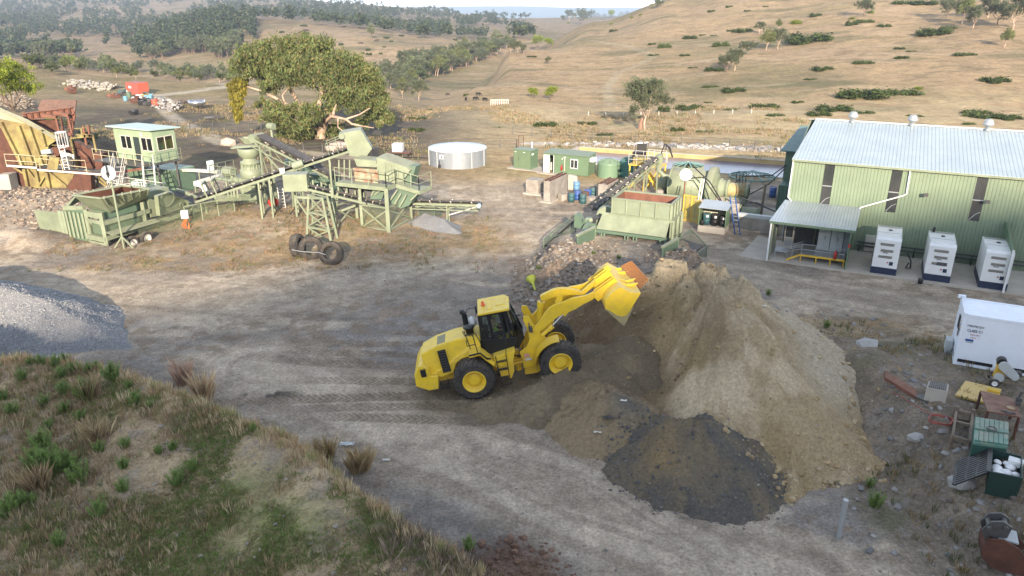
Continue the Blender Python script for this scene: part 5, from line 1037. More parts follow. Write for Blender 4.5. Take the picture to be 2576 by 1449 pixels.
for k in range(5):
    m=MB();d=-.36+k*.18;m.bar(U_(.7,d,.17),U_(1.0,d,.32),.08,.06);m.build('tooth',STEEL,r)
m=MB();m.box(U_(-.15,0,.98),(.5,.6,.05),AN);m.build('grey_patch',GAL,r)
# post, hose, scrap sheet, rags
p=hit(*cSp(1262,1449));pt=zat(p.x,p.y,cSp(1296,1258)[1]);m=MB();m.tube([p-ZV*.2,Vector((p.x,p.y,pt))],.085,10);tag(m.build('steel_post',GAL),'grey pipe post standing near the bottom edge at the foot of the stockpile','post')
m=MB();c=hit(*cR(470,690));pts=[];c0=hit(*cR(232,548))
for k in range(7):pts.append(c0.lerp(c,k/7)+Vector((rng.uniform(-.05,.05),rng.uniform(-.05,.05),.05)))
for k in range(60):t=k*.42;R=.42+.05*math.sin(k*1.7);pts.append(c+Vector((math.cos(t)*R,math.sin(t)*R*.8,.04+.0015*k)))
tag(m.tube(pts,.018,5).build('hose_coil',paint('dull_red_hose',(.30,.08,.06),dust=0)),'dull red hose coiled on the bank with its tail running uphill','hose')
m=MB();a=hit(*cR(190,482));b=hit(*cR(345,575));m.hexa([a+Vector((0,-.1,0)),b+Vector((0,-.1,0)),b+Vector((.1,.2,0)),a+Vector((.1,.25,0)),a+Vector((0,-.1,.15)),b+Vector((0,-.1,.12)),b+Vector((.1,.2,.3)),a+Vector((.1,.25,.3))]);tag(m.build('scrap_beam',RUST2),'long rusty steel scrap lying in the dry grass behind the stockpile','scrap')
for (x,y,s,l) in((105,310,.42,'flat grey boulder on the near side of the haul road above the bank'),(352,772,.3,'white stone in the dry grass below the hose coil'),(580,1000,.45,'pale boulder at the foot of the black bin lid')):
    p=hit(*cR(x,y));m=MB();V=ICO*np.array([1.3,.9,.7])*s*(1+rng.uniform(-.2,.2,(12,1)));m.add(V+np.array(p+ZV*.1*s),[tuple(f) for f in ICF]);tag(m.build('boulder',paint('boulder_grey%d'%x,(.36,.35,.33),(.28,.27,.25),.9,dust=0,bp=.02),None,.03),l,'boulder')
for f,x,y,l,c in((cG,1680,820,'crumpled grey plastic sheet at the edge of the haul lane','g'),(cSp,100,940,'black scrap of rubber on the brown heap','b'),(cSp,165,885,'pale torn liner on the brown heap','w'),(cSp,40,975,'white torn sheet at the foot of the brown heap','w'),(cSp,835,640,'pale torn liner on the side of the tan stockpile','w'),(cG,1870,890,'small white rag on the haul lane','w'),(cC,1105,1225,'black rubber strip on the hopper ramp','b'),(cC,880,1338,'white paper scrap among the rubble','w')):
    p=hit(*f(x,y));p.z=float(zmax(np.array([p.x]),np.array([p.y]))[0]);xs=[]
    P=[[p+Vector(((i-2)*.14+rng.uniform(-.04,.04),(j-1)*.12+rng.uniform(-.03,.03),.05+rng.uniform(0,.1))) for j in range(3)] for i in range(5 if c!='b' else 6)]
    if c=='w':P=[[p+(q_-p)*.5 for q_ in row] for row in P]
    tag(MB().grid(P,False).build('torn_sheet',{'g':GRYP,'b':BLK,'w':OW}[c]),l,'litter')
# ================= WHEEL LOADER =================
cK1=crop(2220,990,4.83);cK2=crop(2020,1080,4.83);cK3=crop(1760,1130,4.83)
HD=R_(3.);LE=Vector((math.cos(HD),math.sin(HD),0));LN=Vector((-LE.y,LE.x,0));TI=R_(11.4)
_p=W(*cL(665,1125),.90);LC=_p+LN*1.43                       # rear axle centre
LM=Matrix.Translation(LC)@Matrix.Rotation(HD,4,'Z')@Matrix.Rotation(-TI,4,'Y');LMI=LM.inverted()
def PL(c,x,y,yo):
    u,v=c(x,y);d=ray(u,v);O=LC+LN*yo;t=((O-Vector((0,0,H))).dot(LN))/d.dot(LN);return LMI@(Vector((0,0,H))+d*t)
def prof(c,pts,yo,y0=None): # local profile, flattened to plane y0
    q=[PL(c,x,y,yo) for x,y in pts];return [Vector((p.x,yo if y0 is None else y0,p.z)) for p in q]
LR=bpy.data.objects.new('wheel_loader',None);COL.objects.link(LR);LR.matrix_world=LM;LR.rotation_mode='XYZ'
tag(LR,'big yellow wheel loader climbing the stockpile with its bucket raised and tipped','loader')
class LB(MB):
    local=True
    def b(s,name,mat,par=None,bev=0):
        o=s.build(name,mat,None,bev);o.parent=par or LR;return o
DY=lambda w:Vector((0,w,0))
# wheels
fw=PL(cL,1405,962,-1.43);WX=fw.x;WZ=0.
for (x,y,lab) in((0,-1.43,'n'),(0,.77,'f'),(WX,-1.43,'n'),(WX,.77,'f')):
    e=bpy.data.objects.new('wheel',None);COL.objects.link(e);e.parent=LR
    class _P: pass
    c=Vector((x,y+.33,0));m=LB()
    R=.865;w=.66;r=R*.55;m.lathe(c-DY(w/2),[(r,.02*w),(R*.80,0),(R*.92,w*.05),(R,w*.2),(R,w*.8),(R*.92,w*.95),(R*.80,w),(r,w*.98),(r*.93,w*.8),(r*.93,w*.2),(r,.02*w)],(0,1,0),48)
    nT=26
    for k in range(nT):
        for sg in(-1,1):
            t=6.2832*(k+(.5 if sg>0 else 0))/nT;dt=6.2832/nT*.31
            P=lambda tt,rr,yy:c+Vector((math.cos(tt)*rr,yy*w,math.sin(tt)*rr))
            t2=t+.10;t3=t+.13
            m.hexa([P(t-dt,R*.98,sg*.02),P(t+dt,R*.98,sg*.02),P(t2+dt,R*.97,sg*.40),P(t2-dt,R*.97,sg*.40),P(t-dt,R+.035,sg*.02),P(t+dt,R+.035,sg*.02),P(t2+dt,R+.03,sg*.40),P(t2-dt,R+.03,sg*.40)])
            m.hexa([P(t2-dt,R*.96,sg*.39),P(t2+dt,R*.96,sg*.39),P(t3+dt,R*.82,sg*.50),P(t3-dt,R*.82,sg*.50),P(t2-dt,R+.03,sg*.395),P(t2+dt,R+.03,sg*.395),P(t3+dt,R*.86,sg*.545),P(t3-dt,R*.86,sg*.545)])
    m.b('tyre',RUB,e);m=LB()
    for s in(-1,1):
        q=[(r*1.06,.485),(r*1.05,.52),(r*.97,.52),(r*.94,.44),(r*.86,.40),(r*.84,.24),(r*.78,.18),(r*.62,.17),(r*.60,.24),(r*.36,.26),(.0,.26)]
        m.lathe(c,[(a,s*w*b) for a,b in q],(0,1,0),36)
        for k in range(16):
            t=6.2832*k/16;p=c+Vector((math.cos(t)*r*.70,s*w*.17,math.sin(t)*r*.70));m.cyl(p,p+DY(s*.04),.022,n=6)
            p=c+Vector((math.cos(t)*r*.48,s*w*.25,math.sin(t)*r*.48));m.cyl(p,p+DY(s*.03),.016,n=6)
    m.b('rim',YP,e)
def sym(m,pr,y,w): m.prism([Vector((p.x,y,p.z)) for p in pr],DY(w));m.prism([Vector((p.x,-y,p.z)) for p in pr],DY(-w))
# hood
top=prof(cL,[(205,895),(330,825),(500,765),(620,742),(715,735)],-.66);hb=prof(cL,[(720,830),(640,905),(560,925),(510,965),(488,1045),(390,1085),(278,1085)],-.80)
hp=top+hb;m=LB();n_=len(hp);V=[];yy=[-.62 if i<5 else -.82 for i in range(n_)]
a=[Vector((p.x,y,p.z)) for p,y in zip(hp,yy)];b=[Vector((p.x,-y,p.z)) for p,y in zip(hp,yy)];m.add(a+b,[tuple(range(n_)),tuple(reversed(range(n_,2*n_)))]+[(i,(i+1)%n_,n_+(i+1)%n_,n_+i) for i in range(n_)])
hood=m.b('hood',YP,None,.05)
q=prof(cL,[(345,860),(412,842),(468,1030),(400,1048)],-.85);m=LB();m.prism([p+DY(-.015) for p in q],DY(.03));gr=m.b('side_grille',BLK,None,.01)
m=LB()
for k in range(9):
    t=(k+.5)/9;m.bar(q[0].lerp(q[3],t).lerp(q[1].lerp(q[2],t),.12)+DY(-.02),q[0].lerp(q[3],t).lerp(q[1].lerp(q[2],t),.88)+DY(-.02),.012,.03)
m.b('grille_bars',STEEL,gr)
tz=lambda x:float(np.interp(x,[p.x for p in top],[p.z for p in top]))
m=LB();xa,xb=PL(cL,345,780,-.2).x,PL(cL,410,745,-.2).x;m.hexa([Vector((x,y,tz(x)+dz)) for dz in(-.02,.012) for x,y in((xa,-.46),(xb,-.46),(xb,.35),(xa,.35))]);m.b('hood_vent',paint('hood_screen',(.16,.15,.05),dust=.2))
m=LB()
for yo in(-.835,):
    ar=[Vector((1.12*math.cos(t),yo,1.12*math.sin(t)+.0)) for t in np.linspace(R_(95),R_(172),14)];m.tube(ar,.014,6)
m.b('arch_trim',YPW)
# counterweight and rear
cw=prof(cL,[(150,1072),(182,1000),(215,985),(275,1010),(290,1078),(355,1075),(362,1185),(280,1200),(166,1165)],-1.05);m=LB();m.prism([Vector((p.x,-1.05,p.z)) for p in cw],DY(2.1));m.b('counterweight',YP,None,.04)
q=PL(cL,228,1048,-1.07);m=LB();m.box(q,(.22,.16,.34));m.b('rear_light',BLK,None,.02)
q=PL(cL,418,1160,-1.);m=LB();m.box(q+Vector((0,0,.02)),(.42,.35,.05));m.bar(q+Vector((-.18,0,0)),q+Vector((-.18,0,.35)),.03);m.bar(q+Vector((.18,0,0)),q+Vector((.18,0,.35)),.03);m.b('rear_step',BLK)
m=LB();m.box(Vector((-.9,0,.15)),(1.8,1.0,.5));m.box(Vector((.2,0,.05)),(1.6,.9,.45));m.b('rear_frame',YPW)
m=LB();m.cyl(Vector((0,-.9,0)),Vector((0,.9,0)),.26);m.cyl(Vector((WX,-.9,0)),Vector((WX,.9,0)),.26);m.b('axle',YPW)
# platforms and fenders
f=prof(cK3,[(350,1290),(555,1238),(660,1330),(830,1449),(835,1380),(710,1290),(560,1190),(350,1240)],-1.32);m=LB();m.prism([Vector((p.x,-1.38,p.z)) for p in f],DY(.62));m.b('rear_fender',YP,None,.01);m=LB();m.prism([Vector((p.x,1.38,p.z)) for p in f],DY(-.62));m.b('rear_fender',YP,None,.01)
f=prof(cK3,[(345,1270),(345,1240),(560,1190),(690,1290),(770,1300),(770,1322),(685,1328),(555,1222)],-1.39);m=LB();m.prism(f,DY(-.015));m.b('fender_strip',BLK)
f=prof(cL,[(828,905),(1012,845),(1000,925),(990,960),(850,990)],-1.15);m=LB();m.prism([Vector((p.x,-1.25,p.z)) for p in f],DY(2.5));m.b('step_platform',YP,None,.02)
f=prof(cL,[(940,960),(1000,940),(1010,1030),(985,1095),(895,1085),(870,990)],-1.0);m=LB();m.prism([Vector((p.x,-1.0,p.z)) for p in f],DY(2.0));m.b('fuel_tank',YPW,None,.03)
ladd=LB()
ra=[PL(cL,*p,-1.32) for p in((846,905),(888,1098))];rb=[PL(cL,*p,-1.32) for p in((936,885),(968,1085))]
ladd.bar(*ra,.035);ladd.bar(*rb,.035)
for k in(.25,.6,.95):ladd.bar(ra[0].lerp(ra[1],k),rb[0].lerp(rb[1],k),.16,.03)
a=PL(cL,890,1145,-1.3);b=PL(cL,985,1130,-1.3);ladd.bar(a,b,.18,.03);ladd.bar(ra[1],a,.015);ladd.bar(rb[1],b,.015);ladd.tube([PL(cL,936,900,-1.34),PL(cL,935,720,-1.34),PL(cL,965,695,-1.2)],.018,6);ladd.b('ladder',BLK)
rl=LB();yo=-1.3
for P in([(225,800),(268,882),(465,828),(605,1080)],[(250,780),(378,1130)],[(410,850),(512,1195)],[(300,960),(310,1075),(460,1042)]):rl.tube([PL(cK3,*p,yo) for p in P],.022,6)
rl.b('hand_rail',BLK)
# exhaust and pre-cleaner
a=PL(cL,598,650,.15);m=LB();t=PL(cL,572,525,.15);m.tube([a,a.lerp(t,.9)],[.13,.11],12);m.tube([a.lerp(t,.88),t+Vector((-.06,0,.02)),t+Vector((-.16,0,.05))],[.13,.12,.08],12);m.b('exhaust_stack',BLK)
a=PL(cK3,370,840,-.35);t=PL(cK3,340,700,-.35);m=LB();ax=(t-a).normalized();m.lathe(a,[(0,0),(.17,0),(.18,(t-a).length*.8),(.25,(t-a).length*.86),(.26,(t-a).length),(.18,(t-a).length*1.12),(0,(t-a).length*1.14)],ax,24);m.b('air_cleaner',BLK)
q=PL(cL,645,610,.3);m=LB();m.add(ICO*np.array([.16,.14,.22])*1.3+np.array(q),[tuple(f) for f in ICF],True);m.b('plastic_bag',WH)
# cab
yc=-.78;Cp=lambda x,y,yo=yc:PL(cK3,x,y,yo)
rt_,ft_,fb_,rb1,rb2=Cp(530,515),Cp(1045,425),Cp(1235,1110),Cp(705,1218),Cp(608,1030)
bt,bm_,bb_=Cp(1125,405,-.5),Cp(1385,905,-.5),Cp(1270,1115,-.5)
gl0=Cp(800,0).z
lowT=[Cp(625,945),Cp(1040,905),Cp(1222,925)]
cb=LB()
def side(m,s):
    f=lambda p:Vector((p.x,s*p.y,p.z))
    lower=[Cp(600,950),Cp(1222,905),fb_,rb1,rb2];m.prism([f(p) for p in lower],DY(-s*-.05*-1));
    for a,b,w in((rt_,Cp(610,1000),.10),(ft_,Cp(1225,920),.07),(rt_,ft_,.08),(Cp(705,490),Cp(815,960),.13),(Cp(925,455),Cp(1045,910),.10),(Cp(1015,430),Cp(1130,915),.12)):m.bar(f(a)+DY(s*.02),f(b)+DY(s*.02),w,.06,up=(0,1,0))
    for a,b,w in((bt,bm_,.06),(bm_,bb_,.05)):m.bar(f(a),f(b),w,.05,up=(0,1,0))
    m.add([f(Cp(1225,905)),f(Cp(1300,790,-.64)),f(bm_),f(bb_),f(fb_)],[(0,1,2,3,4)])
side(cb,1);side(cb,-1)
flip=lambda p:Vector((p.x,-p.y,p.z))
cb.add([bm_,bb_,flip(bb_),flip(bm_)],[(0,1,2,3)]);cb.bar(bt,flip(bt),.08);cb.bar(rt_,flip(rt_),.08)
cb.add([rb1,fb_,flip(fb_),flip(rb1)],[(0,1,2,3)]);cb.add([Cp(605,980),rb2,rb1,flip(rb1),flip(rb2),flip(Cp(605,980))],[(0,1,2,3,4,5)])
cab=cb.b('cab',BLK)
g=LB()
for s in(1,-1):
    f=lambda p:Vector((p.x,s*(p.y+.02),p.z))
    g.add([f(Cp(560,515)),f(Cp(700,495)),f(Cp(800,910)),f(Cp(625,945))],[(0,1,2,3)]);g.add([f(Cp(735,490)),f(Cp(925,455)),f(Cp(1040,905)),f(Cp(840,950))],[(0,1,2,3)]);g.add([f(Cp(1040,430)),f(bt),f(bm_),f(Cp(1225,905))],[(0,1,2,3)]);g.b('window_glass',CGL,cab);g=LB()
g=LB();g.add([bt,flip(bt),flip(bm_),bm_],[(0,1,2,3)]);g.b('windscreen',CGL,cab);g=LB();g.add([rt_+Vector((.03,0,0)),flip(rt_)+Vector((.03,0,0)),flip(Cp(620,940)),Cp(620,940)],[(0,1,2,3)]);g.b('rear_glass',CGL,cab)
ne=[Cp(512,490,-.86),Cp(1108,378,-.86)];m=LB();th=Vector((0,0,.10));fx=ne[1]+Vector((0.02,0,0));
pts=[ne[0],ne[1],Vector((ne[1].x+.04,.5,ne[1].z)),Vector((ne[1].x-.15,.86,ne[1].z)),Vector((ne[0].x,.86,ne[0].z))]
m.prism([p-th*.6 for p in pts],th);rf=m.b('cab_roof',YP,None,.03)
m=LB();zz=lambda x:ne[0].z+(ne[1].z-ne[0].z)*(x-ne[0].x)/(ne[1].x-ne[0].x)+.045
def rpan(x0,x1,y0,y1):m.hexa([Vector((x,y,zz(x)-.01)) for x,y in((x0,y0),(x1,y0),(x1,y1),(x0,y1))]+[Vector((x,y,zz(x)+.018)) for x,y in((x0,y0),(x1,y0),(x1,y1),(x0,y1))])
L0=ne[0].x;rpan(L0+.40,L0+.62,-.55,.62);rpan(L0+.78,min(L0+1.25,ne[1].x-.15),-.30,.5);m.b('roof_panel',YP,rf,.01)
q=Cp(618,300,.2);q=Vector((PL(cK3,618,322,0).x,0.0,0));q.z=zz(q.x);m=LB();m.lathe(q,[(.10,0),(.10,.03),(.07,.03),(.065,.15),(.04,.19),(0,.2)],n=16);m.b('beacon',paint('amber_beacon',(.75,.12,.01),None,.25,dust=0),rf)
m=LB()
for P in([(475,520,.75),(470,345,.75),(300,375,.75),(290,470,.75)],):m.tube([Vector((Cp(x,y,yo).x,yo,Cp(x,y,yo).z)) for x,y,yo in P],.018,6)
q=Cp(470,330,.8);m.box(q+Vector((0,0,-.12)),(.06,.16,.34));q=Cp(1180,475,-.35);m.bar(q,q+Vector((.3,0,-.1)),.05);m.tube([Cp(1040,410,-.8),Cp(985,520,-.82),Cp(990,720,-.82)],.012,5);m.b('mirror_arm',BLK,cab)
m=LB();st=Cp(800,850,0);m.box(Vector((st.x,0,st.z-.1)),(.5,.5,.14));m.box(Vector((st.x-.25,0,st.z+.3)),(.12,.5,.75));m.b('seat',BLK,cab)
m=LB();q=Cp(1050,800,-.0);m.tube([q+Vector((.3,0,-.5)),q+Vector((.1,0,.05))],.03,6);m.lathe(q+Vector((.1,0,.05)),[(.19,0),(.21,.02),(.19,.04)],(-.5,0,1),18);m.b('steering_wheel',BLK,cab)
# front frame
f=prof(cL,[(1085,562),(1130,560),(1200,680),(1265,735),(1300,760),(1230,815),(1185,900),(1190,985),(1088,1006),(1080,935),(1052,870),(1112,822),(1140,760),(1125,690),(1085,600)],-.62);m=LB();m.prism([Vector((p.x,-.62,p.z)) for p in f],DY(.07));m.b('tower_plate',YP,None,.01);m=LB();m.prism([Vector((p.x,.62,p.z)) for p in f],DY(-.07));m.b('tower_plate',YP,None,.01)
m=LB();c=prof(cL,[(1085,820),(1300,760),(1350,900),(1190,985),(1090,1000)],0.);m.prism([Vector((p.x,-.5,p.z-.1)) for p in c],DY(1.0));x0=PL(cL,1150,700,0);m.box(Vector((x0.x,0,x0.z-.1)),(.25,1.1,.35));m.box(Vector((WX,0,.0)),(.6,1.3,.5));m.b('front_frame',YPW,None,.02)
m=LB();c=PL(cL,1030,930,0);m.cyl(c+Vector((0,0,-.5)),c+Vector((0,0,.5)),.16);m.tube([c+Vector((-.4,-.45,.0)),c+Vector((.35,-.45,.1))],.05,8);m.box(c,(.5,.5,.3));m.b('articulation_joint',YPW)
m=LB()
for k in range(7):
    a=c+Vector((-.2,-.35+.1*k,.25));m.tube([a,a+Vector((.15,.02,.12)),a+Vector((.35,.03,-.02)),a+Vector((.55,0,.1))],.02,5)
m.b('hydraulic_hose',BLK)
for s in(-1,1):
    m=LB();n_=14;th=[R_(a) for a in np.linspace(83,188,n_)];R=1.04
    G1=[[Vector((WX+R*math.cos(t),y,R*math.sin(t))) for y in(s*1.42,s*.72)] for t in th];G2=[[Vector((WX+(R+.03)*math.cos(t),y,(R+.03)*math.sin(t))) for y in(s*1.42,s*.72)] for t in th];m.grid(G1);m.grid(G2)
    q=[Vector((WX+(R)*math.cos(t),s*.74,(R)*math.sin(t))) for t in th]+[Vector((WX-.62,s*.74,.55)),Vector((WX-.1,s*.74,.6))];m.prism(q,DY(-s*.05));m.b('front_fender',YP)
for s in(-1,1):
    m=LB();q=PL(cL,1147,672,-.75);m.box(Vector((q.x,s*.75,q.z)),(.16,.2,.22));m.bar(Vector((q.x-.02,s*.75,q.z+.1)),Vector((q.x-.02,s*.75,q.z+.3)),.05);m.b('work_light',STEEL,None,.01)
# lift arms
ar=prof(cL,[(1163,690),(1160,668),(1215,612),(1262,540),(1300,490),(1350,458),(1400,444),(1450,425),(1520,395),(1560,390),(1630,375),(1690,345),(1712,352),(1708,385),(1680,410),(1600,452),(1530,495),(1470,522),(1452,548),(1425,540),(1380,560),(1320,605),(1250,668),(1200,700)],-.62);m=LB();m.prism([Vector((p.x,-.70,p.z)) for p in ar],DY(.12));m.b('lift_arm',YP,None,.012);m=LB();m.prism([Vector((p.x,.70,p.z)) for p in ar],DY(-.12));m.b('lift_arm',YP,None,.012)
m=LB();a=PL(cL,1400,480,-.62);m.cyl(Vector((a.x,-.6,a.z)),Vector((a.x,.6,a.z)),.14);q=PL(cL,1400,395,-.2);m.prism([Vector((a.x-.18,-.22,a.z)),Vector((a.x+.16,-.22,a.z)),Vector((q.x+.12,-.22,q.z+.1)),Vector((q.x-.12,-.22,q.z+.1))],DY(.1));m.prism([Vector((a.x-.18,.12,a.z)),Vector((a.x+.16,.12,a.z)),Vector((q.x+.12,.12,q.z+.1)),Vector((q.x-.12,.12,q.z+.1))],DY(.1));m.b('cross_tube',YP)
bc=prof(cL,[(1228,392),(1236,378),(1290,352),(1340,328),(1380,318),(1430,315),(1500,322),(1560,338),(1606,352),(1612,368),(1595,380),(1540,374),(1440,372),(1390,385),(1330,395),(1290,412),(1240,425)],0.);m=LB();m.prism([Vector((p.x,-.11,p.z)) for p in bc],DY(.22));m.b('bell_crank',YP,None,.015)
a=PL(cL,1590,362,0);b=PL(cL,1712,255,0);m=LB();m.bar(a+DY(-.0),b,.16,.18);m.cyl(a+DY(-.18),a+DY(.18),.07);m.cyl(b+DY(-.2),b+DY(.2),.07);m.b('tilt_link',YP,None,.01)
a=PL(cL,1222,600,0);b=PL(cL,1238,440,0);t=PL(cL,1250,400,0);m=LB();m.cyl(a,b,.135);m.cyl(b-(b-a).normalized()*.2,b+(b-a).normalized()*.03,.17);m.b('tilt_cylinder',YP);m=LB();m.cyl(b,t,.06);m.b('tilt_rod',paint('chrome',(.7,.7,.7),None,.15,1.,dust=0))
for s in(-1,1):
    a=PL(cL,1245,722,-.62);b=PL(cL,1335,640,-.62);t=PL(cL,1437,532,-.62);sg=lambda p:Vector((p.x,s*.66,p.z));a,b,t=sg(a),sg(b),sg(t);m=LB();m.cyl(a,b,.085);m.cyl(b-(b-a).normalized()*.16,b,.12);cy=m.b('lift_cylinder',YP);m=LB();m.cyl(b,t,.042);m.b('chrome_rod',bpy.data.materials['chrome'],cy);m=LB();m.cyl(t-DY(.1),t+DY(.1),.085);m.b('pin_boss',YP,cy)
# bucket
yb=-1.5;bp_=lambda x,y,yo=yb:PL(cK1,x,y,yo)
pr=[bp_(*p) for p in((1365,740),(1180,735),(1060,672),(985,630),(880,690),(770,790),(705,880),(690,960),(695,1040),(850,1190),(1050,1345),(1085,1290))]
pz=[Vector((p.x,0,p.z)) for p in pr]
out=pz[0:11];cen=Vector((sum(p.x for p in out)/11,0,sum(p.z for p in out)/11))
inn=[p.lerp(cen,.045) for p in out]
m=LB();m.grid([[Vector((p.x,y,p.z)) for y in(-1.5,1.5)] for p in out],True);m.grid([[Vector((p.x,y,p.z)) for y in(-1.5,1.5)] for p in inn],True)
for i in(0,10):m.add([Vector((p.x,y,p.z)) for p,y in((out[i],-1.5),(out[i],1.5),(inn[i],1.5),(inn[i],-1.5))],[(0,1,2,3)])
bk=m.b('bucket',YPW)
fr_=bp_(1225,962);sp=[*out[0:11],Vector((bp_(1075,1250).x,0,bp_(1075,1250).z)),Vector((fr_.x,0,fr_.z))]
for s in(-1,1):
    m=LB();m.prism([Vector((p.x,s*1.5,p.z)) for p in sp],DY(s*.05));m.b('side_plate',YP,bk)
lip=[bp_(690,1035),bp_(1040,1350),bp_(1085,1290),bp_(1235,970),bp_(1190,1040),bp_(1090,1160),bp_(1000,1180),bp_(900,1150),bp_(800,1080)];WORN=paint('scuffed_steel',(.30,.26,.17),(.42,.33,.12),.5,sc=5,amt=.9,rust=.1)
for s in(-1,1):
    m=LB();m.prism([Vector((p.x,s*1.555,p.z)) for p in lip],DY(s*.03));m.b('wear_plate',WORN,bk)
m=LB();m.hexa([Vector((p.x,y,p.z+dz)) for dz in(-.06,-.01) for p,y in((out[8],-1.5),(out[10],-1.5),(out[10],1.5),(out[8],1.5))]);m.b('cutting_edge',WORN,bk)
# hinge plates on the back and top fins
for y in(-.82,-.58,.58,.82):
    h=[bp_(490,740,-.8),bp_(540,700,-.8),bp_(860,470,-.8),bp_(985,560,-.8),bp_(700,800,-.8),bp_(560,900,-.8),bp_(490,830,-.8)];m=LB();m.prism([Vector((p.x,y,p.z)) for p in h],DY(.05));m.b('hinge_plate',YP,bk)
for y in(-.16,.12):
    h=[bp_(485,640,0),bp_(490,470,0),bp_(540,440,0),bp_(720,300,0),bp_(870,440,0),bp_(600,600,0)];m=LB();m.prism([Vector((p.x,y,p.z)) for p in h],DY(.05));m.b('hinge_plate',YP,bk)
for i,(P,yo) in enumerate((([(730,255),(900,290),(1080,262),(960,330),(860,310)],1.15),([(780,310),(930,355),(1145,335),(1070,405),(910,400)],.72),([(905,465),(1080,515),(1275,475),(1200,530),(1120,548)],-.35),([(960,545),(1100,585),(1320,562),(1240,630),(1080,630)],-.78))):
    q=[PL(cK1,x,y,yo) for x,y in P];m=LB();m.prism([Vector((p.x,yo,p.z)) for p in q],DY(.10));m.b('top_bracket',YP,bk)
GRA=paint('orange_rusty_bars',(.38,.16,.04),(.26,.09,.03),.6,sc=6,rust=.35)
c4=[PL(cK1,1190,150,1.25),PL(cK1,1500,490,-.35),PL(cK1,1340,650,-.45),PL(cK1,1000,245,1.15)]
m=LB()
for k in range(17):
    t=k/16;m.bar(c4[0].lerp(c4[1],t),c4[3].lerp(c4[2],t),.045,.05)
m.bar(c4[0],c4[1],.05,.05);m.bar(c4[3],c4[2],.05,.05);m.b('spill_grate',GRA,bk)
m=LB();q=PL(cL,1115,895,-.70);m.box(q,(.22,.01,.12));m.b('pink_sticker',paint('pink_sticker',(.7,.35,.38),dust=0));m=LB();q=PL(cL,1128,928,-.70);m.box(q,(.3,.01,.13));m.b('data_plate',OW)
# operator: one continuous seated figure in a hi-vis shirt
HIV=paint('hi_vis_shirt',(.42,.60,.06),None,.8,dust=0);SKIN=paint('skin',(.45,.26,.18),None,.6,dust=0);NVT=paint('navy_trousers',(.02,.03,.06),None,.9,dust=0);REFL=paint('reflective_tape',(.75,.78,.72),None,.4,dust=0)
def skinned(name,J,Ed,mat,par,sub=2):
    me=bpy.data.meshes.new(name);me.from_pydata([j[:3] for j in J],Ed,[]);o=bpy.data.objects.new(name,me);COL.objects.link(o);s=o.modifiers.new('skin','SKIN')
    for i,j in enumerate(J):me.skin_vertices[0].data[i].radius=(j[3],j[3] if len(j)<5 else j[4])
    me.skin_vertices[0].data[0].use_root=True;o.modifiers.new('sub','SUBSURF').levels=sub;o.modifiers['sub'].render_levels=sub;me.materials.append(mat);o.parent=par;return o
st=Cp(800,850,0);s0=LM@Vector((st.x-.02,0,st.z));pr_=thing('person','loader driver seated in the cab wearing a yellow hi-vis shirt with silver tape','person',s0,None,HD)
J=[(0,0,.10,.15,.17),(.0,0,.30,.14,.16),(.02,0,.50,.15,.19),(.03,0,.60,.09,.12),(.05,0,.68,.055),(.07,0,.78,.085,.08),(.08,0,.87,.085,.08),
(.02,-.20,.56,.07),(.12,-.27,.34,.05),(.36,-.2,.30,.038),(.45,-.17,.32,.03),(.02,.20,.56,.07),(.12,.27,.34,.05),(.36,.2,.30,.038),(.45,.17,.32,.03),
(.12,-.11,.08,.09),(.45,-.13,.08,.075),(.52,-.13,-.30,.05),(.62,-.13,-.36,.045),(.12,.11,.08,.09),(.45,.13,.08,.075),(.52,.13,-.30,.05),(.62,.13,-.36,.045)]
Ed=[(0,1),(1,2),(2,3),(3,4),(4,5),(5,6),(3,7),(7,8),(8,9),(9,10),(3,11),(11,12),(12,13),(13,14),(0,15),(15,16),(16,17),(17,18),(0,19),(19,20),(20,21),(21,22)]
skinned('body',J,Ed,SKIN,pr_)
Js=[(0,0,.10,.165,.185),(.0,0,.30,.155,.175),(.02,0,.50,.165,.205),(.03,0,.585,.105,.14),(.02,-.20,.55,.085),(.12,-.27,.34,.066),(.25,-.235,.32,.055),(.02,.20,.55,.085),(.12,.27,.34,.066),(.25,.235,.32,.055)]
skinned('shirt',Js,[(0,1),(1,2),(2,3),(3,4),(4,5),(5,6),(3,7),(7,8),(8,9)],HIV,pr_)
Jt=[(0,0,.06,.165,.18),(.12,-.11,.08,.105),(.45,-.13,.08,.088),(.515,-.13,-.26,.064),(.12,.11,.08,.105),(.45,.13,.08,.088),(.515,.13,-.26,.064)]
skinned('trousers',Jt,[(0,1),(1,2),(2,3),(0,4),(4,5),(5,6)],NVT,pr_)
for z,r in((.22,.185),(.36,.19)):
    m=MB();m.local=True;m.lathe((0.01,0,z),[(r,0),(r+.006,.01),(r+.006,.05),(r,.06)],n=24);o=m.build('reflective_band',REFL);o.scale=(1,1.12,1);o.parent=pr_
m=MB();m.local=True;m.lathe((.075,0,.86),[(.125,0),(.12,.03),(.10,.09),(.05,.13),(0,.135)],n=18);o=m.build('cap',HIV);o.parent=pr_
m=MB();m.local=True
for s in(-1,1):m.lathe((.152,s*.032,.83),[(0,0),(.012,.004),(0,.01)],(1,0,0),8)
m.tube([(.158,0,.84),(.178,0,.80),(.155,0,.79)],[.008,.014,.008],6);m.tube([(.152,-.025,.765),(.158,0,.762),(.152,.025,.765)],.006,5);o=m.build('face',SKIN);o.parent=pr_
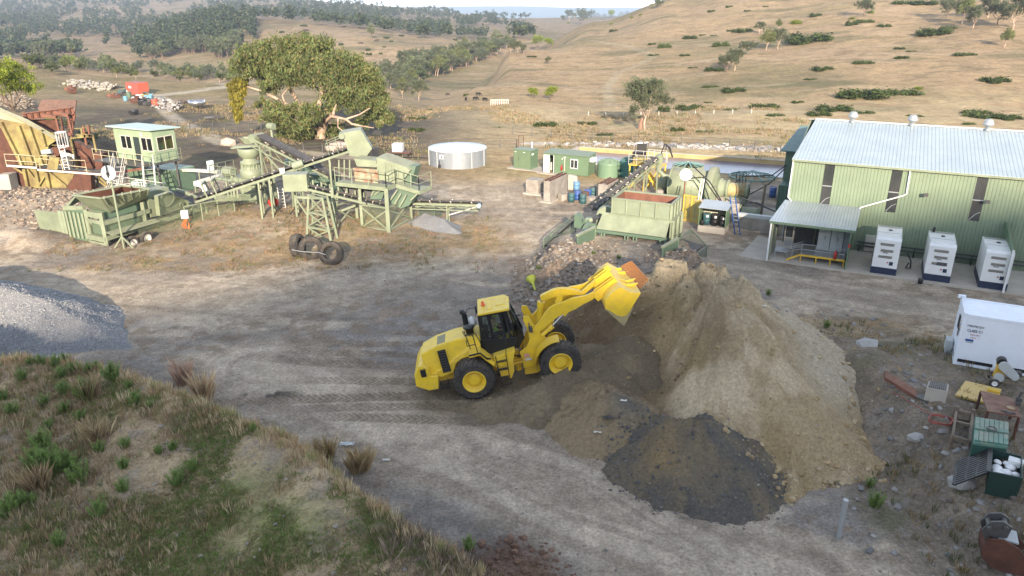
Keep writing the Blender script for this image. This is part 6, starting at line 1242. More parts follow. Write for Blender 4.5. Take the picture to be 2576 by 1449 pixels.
for s in(-1,1):
    for k in range(5):
        base=Vector((.45,s*.17,.32));d=Vector((.07,(k-2)*.016*1.,.015-.004*abs(k-2)));
        m=MB();m.local=True;m.tube([base+Vector((.0,(k-2)*.014,0)),base+d*.8,base+d+Vector((.0,0,-.025))],[.011,.010,.008],6) if k else m.tube([base+Vector((-.02,-s*.03,.01)),base+Vector((.02,-s*.055,.02)),base+Vector((.045,-s*.05,.0))],[.012,.011,.009],6)
        o=m.build('thumb' if k==0 else 'finger',SKIN);o.parent=pr_
# funnel beside the ramp
p=hit(*cL(1165,290));m=MB();a=hit(*cL(1188,352));ax=(p-a);ax.z=.25;ax.normalize();m.lathe(a+ZV*.1,[(.06,0),(.07,.55),(.10,.6),(.32,1.0),(.30,1.0),(.05,.55)],ax,20);tag(m.build('funnel',paint('lime_yellow',(.50,.52,.05),(.3,.34,.05),.6)),'lime yellow steel funnel lying on the rubble left of the loader bucket','funnel')
# ================= TANK, HUT, HOPPER, MILL =================
g0=lambda c,x,y,z=0.:W(*c(x,y),z)
def bx(m,F_,a,b): return tbox(m,F_,a,b)
def T1(par,name,mat,pts,r=.03,n=6):
    m=MB();m.tube(pts,r,n);return m.build(name,mat,par)
def handrail(par,F_,a,b,z,h=1.,n=4,mat=None,name='hand_rail',r=.022):
    a=Vector(a);b=Vector(b);m=MB()
    for k in(h,h*.52):m.tube([F_(a.x,a.y,z+k),F_(b.x,b.y,z+k)],r,5)
    for i in range(n):
        p=a.lerp(b,i/(n-1));m.tube([F_(p.x,p.y,z),F_(p.x,p.y,z+h)],r,5)
    return m.build(name,mat or PG,par)
# steel water tank
tc=Vector((-5.8,78.3,0));r=thing('water_tank','big round galvanised water tank with a pale flat roof, centre of the far yard','tank',tc)
TW=corr('tank_sheeting',(.46,.50,.54),(.40,.44,.48),(0,0,1),.11,.35,.6,.02)
m=MB();m.lathe(tc,[(3.05,0),(3.05,1.75)],n=48);m.build('wall',TW,r)
m=MB();m.lathe(tc,[(3.12,1.74),(3.1,1.80),(1.5,1.93),(0,1.97)],n=48);m.build('roof',paint('pale_tank_roof',(.56,.60,.63),None,.4,dust=0),r)
for k in range(10):
    t=k*.628+.25;m=MB();p=tc+Vector((math.cos(t)*3.08,math.sin(t)*3.08,0));m.bar(p,p+ZV*1.75,.07);m.build('seam_post',GAL,r)
q=g0(cB,2212,270,1.2);m=MB();t=R_(-118);p=tc+Vector((math.cos(t)*3.1,math.sin(t)*3.1,1.25));m.box(p,(.5,.04,.4),t+R_(90));m.build('name_plate',WH,r);m=MB();m.box(p+Vector((math.cos(t),math.sin(t),0))*.03,(.16,.02,.18),t+R_(90));m.build('emblem',INK,r)
t=R_(-122);p=tc+Vector((math.cos(t)*3.25,math.sin(t)*3.25,0));m=MB();m.tube([p,p+ZV*.35,p+ZV*.9],.05,6);m.box(p+ZV*.3,(.3,.3,.25));m.build('valve',BLK,r)
p=g0(cB,1830,285);r=thing('water_cube','white caged plastic water cube on a low rusty trailer beside the tank','tank',p);m=MB();m.box(p+Vector((0.05,.5,.98)),(1.15,1.0,.9),-.1);m.build('plastic_cube',WH,r,.05);m=MB()
for k in range(6):
    x=-.55+k*.22;m.tube([p+Vector((x,-.02,.52)),p+Vector((x,-.02,1.44))],.02,4)
for z in(.7,.95,1.2,1.43):m.tube([p+Vector((-.55,-.03,z)),p+Vector((.62,-.13,z))],.02,4)
m.build('cage',GAL,r)
tr=thing('flat_trailer','low rusty flat trailer under the white water cube','trailer',p);m=MB();m.box(p+Vector((.2,.5,.46)),(2.6,1.3,.12),-.1);m.build('deck',RUST,tr)
for x in(-.6,.9):
    m=MB();m.cyl(p+Vector((x,-.15,.25)),p+Vector((x,.05,.25)),.25);m.build('wheel',RUB,tr)
# green container, hut, poly tank
CG=corr('hut_siding',(.13,.20,.115),(.11,.17,.10),(0,0,1),.24,.5,0,.015)
def boxhouse(p,ang,L,D,h,over=.12):
    E=Vector((math.cos(ang),math.sin(ang),0));return fr(p,E),E
p=Vector((.17,76.0,0));F1,E1=boxhouse(p,R_(-32),2.05,1.5,2.0);r=thing('green_kiosk','small windowless dark green steel cabin left of the longer hut','cabin',p)
B1(F1,(0,0,.1),(2.05,1.5,1.95),'body',CG,r);B1(F1,(-.03,-.03,1.95),(2.08,1.53,2.02),'roof',HG,r)
for a,b in((.06,.62),(.65,2.0)):B1(F1,(a,-.03,.18),(b,-.002,1.85),'door',HG,r)
B1(F1,(.6,-.06,.9),(.63,-.031,1.15),'handle',STEEL,r);B1(F1,(2.052,.2,1.5),(2.06,.6,1.68),'notice',WH,r);B1(F1,(.15,-.06,1.74),(.35,-.031,1.8),'lamp',WH,r);B1(F1,(1.2,-.06,1.74),(1.4,-.031,1.8),'lamp',WH,r)
m=MB();bx(m,F1,(-.5,-.5,-.1),(3.2,1.9,.09));tag(m.build('hut_slab',CONCL),'concrete slab under the small green cabin','slab')
p=Vector((3.2,73.85,0));F2,E2=boxhouse(p,R_(-27),4.8,1.9,2.0);r=thing('site_hut','long green portable hut with an open white door and a white window','hut',p)
LL=4.82
m=MB();bx(m,F2,(0,0,.08),(.62,.05,2.0));bx(m,F2,(.62,0,1.85),(1.1,.05,2.0));bx(m,F2,(1.1,0,.08),(LL,.05,2.0));bx(m,F2,(0,.051,.08),(.05,2.0,2.0));bx(m,F2,(LL-.05,.051,.08),(LL,2.0,2.0));bx(m,F2,(.05,1.95,.08),(LL-.05,2.0,2.0));m.build('wall',CG,r)
m=MB();m.hexa([F2(-.06,-.08,1.99),F2(LL+.06,-.08,1.99),F2(LL+.06,2.1,2.12),F2(-.06,2.1,2.12),F2(-.06,-.08,2.05),F2(LL+.06,-.08,2.05),F2(LL+.06,2.1,2.18),F2(-.06,2.1,2.18)]);m.build('roof',HG,r)
d=B1(F2,(.02,-.07,.1),(.6,-.03,1.85),'door',WH,r);B1(F2,(.52,-.1,.9),(.56,-.071,1.05),'handle',STEEL,d)
m=MB();bx(m,F2,(.6,-.02,.08),(.64,.06,1.87));bx(m,F2,(1.08,-.02,.08),(1.13,.06,1.87));m.build('door_frame',WH,r);B1(F2,(.3,1.,.1),(1.4,1.9,.9),'counter',OW,r);B1(F2,(.7,1.0,1.0),(.95,1.2,1.4),'red_box',RED,r)
w=B1(F2,(2.92,-.03,.72),(3.72,-.002,1.65),'window',WH,r);m=MB();bx(m,F2,(2.98,-.045,.8),(3.29,-.031,1.57));bx(m,F2,(3.35,-.045,.8),(3.66,-.031,1.57));m.build('pane',DGL,w)
B1(F2,(2.28,-.05,.4),(2.33,-.002,1.8),'conduit',OW,r);B1(F2,(2.2,-.04,1.7),(2.42,-.002,1.8),'lamp',WH,r);B1(F2,(1.98,-.03,1.5),(2.08,-.002,1.66),'safety_sign',OW,r)
B1(F2,(LL+.01,.35,1.45),(LL+.4,1.15,1.85),'air_conditioner',WH,r);extinguisher(F2(2.02,-.12,.45),'red fire extinguisher hanging on the front of the green hut',1.)
m=MB();bx(m,F2,(-.5,-.7,-.1),(2.0,0,.08));tag(m.build('hut_slab',CONCL),'concrete step slab before the open hut door','slab')
POLY=paint('poly_tank_green',(.14,.22,.14),(.12,.19,.12),.5,dust=.15)
def polytank(p,R,h,lab,mat):
    r=thing('water_tank',lab,'tank',p);m=MB();pr=[(R,0)]
    for k in range(8):pr+=[(R,h*k/8),(R*1.012,h*(k+.5)/8)]
    pr+=[(R,h),(R*.93,h+.12),(R*.35,h+.34),(R*.33,h+.40),(0,h+.41)];m.lathe(p,pr,n=36);m.build('shell',mat,r)
    for k in range(8):
        t=k*.785;m=MB();u=Vector((math.cos(t),math.sin(t),0));m.bar(p+u*R*.35+ZV*(h+.36),p+u*R*.92+ZV*(h+.16),.1,.06);m.build('rib',mat,r)
    return r
polytank(Vector((9.55,72.0,0)),1.12,1.38,'squat round green plastic tank at the right end of the hut',POLY)
c=g0(cC,1360,528);polytank(Vector((c.x,c.y+1,0)),.95,1.55,'teal green tank behind the inclined conveyor',paint('teal_tank',(.05,.16,.14)))
# rusty frame and stake
c=g0(cC,325,240);m=MB();z1=zat(c.x,c.y,cC(325,122)[1]);a=c+Vector((-.3,0,0));b=c+Vector((.3,0,0))
for q in(a,b):m.bar(q,q+ZV*z1,.07)
m.bar(a+ZV*z1,b+ZV*z1,.07);m.bar(a+ZV*z1*.45,b+ZV*z1*.45,.06);tag(m.build('goal_frame',RUST),'tall thin rusty frame standing behind the small green cabin','frame')
c=g0(cC,430,238);m=MB();m.bar(c,c+ZV*.75,.1);tag(m.build('white_stake',WH),'short white stake behind the gap between the two green cabins','stake')
# concrete blocks with rusty rails
def cblock(p,ang,L,Wd,h,lab,rail=True):
    E=Vector((math.cos(ang),math.sin(ang),0));F_=fr(p,E);r=thing('concrete_plinth',lab,'plinth',p);B1(F_,(0,0,0),(L,Wd,h),'block',CONC,r,.02);B1(F_,(-.35,-.25,-.1),(L+.2,Wd+.2,.12),'footing',CONCL,r)
    if rail:
        m=MB();bx(m,F_,(.05,.05,h),(L-.05,.15,h+.12));bx(m,F_,(.05,Wd-.18,h),(L-.05,Wd-.06,h+.12))
        for k in range(3):m.box(F_(L*(.2+.3*k),Wd/2,h+.1),(.18,Wd*.9,.08),ang)
        m.build('rail',RUST,r)
    return r
cblock(Vector((3.25,61.55,0)),R_(62),3.6,.62,1.85,'tall streaked concrete plinth, nearest of the three, with rusty rails on top')
cblock(Vector((2.9,65.3,0)),R_(152),1.25,1.2,1.32,'lower concrete plinth behind the tall streaked one',False)
cblock(Vector((8.15,61.6,0)),R_(62),2.6,.85,1.55,'concrete plinth with rusty fittings right of the drums')
c=g0(cC,860,640);m=MB();m.hexa([c+Vector(v) for v in((-.9,.3,0),(.1,0,0),(.2,.5,0),(-.8,.8,0),(-.9,.3,1.4),(-.1,0,1.3),(.0,.5,1.3),(-.8,.8,1.4))]);tag(m.build('broken_block',CONCL,None,.08),'broken pale concrete lump behind the tall streaked plinth','concrete')
for (x,y,l) in((730,740,'small square concrete block left of the drums'),(995,770,'small concrete block with a hole right of the drums')):
    c=g0(cC,x,y);m=MB();m.box(c+Vector((0,.35,.3)),(.8,.7,.6),R_(28));tag(m.build('concrete_block',CONC,None,.02),l,'block')
DRUMS=[(800,748,TEAL,'teal drum with white marking at the left front of the pallet'),(857,735,BLU,'blue drum behind the left front teal one'),(850,640,paint('light_blue_drum',(.12,.25,.42),dust=.2),'pale blue drum farthest back by the broken concrete'),(909,762,TEAL,'teal drum with a rusty lid at the front right of the pallet'),(955,722,BLU,'blue drum second from the right behind the pallet'),(1003,697,TEAL,'teal drum at the right end of the group'),(935,745,RUST,'dark rusty drum squeezed between the teal and blue ones')]
def drum(p,mat,lab,par=None,h=.88,R=.29,cat='drum',grp=None,lid=None):
    r=thing('drum',lab,cat,p,grp);m=MB();m.lathe(p,[(0,0),(R,0),(R,h*.32),(R*1.04,h*.34),(R,h*.36),(R,h*.64),(R*1.04,h*.66),(R,h*.68),(R*1.03,h),(R*.97,h)],n=22);m.build('shell',mat,r);m=MB();m.lathe(p,[(R*.97,h-.03),(0,h-.03)],n=22);m.cyl(p+Vector((R*.6,0,h-.03)),p+Vector((R*.6,0,h)),.04);m.build('lid',lid or mat,r);return r
for x,y,mt,l in DRUMS:drum(g0(cC,x,y),mt,l,None,grp='oil drums by the concrete plinths',lid=RUST if 'rusty' in l or mt is TEAL else None)
m=MB();c=g0(cC,860,750)
for k in range(7):m.box(c+Vector((0,-.1+k*.2,.1)),(2.2,.12,.05),-.2)
for k in(-1,0,1):m.box(c+Vector((k*.9,.5,.04)),(.1,1.3,.08),-.2)
tag(m.build('pallet',WOOD),'dark timber pallet under the front drums','pallet')
# feed hopper
HO=Vector((5.75,48.35,0));HA=R_(-25.5);HE=Vector((math.cos(HA),math.sin(HA),0));Hf=fr(HO,HE)
r=thing('feed_hopper','big pale green feed hopper with a rust red bin, between the mill and the loader','hopper',HO)
X0,X1,Y0,Y1=.95,4.95,.35,2.75
m=MB();zt,zb=3.72,2.72
Pt=[(X0,Y0),(X1,Y0),(X1,Y1),(X0,Y1)];cx,cy=(X0+X1)/2,(Y0+Y1)/2
for i in range(4):
    a,b=Pt[i],Pt[(i+1)%4];ia=(a[0]+(cx-a[0])*.03,a[1]+(cy-a[1])*.05);ib=(b[0]+(cx-b[0])*.03,b[1]+(cy-b[1])*.05)
    m.hexa([Hf(*a,zb),Hf(*b,zb),Hf(*ib,zb),Hf(*ia,zb),Hf(*a,zt),Hf(*b,zt),Hf(*ib,zt),Hf(*ia,zt)])
m.build('bin_wall',PG2,r)
m=MB();s=lambda q,k:(q[0]+(cx-q[0])*k,q[1]+(cy-q[1])*k)
ring=lambda k,z:[Hf(*s(q,k),z) for q in Pt]
A1,A2,A3=ring(.06,3.70),ring(.10,2.75),ring(.62,1.7);vs=A1+A2+A3;m.add(vs,[(i,(i+1)%4,4+(i+1)%4,4+i) for i in range(4)]+[(4+i,4+(i+1)%4,8+(i+1)%4,8+i) for i in range(4)]+[(8,9,10,11)]);m.build('rusty_lining',RUST2,r)
m=MB()
for i in range(4):
    a,b=Pt[i],Pt[(i+1)%4];m.bar(Hf(*a,zt+.02),Hf(*b,zt+.02),.14,.1)
m.build('rim',PG2,r)
for i in range(5):
    x=X0+(X1-X0)*i/4;m=MB();m.bar(Hf(x,Y0-.05,zb),Hf(x,Y0-.05,zt-.03),.1,.1);m.build('rib',PG,r)
for i in range(4):
    y=Y0+(Y1-Y0)*i/3;m=MB();m.bar(Hf(X1+.05,y,zb),Hf(X1+.05,y,zt-.03),.09,.09);m.build('rib',PG,r)
m=MB();bx(m,Hf,(X0-.15,Y0-.1,2.55),(X1+.25,Y1+.1,2.71));bx(m,Hf,(X1+.02,Y0-.05,.3),(X1+.14,Y1+.05,2.545));bx(m,Hf,(X0-.1,Y0+.6,.2),(X1+.02,Y1-.1,2.54))
for y in(Y0-.02,Y1-.05,(Y0+Y1)/2):m.bar(Hf(X1+.22,y,0.2),Hf(X1+.22,y,2.7),.14)
m.bar(Hf(X1+.25,Y0,1.8),Hf(X1+.25,Y1,1.0),.1);m.bar(Hf(X1+.25,Y1,2.5),Hf(X1+.25,Y1,.2),.12);m.build('frame',PG,r)
m=MB();m.hexa([Hf(.05,-.12,1.62),Hf(4.85,-.12,1.62),Hf(4.85,-.05,1.62),Hf(.05,-.05,1.62),Hf(.35,.30,2.72),Hf(4.95,.30,2.72),Hf(4.95,.34,2.68),Hf(.35,.34,2.68)]);m.build('sloping_apron',PG,r)
m=MB();bx(m,Hf,(-.05,-.30,1.42),(4.95,-.12,1.6))
for x in(.5,.7,2.15,2.35,2.75,2.95,4.55,4.85):m.bar(Hf(x,-.35,.9),Hf(x,-.35,1.5),.1)
m.build('front_beam',DG,r)
# guards, motor and belt at the left of the hopper
c=Hf(-.3,.5,1.45);m=MB();m.cyl(Hf(-.55,-.2,1.4),Hf(-.15,-.35,1.4)-Vector((0,0,0)),.62,n=28);m.build('wheel_guard',DG,r)
m=MB();m.cyl(Hf(-.1,2.3,2.0),Hf(.05,1.9,2.0),.68,n=28);m.build('rear_wheel_guard',PG2,r)
m=MB();m.hexa([Hf(-1.65,.1,1.5),Hf(-.75,.1,1.5),Hf(-.75,.9,1.5),Hf(-1.65,.9,1.5),Hf(-1.65,.1,2.35),Hf(-1.5,.1,2.35),Hf(-1.5,.9,2.35),Hf(-1.65,.9,2.35)]);m.bar(Hf(-1.65,.1,1.5),Hf(-.7,.1,1.45),.06,.1);bx(m,Hf,(-1.0,.1,1.2),(-.6,.9,2.1));m.build('motor_guard',DG,r)
m=MB();m.cyl(Hf(-.9,.2,2.0),Hf(-.5,.5,2.0),.16);m.build('motor',PG2,r)
b_=MB();a=Hf(-.75,1.4,2.05);b=Hf(1.0,1.3,2.3);q=[Hf(-.85,.9,1.85),Hf(-.6,.75,2.08),Hf(.9,.75,2.25),Hf(.9,1.7,2.3),Hf(-.55,1.7,2.15),Hf(-.85,1.7,1.9)];b_.prism([q[0],q[1],q[2],Hf(.9,.75,2.15),Hf(-.5,.75,1.95)],Hf(0,.95,0)-Hf(0,0,0));b_.build('feeder_belt',BELT,r)
m=MB();m.bar(Hf(-.4,.85,1.0),Hf(-.2,.85,2.0),.1);m.bar(Hf(.1,.9,1.0),Hf(.3,.9,2.1),.1);bx(m,Hf,(-.5,.6,.3),(.9,1.9,1.0));m.build('feeder_frame',PG,r)
# wing walls
for pts,l,nm in((((855,1070),(1020,988),(1020,1110),(862,1130)),'left retaining wing wall of pale and dark green steel at the hopper','l'),((( 1660,1180),(1805,1098),(1785,1312),(1662,1262)),'right retaining wing wall of dark green planks at the hopper','r')):
    a=g0(cC,*pts[0],2.0);b=g0(cC,*pts[1],2.0);r2=thing('wing_wall',l,'wall',Vector((a.x,a.y,1)));m=MB();hh=.75 if nm=='l' else 1.25;m.hexa([a-ZV*hh,b-ZV*hh,b-ZV*hh+HE*.08,a-ZV*hh+HE*.08,a,b,b+HE*.08,a+HE*.08]);m.build('plank_panel',DG,r2);m=MB();m.bar(a-ZV*-.05,b-ZV*-.05,.2,.12);m.bar(b+ZV*.1,b-ZV*1.6,.14);m.build('cap_beam',PG,r2)
# mesh cages with belts
def cage(pts,z0,z1,lab,belt):
    P=[Vector((p.x,p.y,0)) for p in pts];r3=thing('mesh_cage',lab,'cage',P[0]+ZV*z0);w=MB();f=MB();n=len(P)
    for i in range(n):
        a,b=P[i],P[(i+1)%n];za,zb_=z1[i],z1[(i+1)%n];w.add([a+ZV*z0,b+ZV*z0,b+ZV*zb_,a+ZV*za],[(0,1,2,3)]);f.bar(a+ZV*za,b+ZV*zb_,.05);f.bar(a+ZV*z0,a+ZV*za,.05)
    w.build('mesh',WIRED,r3);f.build('cage_frame',DG,r3)
    if belt:m=MB();m.prism([belt[0],belt[1],belt[2],belt[3]],(0,0,-.08));m.build('belt',BELT,r3)
q=[g0(cC,*p) for p in((1950,1385),(2070,1290),(1860,1180),(1785,1300))];P1=[q[0],q[1],q[1]+(q[3]-q[0])*1.,q[3]]
cage(P1,0,[zat(q[0].x,q[0].y,cC(1950,1255)[1]),zat(q[1].x,q[1].y,cC(2070,1165)[1]),1.6,1.4],'dark green mesh cage over a belt at the right of the hopper',[g0(cC,*p,.95) for p in((1790,1180),(1940,1240),(2040,1160),(1850,1090))])
q=[g0(cC,*p) for p in((540,1240),(780,1120))];o=Vector((.55,1.0,0));P2=[q[0],q[1],q[1]+o,q[0]+o]
cage(P2,0.4,[zat(q[0].x,q[0].y,cC(540,1075)[1])-.2,zat(q[1].x,q[1].y,cC(780,1000)[1])-.2,1.75,1.25],'dark green mesh cage round a short belt at the left of the hopper',[q[0]+ZV*.6,q[1]+ZV*1.35,q[1]+o+ZV*1.35,q[0]+o+ZV*.6])
# inclined conveyor
def conveyor(name,lab,a,b,wd,beltw,dep=.28,nid=10,mat=PG,truss=True,lab_cat='conveyor',belt_top=True,side=None,loc=None):
    a=Vector(a);b=Vector(b);d=(b-a);L=d.length;dn=d.normalized();h=Vector((dn.x,dn.y,0)).normalized();s_=Vector((-h.y,h.x,0));up=s_.cross(dn)*-1
    if up.z<0:up=-up
    r=thing(name,lab,lab_cat,Vector((a.x,a.y,0)))
    for sg in(-1,1):
        m=MB();o=s_*sg*wd/2;m.bar(a+o,b+o,.07,.16)
        if truss:
            m.bar(a+o-up*dep*1.6,b+o-up*dep*1.6,.06,.07);k=max(4,int(L/1.1))
            for i in range(k):
                p=a.lerp(b,i/k);q=a.lerp(b,(i+1)/k);m.bar(p+o,q+o-up*dep*1.6,.035) if i%2 else m.bar(p+o-up*dep*1.6,q+o,.035)
        m.build('side_frame',mat,r)
    m=MB();c=[(-beltw/2,.22),(-beltw*.25,.12),(beltw*.25,.12),(beltw/2,.22)];P=[[p+s_*x+up*z for x,z in c] for p in(a,b)];Q=[[p+s_*x+up*(z-.03) for x,z in c] for p in(a,b)];m.grid(P,False);m.grid(Q,False);m.bar(a-up*.12,b-up*.12,beltw*.9,.02,up=up)
    m.cyl(b-s_*beltw/2,b+s_*beltw/2,.17,n=16);m.cyl(a-s_*beltw/2,a+s_*beltw/2,.17,n=16);m.build('belt',BELT,r)
    for i in range(nid):
        p=a.lerp(b,(i+.7)/(nid+.4));m=MB();m.bar(p-s_*wd/2+up*.26,p-s_*beltw*.22+up*.06,.07);m.bar(p+s_*wd/2+up*.26,p+s_*beltw*.22+up*.06,.07);m.bar(p-s_*wd*.5+up*.02,p+s_*wd*.5+up*.02,.06);m.build('idler',OW if i%2 else mat,r)
    return r,a,b,dn,s_,up
a=g0(cC,1030,805,1.2);b=Vector((12.2,62.0,3.7))
CR,_,_,dn_,s__,up_=conveyor('feed_conveyor','narrow inclined conveyor climbing from the feed hopper to the mill platform',a,b,.75,.55,.2,12,PG,True)
for t in(.45,.72,.95):
    p=a.lerp(b,t);m=MB()
    for sg in(-1,1):m.bar(p+s__*sg*.4-ZV*.2,Vector((p.x,p.y,0))+s__*sg*.55,.09)
    m.build('leg',PG,CR)
m=MB();q=b;m.tube([q+Vector((.2,0,.35)),q+Vector((.35,0,.0)),q+Vector((.2,0,-.9)),q+Vector((.7,-.1,-1.4)),q+Vector((1.1,-.1,-1.5))],[.35,.3,.2,.2,.2],12);m.build('feed_chute',PG,CR)
handrail(CR,fr(b+Vector((-.6,.6,0)),EX),(0,0,0),(1.6,0,0),-.3,1.0,4,OW)
# mill
ms=WY(*cM(262,565),63.0);axd=EX.copy();Rm=1.36
r=thing('ball_mill','big pale green grinding mill drum lying on its bearings beside the shed','mill',Vector((ms.x,ms.y,0)))
e=WY(*cM(830,580),63.0-.5*( (WY(*cM(830,580),60).x-ms.x)));Lm=(e-ms).length
Lm=WY(*cM(800,580),61.3).x-ms.x;Lm/=axd.x
m=MB();m.lathe(ms,[(0,-.25),(Rm*.45,-.25),(Rm*.5,-.05),(Rm*.97,0),(Rm,.04),(Rm,Lm),(Rm*.9,Lm+.02),(Rm*.5,Lm+.1)],axd,48);m.build('drum',PG,r)
bt_=MB();u=Vector((0,0,1));v=axd.cross(u)
for i in range(7):
    for k in range(22):
        t=6.2832*(k+.5*(i%2))/22;n_=u*math.cos(t)+v*math.sin(t);p=ms+axd*(.25+(Lm-.4)*i/6)+n_*Rm;bt_.cyl(p,p+n_*.05,.05,n=5)
bt_.build('bolts',PG,r)
m=MB();m.lathe(ms,[(Rm,.0),(Rm+.10,.0),(Rm+.10,.12),(Rm,.12)],axd,48);m.build('end_flange',PG2,r)
m=MB();ge=ms+axd*(Lm+.05);m.lathe(ge,[(Rm*.6,0),(1.72,0),(1.78,.08),(1.78,.5),(1.72,.58),(1.3,.6),(1.15,.75),(.8,.8)],axd,48);m.box(ge+axd*.3+Vector((-.3,-1.5,-.3)),(.5,.5,1.4),AN);m.build('girth_gear_guard',PG,r)
m=MB();m.lathe(ge+axd*.8,[(.8,0),(.86,.05),(.86,.3),(.72,.35),(.72,.7),(.8,.74),(.8,.86),(.6,.9)],axd,32);m.build('trunnion',PG2,r)
m=MB();m.lathe(ge+axd*1.7,[(.58,0),(.58,1.4),(0,1.4)],axd,28);m.build('trommel',paint('stained_trommel',(.32,.36,.20),(.34,.18,.06),.6,sc=1.6,amt=1.),r)
m=MB();m.lathe(ge+axd*3.1,[(.66,0),(.68,.1),(.66,.22),(.3,.25)],axd,28);m.build('end_ring',PG,r)
m=MB();m.lathe(ms-axd*.25,[(.45,0),(.62,-.1),(.62,-.7),(.5,-.8),(0,-.8)],axd,28);m.build('feed_trunnion',PG,r)
zl=ms.z;m=MB()
for d_,w_,t_ in((-.7,.6,zl-.5),(Lm+1.2,.7,zl-.55),(Lm+2.4,1.3,zl-.62)):m.box(Vector((ms.x,ms.y,t_/2))+axd*d_,(w_,1.8,t_),AN)
m.build('bearing_pedestal',CONC,r)
m=MB();m.box(Vector((ms.x,ms.y,zl-.75))+axd*(Lm+2.4),(1.7,1.5,.5),AN);m.build('discharge_box',PG,r)
M0=ms+axd*(Lm+1.9)+Vector((.1,-2.6,-1.2));r=thing('drive_motor','pale green drive motor and gearbox in front of the mill end','motor',Vector((M0.x,M0.y,0)));m=MB();m.cyl(M0+axd*.2,M0+axd*1.4,.42,n=24);m.box(M0+axd*.75-ZV*.45,(1.5,.9,.3),AN);m.build('motor_body',PG,r)
m=MB();m.box(M0-axd*.25+Vector((0,-.1,0)),(.65,.6,1.0),AN);m.build('gearbox',PG2,r);m=MB();m.cyl(M0+axd*1.4,M0+axd*1.65,.5,.4,n=24);m.build('fan_cover',PG,r);m=MB();m.box(Vector((M0.x,M0.y,(M0.z-.6)/2))+axd*.4,(2.6,1.4,M0.z-.6),AN);m.build('base',CONC,r)
# platform with yellow stairs left of the mill
p=Vector((10.7,66.3,0));Yf=fr(p,EX);r=thing('mill_platform','yellow and rust coloured steel platform with rails behind the inclined conveyor','platform',p)
m=MB()
for x in(0,1.4,2.8):
    for y in(0,1.8):m.bar(Yf(x,y,0),Yf(x,y,2.3),.12)
m.bar(Yf(0,0,0),Yf(1.4,0,2.3),.08);m.bar(Yf(1.4,0,0),Yf(2.8,0,2.3),.08);m.bar(Yf(2.8,0,0),Yf(1.4,0,2.3),.08);m.build('frame',YS,r)
B1(Yf,(-.1,-.1,2.3),(2.9,1.9,2.4),'deck',YS,r);B1(Yf,(.2,.2,2.4),(1.6,1.4,3.0),'steel_box',YST,r)
handrail(r,Yf,(-.1,-.1,0),(2.9,-.1,0),2.4,.9,5,OW);handrail(r,Yf,(-.1,1.9,0),(2.9,1.9,0),2.4,.9,5,OW)
m=MB()
for k in range(7):m.box(Yf(1.7+k*.22,-.5-k*.02,2.1-k*.3),(.3,.7,.04),AN)
m.bar(Yf(1.6,-.2,2.35),Yf(3.2,-.25,.1),.06,.14);m.bar(Yf(1.6,-.85,2.35),Yf(3.2,-.9,.1),.06,.14);m.build('stairs',YS,r)
c=g0(cC,1385,560);r=thing('light_frame','thin white frame with lamps standing above the inclined conveyor','light stand',c);z1=zat(c.x,c.y,cC(1388,192)[1]);m=MB();m.bar(c,c+ZV*z1,.07);c2=c+Vector((1.0,.5,0));m.bar(c2,c2+ZV*z1,.07);m.bar(c+ZV*(z1-1.6),c2+ZV*(z1-1.6),.06);m.bar(c+ZV*(z1-1.0),c2+ZV*(z1-1.0),.05);m.build('post',OW,r);m=MB();m.box(c+Vector((.3,0,z1)),(.8,.2,.1),.5);m.build('lamp',WH,r);m=MB();m.box(c2+Vector((.1,0,z1)),(.4,.15,.08),.5);m.build('lamp',WH,r)
c=Vector((11.9,68.6,2.6));m=MB();m.box(c,(1.1,.8,1.0),AN);m.box(c+Vector((.2,0,.9)),(.9,.06,.7),AN+.4);tag(m.build('black_hopper',BLK),'black steel hopper box on the platform behind the inclined conveyor','hopper box')
for pts in([(12.6,62,4.2),(12.9,62.3,4.9),(13.4,62.6,4.6),(13.7,62.6,3.7)],[(12.9,62,4.4),(13.1,62.1,4.8),(13.6,62.1,3.9)]):
    tag(T1(None,'hose',BLK,pts,.06),'black hose looping over the head of the inclined conveyor','hose',group='hoses over the conveyor head')
# tank with ribbed roof behind the mill, spare roof lying on the ground
c=WY(*cM(500,330),70.5);cx_=Vector((c.x,c.y,0));r=thing('settling_tank','low round green tank with teal radial roof ribs behind the mill','tank',cx_);hz_=zat(cx_.x,cx_.y-1.4,cM(500,350)[1]);m=MB();m.lathe(cx_,[(1.5,0),(1.5,hz_),(1.44,hz_)],n=40);m.build('shell',PG,r)
TL=paint('teal_steel',(.14,.27,.25),(.10,.2,.19),.5)
for k in range(12):
    t=k*.5236;u=Vector((math.cos(t),math.sin(t),0));m=MB();m.bar(cx_+u*.2+ZV*(hz_+.3),cx_+u*1.45+ZV*(hz_+.03),.12,.07);m.build('roof_rib',TL,r)
cx_=WY(*cM(1400,530),71.);cx_.z=0;r=thing('tank_roof_frame','teal radial tank roof frame lying on the ground by the pond wall','roof frame',cx_)
for k in range(12):
    t=k*.5236+.2;u=Vector((math.cos(t),math.sin(t),0));m=MB();m.bar(cx_+u*.2+ZV*.75,cx_+u*2.1+ZV*.2,.12,.08);m.bar(cx_+u*2.1+ZV*.2,cx_+u*2.1,.08);m.build('rib',TL,r)
m=MB();m.lathe(cx_,[(2.1,.18),(2.2,.18),(2.2,.3),(2.1,.3)],n=36);m.build('rim',TL,r)
for x in(1180,1270):
    q=WY(*cM(x,520),68.5);m=MB();m.tube([q-ZV*.3,q+ZV*.7,q+Vector((.15,0,.9)),q+Vector((.3,0,.6)),q+Vector((.3,0,-.3))],.035,6);tag(m.build('hoop_rail',BLK),'dark hooped ladder rail standing beside the pond wall','rail',group='hoop rails by the pond')
drum(g0(cM,1690,760),BLU,'dark blue drum standing alone left of the tower building')
